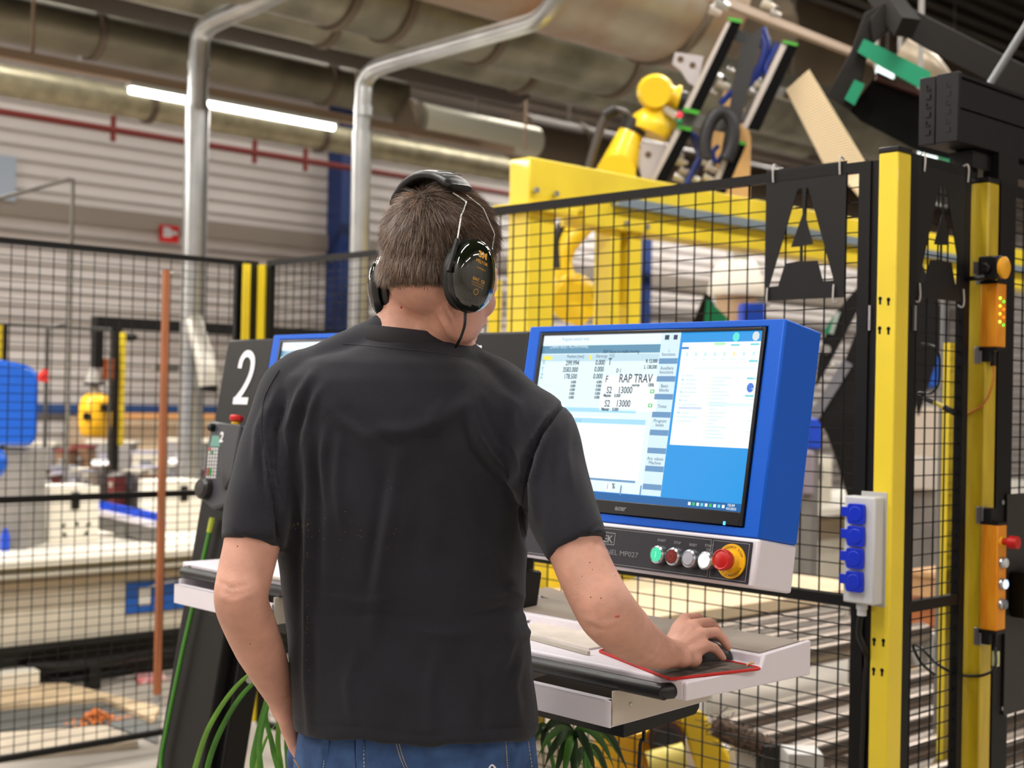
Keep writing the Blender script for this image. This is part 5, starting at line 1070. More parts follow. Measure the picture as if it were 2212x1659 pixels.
# ================================================================= left: gate frame, robot head, tank, saw table
a, b = PY(205, 683, 10.0), PY(745, 720, 10.0); t = thing('gate_frame', 'black horizontal beam on a yellow-striped post beyond the left fence', 'frame', (a.x, 10, 0))
g = G(); zt_, zb_ = a.z, PY(205, 708, 10.0).z; g.box(a.x, a.x+5.2, 9.96, 10.06, zb_, zt_, BLK); g.build('crossbeam', t)
p, q = PY(243, 800, 10.0), PY(252, 800, 10.0); r_ = PY(268, 800, 9.95); zend = PY(250, 962, 10.0).z
g = G(); g.box(p.x, q.x+.02, 9.96, 10.04, zend, zb_, BLK); g.build('post', t); g = G(); g.box(q.x, r_.x, 9.93, 9.96, zend, PY(255, 718, 9.95).z, YEL); g.build('yellow_strip', t)
g = G(); g.box(p.x, q.x+.02, 9.97, 10.03, 0, zend, BLK); g.box(a.x+5.1, a.x+5.2, 9.97, 10.03, 0, zb_, BLK); g.build('leg', t)
g = G(); c = PY(282, 728, 9.95); g.ell(c, (.06, .04, .035), BLK, None, 12, 8); g.build('sensor', t)
g = G(); c = PY(236, 800, 9.9); g.box(c.x-.03, c.x+.03, 9.88, 9.95, c.z-.07, c.z+.09, M('brown_orange', (150, 70, 20), .5)); g.build('warning_light', t)
p, q = PY(-25, 700, 9.0), PY(14, 790, 9.0); g = G(); g.box(p.x, q.x-.03, 9, 9.08, 0, p.z, YEL); g.box(q.x-.03, q.x, 8.99, 9.09, 0, p.z, BLK); one(g, 'guard_post', 'yellow and black post cut by the left edge of the photo', 'post', (p.x, 9, 0))
p, q = PY(0, 700, 9.3), PY(240, 712, 9.3); g = G(); g.cyl((p.x-2, 9.3, p.z), (q.x, 9.3, p.z), .012, M('thin_pipe_dark'), 8); g.cyl((p.x-2, 9.3, 0), (p.x-2, 9.3, p.z), .015, M('thin_pipe_dark'), 8); g.cyl((q.x, 9.3, 0), (q.x, 9.3, p.z), .012, M('thin_pipe_dark'), 8)
one(g, 'thin_rail', 'thin dark rail across the cell behind the left fence', 'rail', (p.x, 9.3, 0))
# yellow machine head hanging
zd = 9.0; c = D(206, 897, zd); t = thing('hanging_robot', 'rounded yellow machine head hanging from a black arm beyond the left fence', 'robot head', tuple(c)); YO = M('robot_yellow_deep', (236, 178, 20), .4)
g = G(); w_ = .100; g.lathe([(0, -.145), (.07, -.14), (.095, -.115), (.104, -.04), (.102, .06), (.09, .11), (.06, .138), (0, .142)], c, (0, 0, 1), YO, 28); g.build('head', t, smooth=60)
g = G(); g.box(c.x-.02, c.x+.055, c.y-.125, c.y-.06, c.z+.03, c.z+.075, BLKS); g.cyl(D(187, 899, zd-.12), D(187, 899, zd+.02), .026, BLKS, 12); g.build('recess', t)
g = G(); a_, b_ = D(211, 705, zd), D(211, 795, zd); g.box(a_.x-.03, a_.x+.03, a_.y-.03, a_.y+.03, b_.z, a_.z, BLKS); g.build('black_arm', t)
g = G(); g.cyl(D(206, 795, zd), D(203, 826, zd), .035, M('hose_grey', (150, 146, 140), .6), 12, .062); g.cyl(D(203, 826, zd), D(203, 832, zd), .066, BLKS, 14); g.cyl(D(203, 832, zd), c+Vector((0, 0, .13)), .03, M('hose_grey'), 10); g.build('wrist', t)
KF = 1.192
for ch in t.children:
    ch.matrix_basis = Matrix.Scale(KF, 4)
t.location = O+(c-O)*KF; aa = O+(a_-O)*KF; t['org'] = tuple(t.location); g = G(); g.box(aa.x-.03, aa.x+.03, aa.y-.03, 10.02, zb_-.06, zb_+.02, BLK); g.build('carrier', t)
# blue tank/hood
BT = M('blue_hood', (0, 92, 206), .3, coat=.3); p = D(-60, 790, 7.0); q = D(79, 965, 7.0); t = thing('machine_hood', 'glossy blue rounded machine hood at the left edge', 'machine cover', (p.x, p.y, 0))
g = G(); pr = roundpoly([(-.33, 0), (.0, 0), (.0, .40), (-.33, .46)], .075); ex = r0
g.prism([q+r0*a2+Vector((0, 0, b2)) for a2, b2 in [tuple(v) for v in pr]], ray(74, 870)*.4, BT); g.build('hood', t, smooth=60, bev=.02)
g = G(); g.prism([q+r0*a2+ray(74,870)*.05+Vector((0, 0, b2)) for a2, b2 in [(-.3, -.525), (-.05, -.525), (-.05, -.02), (-.3, -.02)]], fh*.3, GREYP); g.build('stand', t)
g = G(); g.ell(D(-6, 1000, 6.8), (.05, .05, .07), BT, None, 16, 10); one(g, 'rounded_cap', 'small blue rounded cap below the hood at the left edge', 'cover', tuple(D(-6, 1000, 6.8)))
# saw table
yF = 6.4; zt_ = PY(0, 1212, yF).z; zb_ = PY(0, 1400, yF).z; xR = 7.2; t = thing('panel_saw', 'long cream saw table with a blue plate behind the left fence', 'machine', (3, yF, 0))
g = G(); g.box(.5, xR, yF-.05, yF+1.25, zt_-.035, zt_, M('table_white', (236, 230, 216), .35)); g.build('table_top', t, bev=.004)
g = G(); g.box(.5, xR, yF-.02, yF+.02, zt_-.06, zt_-.036, M('rail_olive', (150, 142, 116), .5)); g.box(.5, xR, yF-.04, yF+.02, zt_-.085, zt_-.06, M('rail_pale', (186, 180, 166), .5)); g.box(.5, xR, yF-.03, yF+.02, zt_-.13, zt_-.09, M('rail_brown', (140, 122, 96), .5)); g.build('fence_rail', t)
g = G(); g.box(.5, xR, yF+.02, yF+1.1, zb_, zt_-.04, CREAM); g.build('body', t)
g = G(); g.box(.5, xR, yF+.05, yF+1.0, .0, zb_, BLKS); g.box(.5, xR, yF-.01, yF+.05, zb_-.03, zb_, BLKS); g.build('plinth', t)
a, b = PY(276, 1262, yF), PY(415, 1310, yF); g = G(); g.box(a.x, b.x, yF+.012, yF+.02, b.z-.01, a.z+.005, M('plate_blue', (16, 88, 176), .4)); bp_ = g.build('blue_plate', t)
PS = M('plate_symbol', (214, 212, 206), .5)
for k in (0, 1, 2): x = a.x+.10+k*.28; g = G(); g.box(x-.035, x+.035, yF+.008, yF+.012, b.z+.03, b.z+.12, PS); g.tube([Vector((x, yF+.009, b.z+.11)), Vector((x+.1, yF+.009, b.z+.135)), Vector((x+.24, yF+.009, b.z+.14))], .006, PS, 6, 3); g.build('symbol', bp_, tuple(t['org']))
def tabbox(label, px0, px1, ytop, ybot, yb_, mat, dep=.28, handle=True, name='machine_box'):
    a = PY(px0, ybot, yb_); b = PY(px1, ybot, yb_); z1 = PY(px0, ytop, yb_).z; z0 = zt_; t = thing(name, label, 'machine box', (a.x, yb_, z0))
    g = G(); g.box(a.x, b.x, yb_, yb_+dep, z0, z1, mat); g.build('housing', t, bev=.006)
    if handle: g = G(); m = (a.x+b.x)/2; g.box(m-.022, m+.022, yb_-.012, yb_, z1-.12, z1-.03, BLKS); g.build('latch', t); 
    return t, a, b, z0, z1
WB = M('box_white', (232, 226, 212), .45)
t_, a, b, z0_, z1_ = tabbox('white box with a black latch and dark symbols on the saw table', 106, 213, 1053, 1163, 7.0, WB)
LEAFM = M('symbol_green', (66, 74, 56), .6)
for k, (u, v) in enumerate(((.27, .70), (.55, .68), (.78, .70), (.30, .86), (.74, .86))):
    g = G(); cc = Vector((a.x+(b.x-a.x)*u, 6.998, z1_-(z1_-z0_)*v)); pts = []
    for j in range(14): r_ = (.017 if j % 2 else .007)*(1+.3*math.sin(k*3+j)); pts.append(cc+Vector((r_*math.cos(j*math.pi/7), 0, r_*math.sin(j*math.pi/7))))
    g.prism(pts, (0, -.002, 0), LEAFM); g.build('symbol', t_)
tabbox('tall cream cabinet behind the brown pole with a black latch', 348, 440, 1040, 1168, 7.25, WB)
tabbox('dark grey panelled unit left of the white box', 14, 100, 1068, 1150, 7.2, M('unit_dark', (92, 86, 84), .4), handle=False)
tabbox('pale grey rack panel behind the dark unit', 20, 112, 1040, 1075, 7.6, M('rack_pale', (150, 148, 150), .4, .3), handle=False)
# row of blue caps on an inclined rail
t = thing('cap_rail', 'inclined white rail with a row of blue plastic clips on the saw table', 'rail', tuple(PY(280, 1110, 6.9)))
A_, B_ = PY(212, 1090, 7.3), PY(345, 1118, 6.75); g = G(); g.bar(A_-Vector((0, 0, .035)), B_-Vector((0, 0, .035)), .10, .03, WHT); g.build('rail', t)
g = G(); g.bar(A_-Vector((0, 0, .09)), B_-Vector((0, 0, .09)), .08, .08, M('rail_grey', (112, 108, 104), .5)); g.build('rail_base', t); g = G(); m_ = (A_+B_)/2; g.box(m_.x-.05, m_.x+.05, m_.y-.05, m_.y+.05, zt_, m_.z-.08, M('rail_grey')); g.build('foot', t)
for k in range(14): p = A_.lerp(B_, (k+.5)/14); g = G(); g.box(p.x-.009, p.x+.009, p.y-.04, p.y+.04, p.z-.02, p.z+.022, M('clip_blue', (16, 74, 206), .4)); g.build('clip', t)
g = G(); p = PY(12, 1130, 6.8); g.lathe([(.0, 0), (.022, 0), (.022, .07), (.01, .11), (0, .115)], Vector((p.x, p.y, zt_)), (0, 0, 1), M('clip_blue'), 12); one(g, 'spray_bottle', 'small blue bottle standing on the saw table near the left edge', 'bottle', (p.x, p.y, zt_))
# clutter behind the table: crates, coils, boards, machine parts
rc = random.Random(11)
CM = [M('clutter_%s' % n, c_, .55) for n, c_ in (('grey', (146, 142, 140)), ('dark', (66, 60, 58)), ('cream', (214, 206, 190)), ('brown', (124, 92, 66)), ('lavender', (176, 172, 188)), ('maroon', (120, 44, 44)), ('steel', (120, 124, 132)))]
CN = ['grey', 'dark', 'cream', 'brown', 'lavender', 'dark red', 'steel']
items = [(5, 70, 1035, 1052, 9.0, 3), (60, 84, 1022, 1046, 8.8, 1), (84, 106, 1030, 1046, 8.4, 5), (104, 150, 1012, 1042, 9.2, 4), (148, 176, 1018, 1052, 9.0, 0), (176, 196, 1020, 1056, 8.6, 2), (196, 214, 1012, 1056, 8.8, 1),
         (222, 262, 1026, 1062, 8.9, 6), (232, 250, 1030, 1060, 8.4, 5), (262, 300, 1022, 1070, 9.1, 0), (286, 330, 1012, 1034, 9.4, 2), (300, 338, 1034, 1075, 8.9, 1), (318, 346, 1042, 1066, 8.5, 3), (362, 392, 1010, 1042, 9.0, 0),
         (380, 402, 1018, 1044, 8.7, 6), (400, 432, 1016, 1044, 8.9, 5), (118, 146, 976, 1012, 10.6, 3), (152, 188, 968, 1010, 10.8, 3), (285, 345, 980, 1016, 10.4, 2), (20, 110, 962, 1014, 11.2, 0), (190, 280, 958, 1010, 11.4, 0), (352, 440, 955, 1012, 11.2, 0)]
for k, (xa, xb, yt, yb_, zz, mi) in enumerate(items):
    zz += .9; a, b = D(xa, yb_, zz), D(xb, yb_, zz); h_ = D(xa, yt, zz).z-a.z; nm = 'storage_crate' if zz > 10.9 else 'machine_unit'
    t = thing(nm, '%s %s in the clutter beyond the saw table, %s' % (CN[mi], 'crate' if zz > 10.9 else 'unit', ['left of', 'below', 'right of', 'behind'][k % 4]+' '+['the thin dark rod', 'the yellow robot head', 'the white box', 'the brown pole', 'the upright pipe'][min(4, int(((xa+xb)/2)/90))]), 'crate' if zz > 10.9 else 'machine unit', (a.x, a.y, 0), group=None)
    L = (b-a).length; g = G(); dpt = .25; base = max(.0, a.z-.05 if False else 0)
    g.prism([Vector((a.x, a.y, base)), Vector((b.x, b.y, base)), Vector((b.x, b.y, a.z+h_)), Vector((a.x, a.y, a.z+h_))], fh*dpt, CM[mi]); g.build('body', t, bev=.01)
    g = G(); e = (b-a)*.08; tpz = a.z+h_; g.prism([Vector((a.x-e.x, a.y-e.y, tpz)), Vector((b.x+e.x, b.y+e.y, tpz)), Vector((b.x+e.x, b.y+e.y, tpz+h_*.14)), Vector((a.x-e.x, a.y-e.y, tpz+h_*.14))], fh*dpt, CM[(mi+2) % 7]); g.build('lid', t)
    g = G(); m_ = (a+b)/2-fh*.02; g.obox(Vector((m_.x, m_.y, a.z+h_*.45)), r0*L*.18, fh*.015, up*h_*.16, CM[(mi+4) % 7]); g.build('front_plate', t)
# pale boards leaning on the far wall, timber band
for k, (xa, xb, c_) in enumerate(((-1, 4.7, (206, 184, 160)), (6.75, 7.2, (196, 172, 146)), (7.25, 8.6, (214, 190, 160)), (8.7, 10.2, (204, 182, 152)))):
    g = G(); z1 = PY(200, 893, 13.5).z; g.box(xa, xb, 13.5, 13.75, 0, z1-.04*k, M('board_stack_%d' % k, c_, .7, var=.08, vscale=3)); one(g, 'board_stack', 'tall stack of pale boards against the far wall, %s' % ['at the left edge', 'narrow one behind the robot head', 'wide one behind the brown pole', 'next to the black stand 2'][k], 'board stack', (xa, 13.5, 0))
g = G(); a, b = PY(240, 892, 13.2), PY(470, 906, 13.2); g.box(a.x, b.x+1, 13.2, 13.35, b.z, a.z, M('timber_orange', (206, 150, 96), .6)); g.box(a.x, a.x+.1, 13.2, 13.35, 0, b.z, M('timber_orange')); g.box(b.x+.9, b.x+1, 13.2, 13.35, 0, b.z, M('timber_orange')); one(g, 'timber_shelf', 'orange timber beam in front of the far wall, above the pale boards', 'shelf', (a.x, 13.2, a.z))
# bright spots low in the cell, built as added glowing bars
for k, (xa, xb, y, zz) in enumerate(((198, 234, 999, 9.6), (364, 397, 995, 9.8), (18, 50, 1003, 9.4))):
    a, b = D(xa, y, zz), D(xb, y, zz); t = thing('glow_bar', 'short glowing white bar %s' % ['below the yellow robot head', 'right of the brown pole', 'below the blue hood'][k], 'glowing bar', (a.x, a.y, 0))
    g = G(); g.obox((a+b)/2, (b-a)/2*.96, fh*.02, up*.018, E('glow_bar_emission', (255, 253, 246), 1.6 if k < 2 else .75)); g.build('lit_bar', t, bev=.01); g = G(); m_ = (a+b)/2+fh*.05; g.box(m_.x-.015, m_.x+.015, m_.y-.015, m_.y+.015, 0, m_.z+.0, GREYP); g.build('stand', t)
# floor items beyond the left fence
def slab(label, px, z0, z1, mat, name='board', cat='board'):
    ps = [PZ(x, y, z1) for x, y in px]; g = G(); g.prism([Vector((p.x, p.y, z0)) for p in ps], (0, 0, z1-z0), mat); c = sum(ps, Vector((0, 0, 0)))/len(ps); return one(g, name, label, cat, (c.x, c.y, z0), bev=.003)
slab('white box with a sloping top on the floor at the left edge', [(-120, 1432), (-90, 1420), (28, 1420), (86, 1448), (-20, 1459)], .04, .115, WB, 'floor_box', 'box')
slab('large pale chipboard on the floor beyond the left fence', [(-200, 1500), (-100, 1480), (140, 1474), (345, 1525), (332, 1553), (220, 1505), (-200, 1540)], .0, .035, M('chipboard', (206, 182, 148), .7, var=.1, vscale=8))
slab('grey-green sheet lying on the floor between the boards', [(-200, 1543), (220, 1506), (344, 1552), (340, 1602), (230, 1560), (-200, 1592)], 0, .012, M('grey_sheet', (96, 98, 96), .45))
slab('pale grey board nearest the fence foot at left', [(-200, 1596), (225, 1566), (300, 1600), (240, 1606), (-200, 1650)], 0, .03, M('board_greybeige', (182, 168, 148), .65, var=.08))
slab('red and white packet lying near the foot of the brown pole', [(290, 1455), (352, 1448), (360, 1462), (300, 1472)], .0, .02, M('packet_redwhite', (222, 196, 196), .5, c2=(196, 60, 56), vscale=30), 'packet', 'packet')
g = G(); c = PZ(205, 1556, .01); rg = random.Random(4)
for k in range(260): a_ = rg.random()*6.28; r_ = abs(rg.gauss(0, .035)); h_ = max(0, .05-r_*.8)*rg.random(); s = rg.uniform(.003, .008); q = c+Vector((math.cos(a_)*r_*1.6, math.sin(a_)*r_*1.1, h_)); g.obox(q, Vector((s, s*.2, 0)), Vector((-.2*s, s, s*.3)), Vector((0, -.3*s*.3, s*.4)), M('wood_shavings', (206, 120, 60), .8))
o = one(g, 'wood_shavings', 'small heap of orange wood shavings on the grey sheet', 'shavings', tuple(c)); o['kind'] = 'stuff'
g = G(); g.tube([PZ(60, 1438, .12), PZ(200, 1435, .12), PZ(330, 1412, .12), PZ(420, 1405, .12)], .022, BLKS, 10, 4); g.tube([PZ(60, 1438, .12), PZ(110, 1470, .03), PZ(190, 1462, .03), PZ(260, 1452, .03)], .018, BLKS, 10, 4); g.box(*(lambda p: (p.x-.03, p.x+.03, p.y-.03, p.y+.03, 0, .12))(PZ(200, 1435, .12)), BLKS)
one(g, 'black_hose', 'black hose lying along the foot of the saw table', 'hose', tuple(PZ(200, 1440, .0)))
# brown pole hooked on the left fence
t = thing('wooden_pole', 'brown wooden pole standing against the left fence', 'pole', tuple(PY(338, 1500, 4.895)))
a, b = PY(359, 583, 4.895), PY(339, 1500, 4.895); g = G(); ax = (b-a).normalized(); g.bar(a, b, .022, .022, M('pole_brown', (160, 96, 60), .55, var=.12, vscale=12, stretch=(4, 4, .3)), (0, 1, 0)); g.build('shaft', t)
g = G(); g.cyl(b, b+ax*.03, .012, ALU, 10); g.build('foot_tip', t); g = G(); q = a+ax*.01; g.cyl(q, q+Vector((.03, 0, .0)), .004, ALU, 8); g.box(q.x-.004, q.x+.004, q.y-.0, q.y+.05, q.z-.004, q.z+.004, ALU); g.build('hook', t)
# ================================================================= right: yellow gantry, robot, gripper
yB_ = 4.2; t = thing('yellow_gantry', 'large yellow steel gantry beam on square legs behind the fence', 'gantry', (4.4, 4.2, 0))
a, b = PY(1145, 338, yB_), PY(1145, 440, yB_); xa = a.x; ye = PX(1100, 390, xa).y
g = G(); g.box(xa, xa+6.5, yB_, ye, b.z, a.z, YEL); g.build('top_beam', t, bev=.006)
g = G(); q = PY(1260, 500, yB_); zz = PY(1600, 535, yB_).z; r1_, r2_ = PY(1600, 474, yB_).z, PY(1600, 492, yB_).z; g.box(q.x, xa+6.5, yB_-.01, ye+.02, zz, r2_-.0, YEL); g.box(q.x, xa+6.5, yB_-.005, ye, r2_, b.z, YEL); g.build('lower_beam', t, bev=.004)
g = G(); g.box(PY(1320, 420, yB_).x, xa+6.5, yB_-.05, yB_-.005, r2_, r1_, M('rail_blue_grey', (150, 166, 180), .3, .4)); g.build('linear_rail', t)
g = G(); p0, p1 = PX(1086, 430, xa-.03), PX(1150, 430, xa-.03); g.box(xa-.05, PY(1236, 430, yB_).x, yB_-.04, ye+.05, b.z-.03, b.z, YEL); g.build('head_plate', t, bev=.003)
xe = PY(1197, 560, yB_).x; g = G(); g.box(xa+.0, xe, yB_, ye, 0.02, b.z-.03, YEL); g.build('leg', t, bev=.005)
p0, p1 = PY(1320, 560, yB_+.02).x, PY(1386, 560, yB_+.02).x; g = G(); g.box(p0, p0+(p1-p0)*.3, yB_+.02, ye, .02, zz, YEL); g.box(p0+(p1-p0)*.62, p1, yB_+.02, ye, .02, zz, YEL); g.box(p0+.01, p1-.01, ye-.02, ye-.01, 1.9, zz, YEL); g.build('leg', t, bev=.004)
g = G()
for x, y in ((1157, 411), (1200, 419), (1352, 483), (1396, 490)): c = PY(x, y, yB_-.011); g.cyl(c, c+Vector((0, -.012, 0)), .013, ALU, 10); g.build('bolt', t) if False else None
g.build('bolt', t)
# second yellow leg seen between the cheek and the gantry leg
g = G(); p, q = D(1056, 600, 8.2), D(1084, 600, 8.2); g.prism([Vector((p.x, p.y, 0)), Vector((q.x, q.y, 0)), Vector((q.x, q.y, 2.15)), Vector((p.x, p.y, 2.15))], fh*.1, YEL); one(g, 'yellow_upright', 'slim yellow upright just right of the man\'s cheek', 'post', (p.x, p.y, 0))
# robot arm
RY = M('robot_yellow', (244, 206, 36), .36, coat=.2); zr = 7.0; RB = M('robot_joint_black', (34, 30, 26), .5)
base = D(1245, 700, zr); t = thing('industrial_robot', 'yellow industrial robot arm rising behind the gantry', 'robot arm', (base.x, base.y, 0))
g = G(); g.lathe([(.0, 0), (.26, 0), (.26, .06), (.2, .1), (.17, .7), (.17, 1.35), (0, 1.35)], (base.x, base.y, 0), (0, 0, 1), RY, 28); g.build('pedestal', t, smooth=40)
g = G(); g.ell(D(1232, 640, zr), (.14, .14, .12), RY); g.ell(D(1222, 618, zr-.08), (.07, .06, .07), RY); g.cyl(D(1238, 655, zr-.16), D(1238, 655, zr+.16), .10, RY, 24); g.cyl(D(1272, 690, zr-.1), D(1232, 650, zr-.1), .08, RY, 20, .06); g.build('shoulder', t, smooth=50)
g = G(); g.tube([D(1228, 630, zr), D(1212, 575, zr), D(1222, 530, zr), D(1262, 478, zr), D(1300, 430, zr), D(1330, 380, zr)], [.075, .065, .068, .075, .085, .085], RY, 20, 5, .7); g.build('lower_arm', t, smooth=60)
g = G(); g.cyl(D(1330, 378, zr-.12), D(1330, 378, zr+.12), .10, RY, 26); g.tube([D(1328, 376, zr), D(1345, 340, zr), D(1358, 300, zr), D(1366, 280, zr)], [.095, .09, .07, .055], RY, 20, 4); g.build('forearm', t, smooth=60)
g = G(); g.cyl(D(1360, 292, zr), D(1376, 264, zr), .06, RB, 20, .075); g.build('joint_ring', t)
g = G(); u = (D(1440, 262, zr)-D(1380, 262, zr)); g.lathe([(0, -.02), (.10, -.015), (.112, .02), (.105, .05), (.075, .09), (.06, .13), (0, .135)], D(1402, 283, zr), (D(1422, 235, zr)-D(1402, 283, zr)), RY, 26); g.ell(D(1438, 268, zr), (.05, .05, .05), RY); g.build('wrist', t, smooth=50)
g = G(); c = D(1416, 199, zr); g.ell(c, (.095, .095, .09), RY, None, 28, 16); g.cyl(c-ray(1416, 199)*.13, c, .075, RY, 28, .085); g.cyl(c, D(1462, 214, zr), .062, RY, 20, .056); g.cyl(D(1458, 213, zr), D(1466, 215, zr), .07, RY, 20); g.build('head', t, smooth=45); g = G(); g.cyl(D(1466, 215, zr), D(1482, 219, zr), .05, RB, 20); g.cyl(D(1436, 236, zr-.06), D(1462, 252, zr-.08), .022, SILV, 10); g.build('tool_flange', t)
g = G(); g.tube([D(1268, 400, zr), D(1272, 362, zr), D(1290, 300, zr), D(1303, 262, zr), D(1318, 242, zr), D(1340, 240, zr), D(1362, 252, zr)], [.014, .018, .022, .022, .022, .02, .02], M('cable_hose_dark', (70, 62, 58), .5, bump=.8, bscale=60), 10, 5)
g.cyl(D(1305, 250, zr), D(1330, 236, zr), .032, RB, 12); g.build('cable_hose', t)
g = G(); g.tube([D(1250, 450, zr-.14), D(1220, 478, zr-.14), D(1200, 520, zr-.14), D(1202, 580, zr-.14)], .022, RB, 10, 4); g.build('cable_hose', t)
# gripper frame
zg = 6.9; t = thing('gripper_tool', 'aluminium gripper with black foam strips held by the yellow robot', 'gripper', tuple(D(1560, 250, zg))); GA = M('gripper_alu', (190, 180, 172), .4, .3); FO = M('black_foam', (6, 6, 6), .9, spec=.15); GG = M('green_clip', (60, 160, 30), .4)
def strip(pxs, mat, nm, d0, dp): 
    g = G(); g.prism([D(x, y, d0) for x, y in pxs], ray(1560, 250)*dp, mat); g.build(nm, t)
for A in ([(1572, 44), (1584, 38), (1489, 236), (1477, 233)], [(1461, 276), (1473, 280), (1420, 390), (1407, 387)], [(1690, 90), (1702, 94), (1616, 279), (1603, 275)], [(1576, 305), (1588, 309), (1547, 414), (1534, 411)]): strip(A, GA, 'aluminium_bar', zg, .08)
for A in ([(1580, 45), (1602, 50), (1512, 242), (1489, 237)], [(1473, 280), (1495, 284), (1438, 395), (1415, 391)], [(1702, 95), (1724, 100), (1640, 283), (1614, 279)], [(1588, 310), (1612, 313), (1566, 420), (1545, 416)]): strip(A, FO, 'foam_strip', zg-.01, .07)
for A in ([(1572, 36), (1604, 42), (1602, 50), (1574, 44)], [(1478, 232), (1512, 240), (1508, 248), (1474, 240)], [(1464, 270), (1494, 276), (1492, 284), (1462, 277)], [(1692, 86), (1724, 94), (1722, 100), (1690, 92)], [(1588, 303), (1612, 307), (1610, 314), (1588, 310)]): strip(A, GG, 'green_clip', zg-.015, .06)
PGm = M('plate_grey_gripper', (176, 170, 172), .5, .2)
for px, hs in (([(1458, 112), (1520, 122), (1505, 190), (1486, 178), (1470, 152), (1452, 138)], ((1470, 128), (1496, 141))), ([(1368, 306), (1440, 312), (1440, 345), (1420, 388), (1386, 384), (1376, 345)], ((1376, 318), (1400, 334)))):
    g = G(); g.prism([D(x, y, zg+.06) for x, y in px], ray(1450, 200)*.02, PGm)
    pl = g.build('side_plate', t); 
    for h in hs: g = G(); g.cyl(D(h[0], h[1], zg+.055), D(h[0], h[1], zg+.0595), .016, M('hole_brown', (96, 76, 62), .7), 14); g.build('hole', pl, tuple(t['org']))
g = G(); g.prism([D(*q, zg+.1) for q in ((1475, 238), (1520, 250), (1575, 262), (1600, 280), (1590, 292), (1500, 274), (1465, 268))], ray(1500, 250)*.04, M('gripper_plate_mid', (120, 118, 116), .45, .4)); g.build('cross_plate', t)
g = G(); g.prism([D(*q, zg+.1) for q in ((1582, 60), (1700, 95), (1690, 120), (1574, 84))], ray(1600, 80)*.04, M('gripper_plate_dark', (30, 28, 28), .5)); g.build('cross_plate', t)
HB_ = M('hose_blue', (14, 44, 130), .4); 
for k, pts in enumerate(([(1640, 70), (1650, 105), (1636, 150), (1605, 185), (1575, 205), (1556, 225)], [(1648, 60), (1660, 110), (1640, 160), (1600, 195)], [(1500, 290), (1512, 330), (1498, 365), (1482, 400)], [(1492, 285), (1505, 320), (1510, 350), (1490, 385)], [(1680, 95), (1668, 120), (1655, 145), (1660, 170)], [(1560, 335), (1548, 350), (1540, 330), (1552, 315)])):
    g = G(); g.tube([D(x, y, zg+.05+.02*(k % 2)) for x, y in pts], .016 if k < 4 else .012, HB_, 8, 5); g.build('blue_hose', t)
g = G(); el = [D(1553+30*math.cos(a)+8*math.sin(a), 302-60*math.sin(a)*1.0, zg-.04) for a in np.linspace(-.25*math.pi, 1.2*math.pi, 20)]; g.tube(el, .034, M('cable_loop_black', (22, 21, 26), .5, bump=.8, bscale=80), 12); g.build('cable_loop', t)
SIL = M('valve_silver', (190, 188, 184), .3, .6); rq = random.Random(2)
for k, (x, y) in enumerate(((1548, 165), (1562, 185), (1540, 200), (1578, 152), (1470, 350), (1480, 372), (1468, 385), (1522, 352), (1535, 365), (1500, 385), (1640, 185), (1655, 140), (1628, 200), (1530, 385), (1545, 25), (1560, 10), (1660, 12), (1675, 30))):
    g = G(); c = D(x, y, zg+.08); s = rq.uniform(.018, .034); g.cyl(c-r0*s+up*s*.4, c+r0*s-up*s*.4, s*.8, [SIL, M('valve_cream', (206, 196, 176), .5), GA][k % 3], 10, s*.5); g.ell(c+up*s, s*.6, [SIL, M('valve_dark', (60, 52, 48), .4)][k % 2], None, 10, 6); g.build('valve', t)
for (x, y, c_) in ((1468, 248, (240, 40, 60)), (1468, 262, (10, 130, 80))): g = G(); g.ell(D(x, y, zg-.03), .016, E('signal_red', (240, 50, 70), 1.2) if y < 255 else M('signal_green', (10, 130, 80), .4), None, 12, 8); g.build('signal_light', t)
g = G(); g.prism([D(*q, zg+.02) for q in ((1600, 100), (1640, 60), (1648, 66), (1560, 430), (1540, 425))], ray(1600, 200)*.02, M('gripper_plate_dark')); g.build('spine', t)
g = G(); g.bar(D(1645, 190, zg+.1), D(1735, 215, zg+.14), .05, .05, M('gripper_plate_mid')); g.bar(D(1560, 262, zg+.1), D(1578, 262, zg+.36), .05, .05, M('gripper_plate_mid')); g.bar(D(1600, 262, zg+.06), D(1660, 180, zg+.12), .03, .03, M('gripper_plate_mid')); g.build('suction_arm', t)
# pale wooden door blanks carried by the gripper
WD = M('pale_wood_warm', (232, 190, 132), .6, var=.06, vscale=4); t = thing('wood_panel', 'narrow warm wood panel seen through the gripper loop', 'wood panel', tuple(D(1580, 330, 7.3)))
g = G(); g.prism([D(*q, 7.25) for q in ((1565, 195), (1605, 215), (1622, 300), (1618, 520), (1590, 520), (1535, 310), (1540, 270))], ray(1580, 300)*.06, WD); g.build('board', t)
t = thing('ribbed_panel', 'tall cream ribbed wood panel leaning right of the gripper, lit along its edge', 'panel', tuple(D(1780, 250, 6.95)))
zc_ = 6.95; A0, A1, B0, B1 = D(1698, 195, zc_), D(1748, 150, zc_-.03), D(1788, 372, zc_), D(1876, 362, zc_-.03); CW = M('cream_ribbed', (255, 234, 194), .45)
nrm = ray(1780, 250)*.10; g = G(); n_ = 40
for k in range(n_):
    u0_, u1_ = k/n_, (k+.66)/n_; g.prism([A0.lerp(B0, u0_), A1.lerp(B1, u0_), A1.lerp(B1, u1_), A0.lerp(B0, u1_)], nrm, CW)
CWD = M('cream_ribbed_groove', (206, 170, 120), .7)
g.prism([p+nrm*.12 for p in (A0.lerp(A1, .03), A1.lerp(A0, .03), B1.lerp(B0, .03), B0.lerp(B1, .03))], nrm*.8, CWD); g.build('ribbed_face', t, smooth=0)
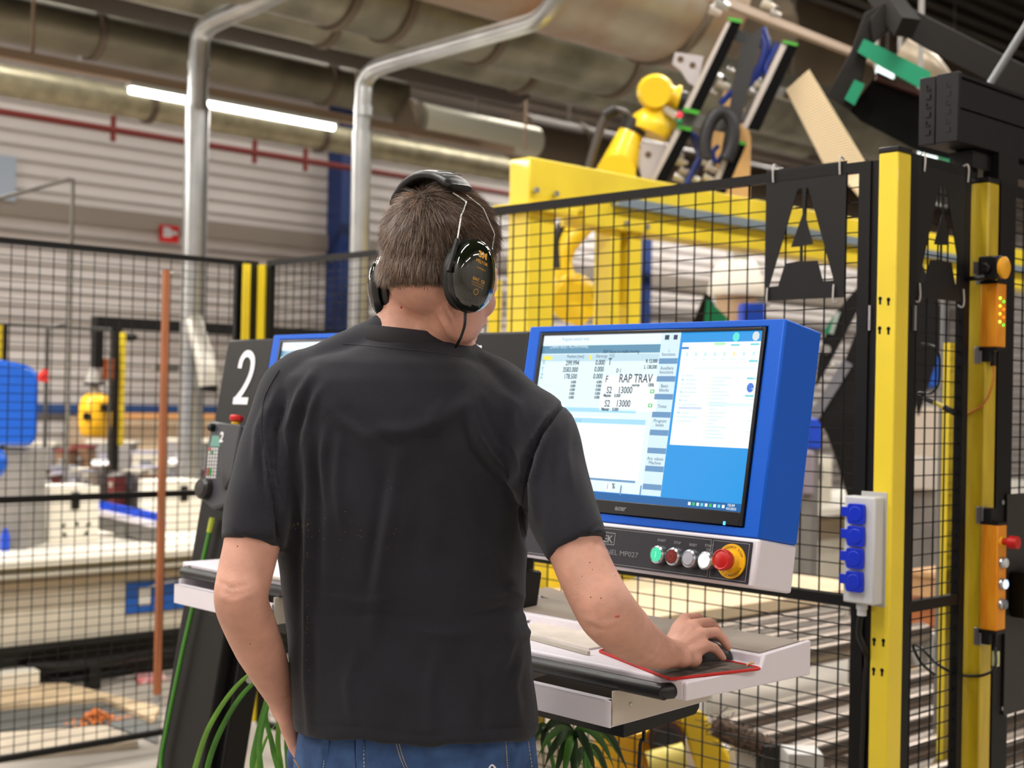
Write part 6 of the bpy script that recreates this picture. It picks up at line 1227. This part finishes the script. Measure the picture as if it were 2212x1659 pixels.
g = G(); g.prism([p for p in (B0, B1, D(1895, 400, zc_-.03), D(1892, 440, zc_-.03), D(1878, 452, zc_), D(1830, 395, zc_))], nrm, CW); g.build('lower_corner', t, smooth=0)
# tan rail crossing the top right
g = G(); a, b = D(1530, -8, 7.6), D(1836, 112, 9.4); g.bar(a, b, .05, .045, BROWNR); g.bar(b, D(1990, 172, 10.5), .05, .045, BROWNR); one(g, 'cable_rail', 'thin tan rail crossing diagonally above the gripper', 'rail', tuple(a))
# black frame with green tape
zk = 5.4; t = thing('black_gripper', 'big black gripper frame marked with green tape, top right', 'gripper', tuple(D(1900, 150, zk))); BG_ = M('black_gripper_paint', (26, 22, 19), .6, spec=.25); GT = M('green_tape', (6, 138, 98), .5)
g = G(); g.prism([D(*q, zk) for q in ((1868, 28), (1905, 8), (1945, 40), (1905, 60), (1880, 95), (1850, 225), (1836, 240), (1786, 205), (1838, 110))], ray(1850, 120)*.06, BG_); g.build('side_plate', t, bev=.004)
g = G(); g.prism([D(*q, zk-.02) for q in ((1880, 40), (1905, 8), (1945, 6), (2730, 400), (2730, 490), (2212, 215), (2040, 128), (1925, 62), (1885, 95))], ray(2000, 100)*.08, BG_); g.build('main_beam', t, bev=.004)
g = G(); g.prism([D(*q, zk-.03) for q in ((1866, 84), (1880, 90), (2010, 155), (2010, 205), (1990, 192), (1905, 146), (1852, 112))], ray(1900, 140)*.02, GT); g.build('green_tape', t)
g = G(); g.prism([D(*q, zk-.03) for q in ((1846, 172), (1868, 182), (1846, 228), (1824, 214))], ray(1850, 200)*.02, GT); g.build('green_tape', t)
g = G(); g.prism([D(*q, zk+.08) for q in ((1890, 165), (1895, 155), (2000, 205), (2120, 240), (2120, 360), (1990, 330), (1860, 262), (1836, 240), (1860, 205))], ray(1900, 220)*.10, M('backing_black', (6, 5, 5), .8, spec=.15)); g.build('dark_backing', t)  # black block added where only the dark ceiling background lies
g = G(); g.bar(D(1892, 168, zk+.06), D(2000, 206, zk+.06), .03, .02, M('brown_red_strip', (70, 32, 26), .6)); g.build('edge_strip', t)
g = G(); g.bar(D(1960, 60, zk-.1), D(1870, -60, zk+.2), .08, .08, BG_); g.build('mount', t)
g = G(); g.cyl(D(2136, 186, 4.6), D(2136, 186, 4.6).lerp(D(2240, 20, 4.6), 6.0), .013, M('grey_pipe')); one(g, 'diagonal_rod', 'thin grey rod slanting up from behind the overhead beam', 'rod', tuple(D(2136, 186, 4.6)))
for k, (x0_, y0_, x1_, y1_, zz) in enumerate(((1893, 149, 1930, 162, 8.6), (1985, 322, 2022, 340, 6.8))):
    a, b = D(x0_, y0_, zz), D(x1_, y1_, zz); t = thing('lamp', ['small lit lamp glimpsed under the green tape', 'small lit lamp below the end of the overhead beam'][k], 'lamp', tuple(a)); g = G(); g.obox((a+b)/2, (b-a)/2, fh*.02, up*.022, E('lamp_white', (240, 255, 250), 1.5)); g.build('diffuser', t); g = G(); g.box(a.x-.01, a.x+.01, a.y-.01, a.y+.01, a.z, ZC, GREYP); g.build('hanger', t)
    if k: g = G(); g.obox(D(2040, 334, zz), (b-a)/3, fh*.02, up*.03, GT); g.build('green_end', t)
# grey-brown ducting at the top right corner
g = G(); g.tube([D(1945, 110, 9), D(1990, 140, 9), D(2030, 190, 9.2)], .11, M('silver_duct', (180, 166, 146), .4, .5), 16, 4); g.box(*(lambda p: (p.x-.012, p.x+.012, p.y-.012, p.y+.012, p.z, ZC))(D(1945, 110, 9)), GREYP); one(g, 'flexible_duct', 'crumpled silver duct behind the black gripper frame', 'duct', tuple(D(1945, 110, 9)))
duct('huge pale duct in the top right corner', 8.9, (2000, 300), 1.1, 12, 24, [(2120, 300)], M('duct_greybrown', (150, 134, 112), .5, .4, var=.1, vscale=1.5))
# white hood + green wedge beyond the fence
c = D(1590, 640, 8.5); t = thing('extraction_hood', 'white domed hood with a tan cone, seen above the right console', 'hood', tuple(c))
g = G(); g.lathe([(0, .22), (.11, .215), (.13, .19), (.165, .08), (.175, .02), (.165, 0), (0, 0)], c-up*.0, (0, 0, 1), M('hood_white', (232, 226, 214), .5), 30); g.build('dome', t, smooth=45)
g = G(); g.lathe([(0, 0), (.13, 0), (.10, -.14), (.05, -.3), (0, -.3)], c, (0, 0, 1), M('hood_tan', (196, 166, 136), .6), 24); g.build('cone', t, smooth=45)
g = G(); g.cyl(c-up*.3, Vector((c.x, c.y, 0)), .05, GREYP); g.cyl(c+up*.215, c+up*.34, .06, SIL, 14); g.build('stand', t)
t = thing('gripper_wedge', 'black and green wedge rising behind the right console, left of the white hood', 'machine part', tuple(D(1530, 700, 7.6)))
g = G(); g.prism([D(*q, 7.6) for q in ((1495, 700), (1522, 634), (1535, 640), (1562, 700))], ray(1530, 680)*.1, BG_); g.build('black_side', t); g = G(); g.prism([D(*q, 7.56) for q in ((1527, 644), (1575, 690), (1560, 700), (1520, 700))], ray(1530, 680)*.04, GT); g.build('green_tape', t); g = G(); q = D(1530, 700, 7.65); g.box(q.x-.05, q.x+.05, q.y-.05, q.y+.05, 0, q.z, BG_); g.build('stand', t)
g = G(); a, b = D(1606, 690, 8.0), D(1652, 655, 8.0); g.prism([Vector((a.x, a.y, 1.0)), Vector((b.x, b.y, 1.0)), Vector((b.x, b.y, b.z)), Vector((a.x, a.y, b.z))], fh*.2, M('clip_blue')); g.prism([Vector((a.x, a.y, 0)), Vector((b.x, b.y, 0)), Vector((b.x, b.y, 1.0)), Vector((a.x, a.y, 1.0))], fh*.2, GREYP); one(g, 'blue_cabinet', 'blue cabinet top right of the white hood', 'cabinet', (a.x, a.y, 0))
# large dark gripper arm right of the console
za = 6.1; t = thing('dark_robot_tool', 'large black angular robot tool between the right console and the yellow post', 'robot tool', tuple(D(1830, 900, za)))
g = G(); g.prism([D(*q, za) for q in ((1765, 905), (1800, 840), (1860, 690), (1884, 600), (1990, 560), (2048, 700), (1985, 900), (1960, 780), (1900, 1100), (1868, 1190), (1846, 1170), (1838, 1100), (1808, 1000), (1785, 935))], ray(1830, 900)*.12, M('tool_black', (20, 18, 19), .55, spec=.3)); g.build('body', t, bev=.005)
g = G(); g.prism([D(*q, za) for q in ((1795, 690), (1835, 640), (1870, 600), (1880, 620), (1790, 790), (1760, 840), (1768, 770))], ray(1830, 700)*.05, M('tool_black')); g.build('upper_link', t)
g = G(); g.prism([D(*q, za-.02) for q in ((1822, 776), (1842, 788), (1768, 906), (1748, 898))], ray(1800, 830)*.02, M('strip_grey', (138, 138, 146), .4, .3)); g.build('grey_strip', t)
g = G(); g.prism([D(*q, za-.02) for q in ((1800, 682), (1816, 672), (1800, 722), (1782, 718))], ray(1800, 700)*.02, M('strip_pale', (186, 200, 190), .5)); g.prism([D(*q, za-.03) for q in ((1795, 690), (1801, 682), (1790, 722), (1780, 718))], ray(1800, 700)*.005, GT); g.build('pale_strip', t)
g = G(); g.cyl(D(1785, 755, za-.03), D(1785, 755, za+.02), .02, SIL, 12); g.ell(D(1800, 790, za-.02), .014, SIL, None, 10, 6); g.build('valve', t)
g = G(); c = D(1880, 1150, za+.06); g.box(c.x-.06, c.x+.06, c.y-.06, c.y+.06, 0, c.z, BG_); g.build('pedestal', t)
# second saw table at right, beyond the cell
yS = 5.6; zt2 = PY(1900, 1092, yS).z; t = thing('panel_saw', 'second long cream saw table, beyond the cell at right', 'machine', (7, yS, 0)); xs0 = PY(1690, 1100, yS).x
g = G(); g.box(xs0, 14, yS, yS+1.3, zt2-.05, zt2, M('table_white')); g.build('table_top', t)
g = G(); g.box(xs0, 14, yS+.03, yS+.06, zt2-.2, zt2-.06, M('rail_brown')); g.build('fence_rail', t); g = G(); g.box(xs0, 14, yS+.06, yS+1.2, PY(1900, 1240, yS).z, zt2-.05, CREAM); g.build('body', t); g = G(); g.box(xs0, 14, yS+.1, yS+1.1, 0, PY(1900, 1240, yS).z, BLKS); g.build('plinth', t)
a, b = PY(1962, 1096, yS), PY(2028, 1118, yS); g = G(); g.box(a.x, b.x, yS+.045, yS+.058, b.z, a.z, M('plate_blue')); bp_ = g.build('blue_plate', t)
for k in range(4): g = G(); x = a.x+(b.x-a.x)*(.15+.23*k); g.box(x-.02, x+.03, yS+.04, yS+.045, b.z+.02, a.z-.02, M('plate_symbol_pale', (90, 130, 190), .5)); g.build('symbol', bp_, tuple(t['org']))
g = G(); a, b = PY(1740, 1080, 6.0), PY(1795, 985, 6.0); g.box(a.x, b.x+.02, 6.0, 6.4, zt2, b.z, WB); tb = one(g, 'machine_box', 'white box on the far saw table, right of the blue console', 'machine box', (a.x, 6, zt2), bev=.005); g = G(); m_ = PY(1772, 1020, 5.99); g.box(m_.x-.015, m_.x+.015, 5.985, 6.0, m_.z-.06, m_.z+.06, M('latch_grey', (90, 84, 80), .5)); g.build('latch', tb, (a.x, 6, zt2))
for k, (x0_, y0_, x1_, y1_, zz, mt_, lab) in enumerate(((1745, 905, 1776, 962, 8.6, M('clip_blue'), 'blue crate edge right of the blue console, in front of the far machines'), (1962, 765, 2035, 830, 9.3, M('blue_hood'), 'blue rounded machine cover seen through the narrow panel'), (1962, 880, 2030, 980, 8.6, M('unit_beige', (196, 182, 166), .5), 'beige machine cabinet under the blue cover, through the narrow panel'),
                                          (1735, 975, 1760, 1060, 8.2, M('unit_mauve', (150, 140, 150), .5), 'mauve-grey unit beside the white box at right'), (1962, 990, 2030, 1050, 7.9, M('unit_pale', (206, 200, 192), .5), 'pale unit below the beige cabinet, through the narrow panel'))):
    a, b = D(x0_, y1_, zz), D(x1_, y0_, zz); g = G(); g.prism([Vector((a.x, a.y, max(0, a.z-.02))), Vector((b.x, b.y, max(0, a.z-.02))), Vector((b.x, b.y, b.z)), Vector((a.x, a.y, b.z))], fh*.3, mt_)
    t = thing('machine_unit', lab, 'machine unit', (a.x, a.y, 0)); g.build('body', t, bev=.03 if k == 1 else .006); g = G(); g.prism([Vector((a.x, a.y, 0))+fh*.05, Vector((b.x, b.y, 0))+fh*.05, Vector((b.x, b.y, max(0, a.z-.02)))+fh*.05, Vector((a.x, a.y, max(0, a.z-.02)))+fh*.05], fh*.2, GREYP); g.build('base', t)
# roller conveyor
ROL = M('roller_steel', (146, 134, 124), .32, .95); zr_ = .5; xl = PZ(1600, 1580, zr_).x; t = thing('roller_conveyor', 'steel roller conveyor running behind the fence at right', 'conveyor', (xl+1, 3, 0)); print('conv', xl)
L0 = PZ(1600, 1583, zr_); L1 = PZ(1757, 1626, zr_); yr0, yr1 = 1.74, 2.62; pitch = .175; k = 0; y = yr0
while y < yr1:
    g = G(); g.cyl((xl, y, zr_-.05), (xl+1.75, y, zr_-.05), .05, ROL, 28); g.build('roller', t, smooth=40); y += pitch
RF = M('conveyor_frame', (206, 204, 200), .4)
g = G(); g.box(xl-.05, xl-.004, yr0-.06, yr1+.05, zr_-.16, zr_-.045, RF); g.build('side_frame', t, bev=.003); g = G(); g.box(xl+1.754, xl+1.80, yr0-.06, yr1+.05, zr_-.16, zr_-.045, RF); g.build('side_frame', t, bev=.003)
for yy in (1.74, 2.5):
    for xx in (xl-.03, xl+1.74): g = G(); g.box(xx-.02, xx+.03, yy, yy+.05, 0, zr_-.16, RF); g.build('leg', t)
# far higher rollers
t = thing('roller_conveyor', 'farther run of rollers under the wood panels, seen between tray and post', 'conveyor', (4.3, 3.4, 0)); y = 2.84
while y < 4.0: g = G(); g.cyl((3.6, y, .56), (5.0, y, .56), .042, ROL, 22); g.build('roller', t, smooth=40); y += .13
g = G(); g.box(3.55, 3.59, 2.78, 4.08, .42, .56, RF); g.build('side_frame', t); g = G(); g.box(5.01, 5.05, 2.78, 4.08, .42, .56, RF); g.build('side_frame', t)
for xx, yy in ((3.55, 2.8), (3.55, 4.0), (5.01, 2.8), (5.01, 4.0)): g = G(); g.box(xx, xx+.04, yy, yy+.05, 0, .42, RF); g.build('leg', t)
g = G(); g.box(3.5, 5.05, 2.68, 2.74, .30, .46, M('frame_cream', (206, 196, 168), .5)); 
for x in (4.0, 4.7): g.cyl((x, 2.68, .38), (x, 2.672, .38), .02, M('hole_brown'), 12)
for x in (3.55, 4.95): g.box(x, x+.06, 2.69, 2.73, 0, .3, M('frame_cream'))
one(g, 'cross_member', 'cream cross member with dark holes between the two roller runs', 'machine frame', (4, 2.7, 0))
g = G(); wb = [(3.45, 3.34), (5.5, 3.34), (5.5, 4.10), (3.45, 4.10)]; g.prism([(x, y, .605) for x, y in wb], (0, 0, .05), M('board_pale_birch', (232, 208, 172), .6, var=.05, vscale=3)); one(g, 'wood_panel', 'large pale wood panel lying on the farther rollers', 'wood panel', (4.5, 3.7, .605), bev=.003)
# foot of the yellow robot and drive under the tray
zf = 3.92; c = D(1335, 1600, zf); t = thing('yellow_robot', 'orange-yellow robot base with a slanting leg behind the fence, under the desk', 'robot base', (c.x, c.y, 0))
g = G(); g.lathe([(0, 0), (.16, 0), (.15, .1), (.075, .2), (.07, .5), (.085, .53), (0, .53)], (c.x, c.y, 0), (0, 0, 1), YO, 26); g.build('column', t, smooth=45)
g = G(); g.prism([D(*q, zf) for q in ((1465, 1535), (1498, 1528), (1520, 1540), (1640, 1740), (1700, 1850), (1560, 1850))], ray(1500, 1600)*.10, RY); g.build('slanting_leg', t, bev=.01)
g = G(); g.prism([D(*q, zf+.06) for q in ((1290, 1545), (1480, 1530), (1500, 1560), (1420, 1660), (1300, 1720))], ray(1400, 1600)*.1, YO); g.build('base_plate', t, bev=.01)
g = G(); q = D(1440, 1598, zf+.03); g.cyl(q, q-ray(1440, 1598)*.05, .052, M('drive_dark', (74, 48, 36), .5), 24); g.cyl(q-ray(1440, 1598)*.05, q-ray(1440, 1598)*.07, .035, RB, 20); g.build('drive_wheel', t)
g = G(); g.cyl(D(1400, 1650, zf-.05), D(1480, 1630, zf-.05), .035, M('pale_yellow_motor', (246, 226, 120), .4), 18); g.build('motor', t)
for k, (x0_, y0_, x1_, y1_, zz, mt_) in enumerate(((1588, 1602, 1640, 1650, 3.8, CREAM), (1648, 1612, 1690, 1680, 3.74, RB), (1700, 1630, 1780, 1700, 3.62, RF))):
    a, b = D(x0_, y1_, zz), D(x1_, y0_, zz); g = G(); g.prism([Vector((a.x, a.y, 0)), Vector((b.x, b.y, 0)), Vector((b.x, b.y, b.z)), Vector((a.x, a.y, b.z))], fh*.1, mt_); one(g, 'drive_box', ['cream drive box', 'dark drive box', 'white cover'][k]+' beside the conveyor\'s left end', 'drive unit', (a.x, a.y, 0), bev=.004)
g = G(); rg = random.Random(9)
pts = [D(*q, 3.78) for q in ((1545, 1566), (1590, 1590), (1640, 1606), (1700, 1640), (1760, 1668))]
g.tube(pts, .028, M('brush_brown', (96, 78, 66), .9, var=.4, vscale=60, bump=1.0, bscale=120), 10, 4)
for k in range(500):
    u = rg.random()*3.99; i = int(u); p = pts[i].lerp(pts[i+1], u-i)+Vector((rg.gauss(0, .016), rg.gauss(0, .016), rg.gauss(0, .012))); d_ = Vector((rg.gauss(0, 1), rg.gauss(0, 1), rg.gauss(0, 1))).normalized()*.02; g.bar(p-d_, p+d_, .002, .002, M('brush_brown'))
o = one(g, 'sealing_brush', 'rough brown brush strip beside the conveyor rollers', 'brush', tuple(pts[0]))
# black mount and cable under tray 1 in front of the fence
g = G(); g.tube([Vector((1.80, 1.50, .93)), D(1394, 1545, 2.5), D(1390, 1600, 2.5), D(1380, 1660, 2.5), Vector((D(1375, 1700, 2.5).x, D(1375, 1700, 2.5).y, .3)), Vector((1.9, 1.6, .01))], .0035, BLKS, 8, 4); one(g, 'cable', 'thin black cable hanging below the right-hand desk', 'cable', (1.8, 1.5, .9))
# crates of timber behind the narrow panel
WDs = [M('timber_%d' % k, c_, .65, var=.12, vscale=10) for k, c_ in enumerate(((188, 112, 66), (214, 170, 124), (158, 92, 52), (226, 204, 176)))]
a = D(2015, 1500, 6.2); sx = PY(1957, 1500, a.y+.35).x; n = 0
for row in range(5):
    z = row*.135
    t = thing('pallet', 'brown timber pallet, %s in the stack behind the narrow mesh panel' % ['lowest', 'second from the bottom', 'middle one', 'second from the top', 'topmost'][row], 'pallet', (sx, a.y, z), group='stacked timber pallets')
    g = G(); g.box(sx, sx+1.2, a.y-.5, a.y+.35, z+.10, z+.125, WDs[(row*3+1) % 4]); g.build('deck', t); 
    for q in range(3): g = G(); x = sx+.02+q*.53; g.box(x, x+.1, a.y-.5, a.y+.35, z+.0, z+.10, WDs[(row+q) % 3]); g.build('block', t)
g = G(); 
for k in range(5): x = sx+.1+k*.14; g.cyl((x, a.y-.1, .675), (x, a.y-.1, .82), .035, SIL, 14, .03)
g.box(sx, sx+.9, a.y-.25, a.y+.1, .665, .676, WDs[3]); one(g, 'parts_rack', 'rack of small silver parts on top of the pallets', 'rack', (sx, a.y, .67))
# ================================================================= potted palms under the desks
PG1 = M('palm_green', (66, 120, 36), .4, var=.15, vscale=20); PG2 = M('palm_green_light', (104, 150, 52), .4, var=.12, vscale=20); PG3 = M('palm_green_dark', (30, 62, 18), .45, var=.2, vscale=20)
def blade(g, pts, w_, mat, sm=6, nrm=None):
    P = smooth_path(pts, sm); n = len(P); rr = []
    for i, p in enumerate(P):
        t = (P[min(i+1, n-1)]-P[max(i-1, 0)]).normalized(); side = t.cross(nrm if nrm is not None else fw).normalized(); up_ = side.cross(t).normalized(); u = i/(n-1); ww = w_*(.25+.75*math.sin(math.pi*min(1, u*1.0+.15))**.7)*(1 if u < .8 else max(.05, (1-u)/.2))
        rr.append([p-side*ww, p+up_*.0008, p+side*ww, p+up_*(-ww*.28)-up_*.0005])
    g.rings(rr, mat)
def pot(t, x, y, r_=.12):
    g = G(); g.lathe([(0, 0), (r_*.75, 0), (r_, .24), (r_*1.06, .25), (r_*1.06, .275), (r_*.97, .275), (r_*.95, .25), (0, .25)], (x, y, 0), (0, 0, 1), M('pot_dark', (52, 46, 44), .5), 32); pt = g.build('pot', t, smooth=40)
    g = G(); g.lathe([(r_*.94, .248), (r_*.6, .256), (0, .26)], (x, y, 0), (0, 0, 1), M('potting_soil', (52, 38, 28), .95, bump=1, bscale=80), 24); g.build('soil', t)
zl_ = 2.62; b1 = Vector((1.50, 2.50, .25)); t = thing('potted_palm', 'palm with long thin green stems arching beside the left black stand', 'potted plant', (b1.x, b1.y, 0)); pot(t, b1.x, b1.y)
L1 = [([(408, 1720), (424, 1650), (452, 1570), (500, 1495), (548, 1450), (600, 1424), (650, 1420)], .0052, PG2), ([(442, 1720), (450, 1650), (478, 1575), (520, 1505), (566, 1462), (612, 1444), (660, 1450)], .0055, PG1), ([(540, 1720), (548, 1640), (562, 1570), (574, 1520), (580, 1478), (590, 1440)], .0075, PG1), ([(556, 1720), (560, 1610), (574, 1540), (592, 1490), (612, 1450)], .0055, PG1),
      ([(598, 1720), (590, 1620), (576, 1560), (574, 1510), (588, 1462)], .0055, PG1), ([(600, 1720), (600, 1600), (606, 1520), (606, 1478)], .0062, PG2), ([(612, 1720), (618, 1600), (624, 1540), (628, 1500)], .0045, PG1), ([(548, 1720), (556, 1650), (578, 1590), (600, 1560)], .005, PG2)]
for k, (px, w_, mt_) in enumerate(L1):
    z_ = zl_+.02*(k % 3); P = [D(x, y, z_) for x, y in px]; g = G(); base = b1+Vector((.02*math.cos(k), .02*math.sin(k), .005)); blade(g, [base, base.lerp(P[0], .5)+up*.06]+P, w_, mt_); g.build('frond', t, smooth=60)
b2 = Vector((1.93, 1.74, .25)); t = thing('potted_palm', 'dark green fan palm under the right desk, between the jeans and the yellow robot', 'potted plant', (b2.x, b2.y, 0)); pot(t, b2.x, b2.y)
rp = random.Random(8)
def fan(cx_, cy_, z_, tips, mats, w_=.0085):
    c = D(cx_, cy_, z_); g = G(); g.tube([b2+Vector((rp.uniform(-.02, .02), rp.uniform(-.02, .02), .005)), (b2+c)/2+Vector((.01, .02, .05)), c], [.006, .005, .004], PG1, 8, 6); st_ = g.build('frond_stem', t)
    for k, (tx, ty, dz, bow) in enumerate(tips):
        e = D(tx, ty, z_+dz); m_ = c.lerp(e, .45)+up*bow; g = G(); blade(g, [c, c.lerp(m_, .5)+up*bow*.25, m_, m_.lerp(e, .55)+up*bow*.3, e], w_, mats[k % len(mats)]); g.build('leaf', t, smooth=60)
fan(1238, 1590, 2.62, [(1165, 1600, .1, .03), (1160, 1640, .05, .03), (1172, 1668, 0, .025), (1196, 1690, -.04, .02), (1215, 1700, -.06, .02), (1240, 1710, -.05, .015), (1290, 1690, -.04, .03), (1330, 1670, 0, .04), (1356, 1662, .05, .05), (1190, 1640, -.05, .02)], [PG3, PG1, PG3])
fan(1180, 1575, 2.72, [(1240, 1580, .05, .02), (1290, 1600, .03, .035), (1340, 1640, 0, .05), (1368, 1690, .02, .07), (1150, 1620, .0, .02), (1170, 1640, -.04, .02)], [PG1, PG3], .0075)
fan(1262, 1622, 2.68, [(1300, 1660, 0, .02), (1320, 1700, 0, .03), (1276, 1700, 0, .02), (1235, 1700, -.02, .02)], [PG1, PG3])
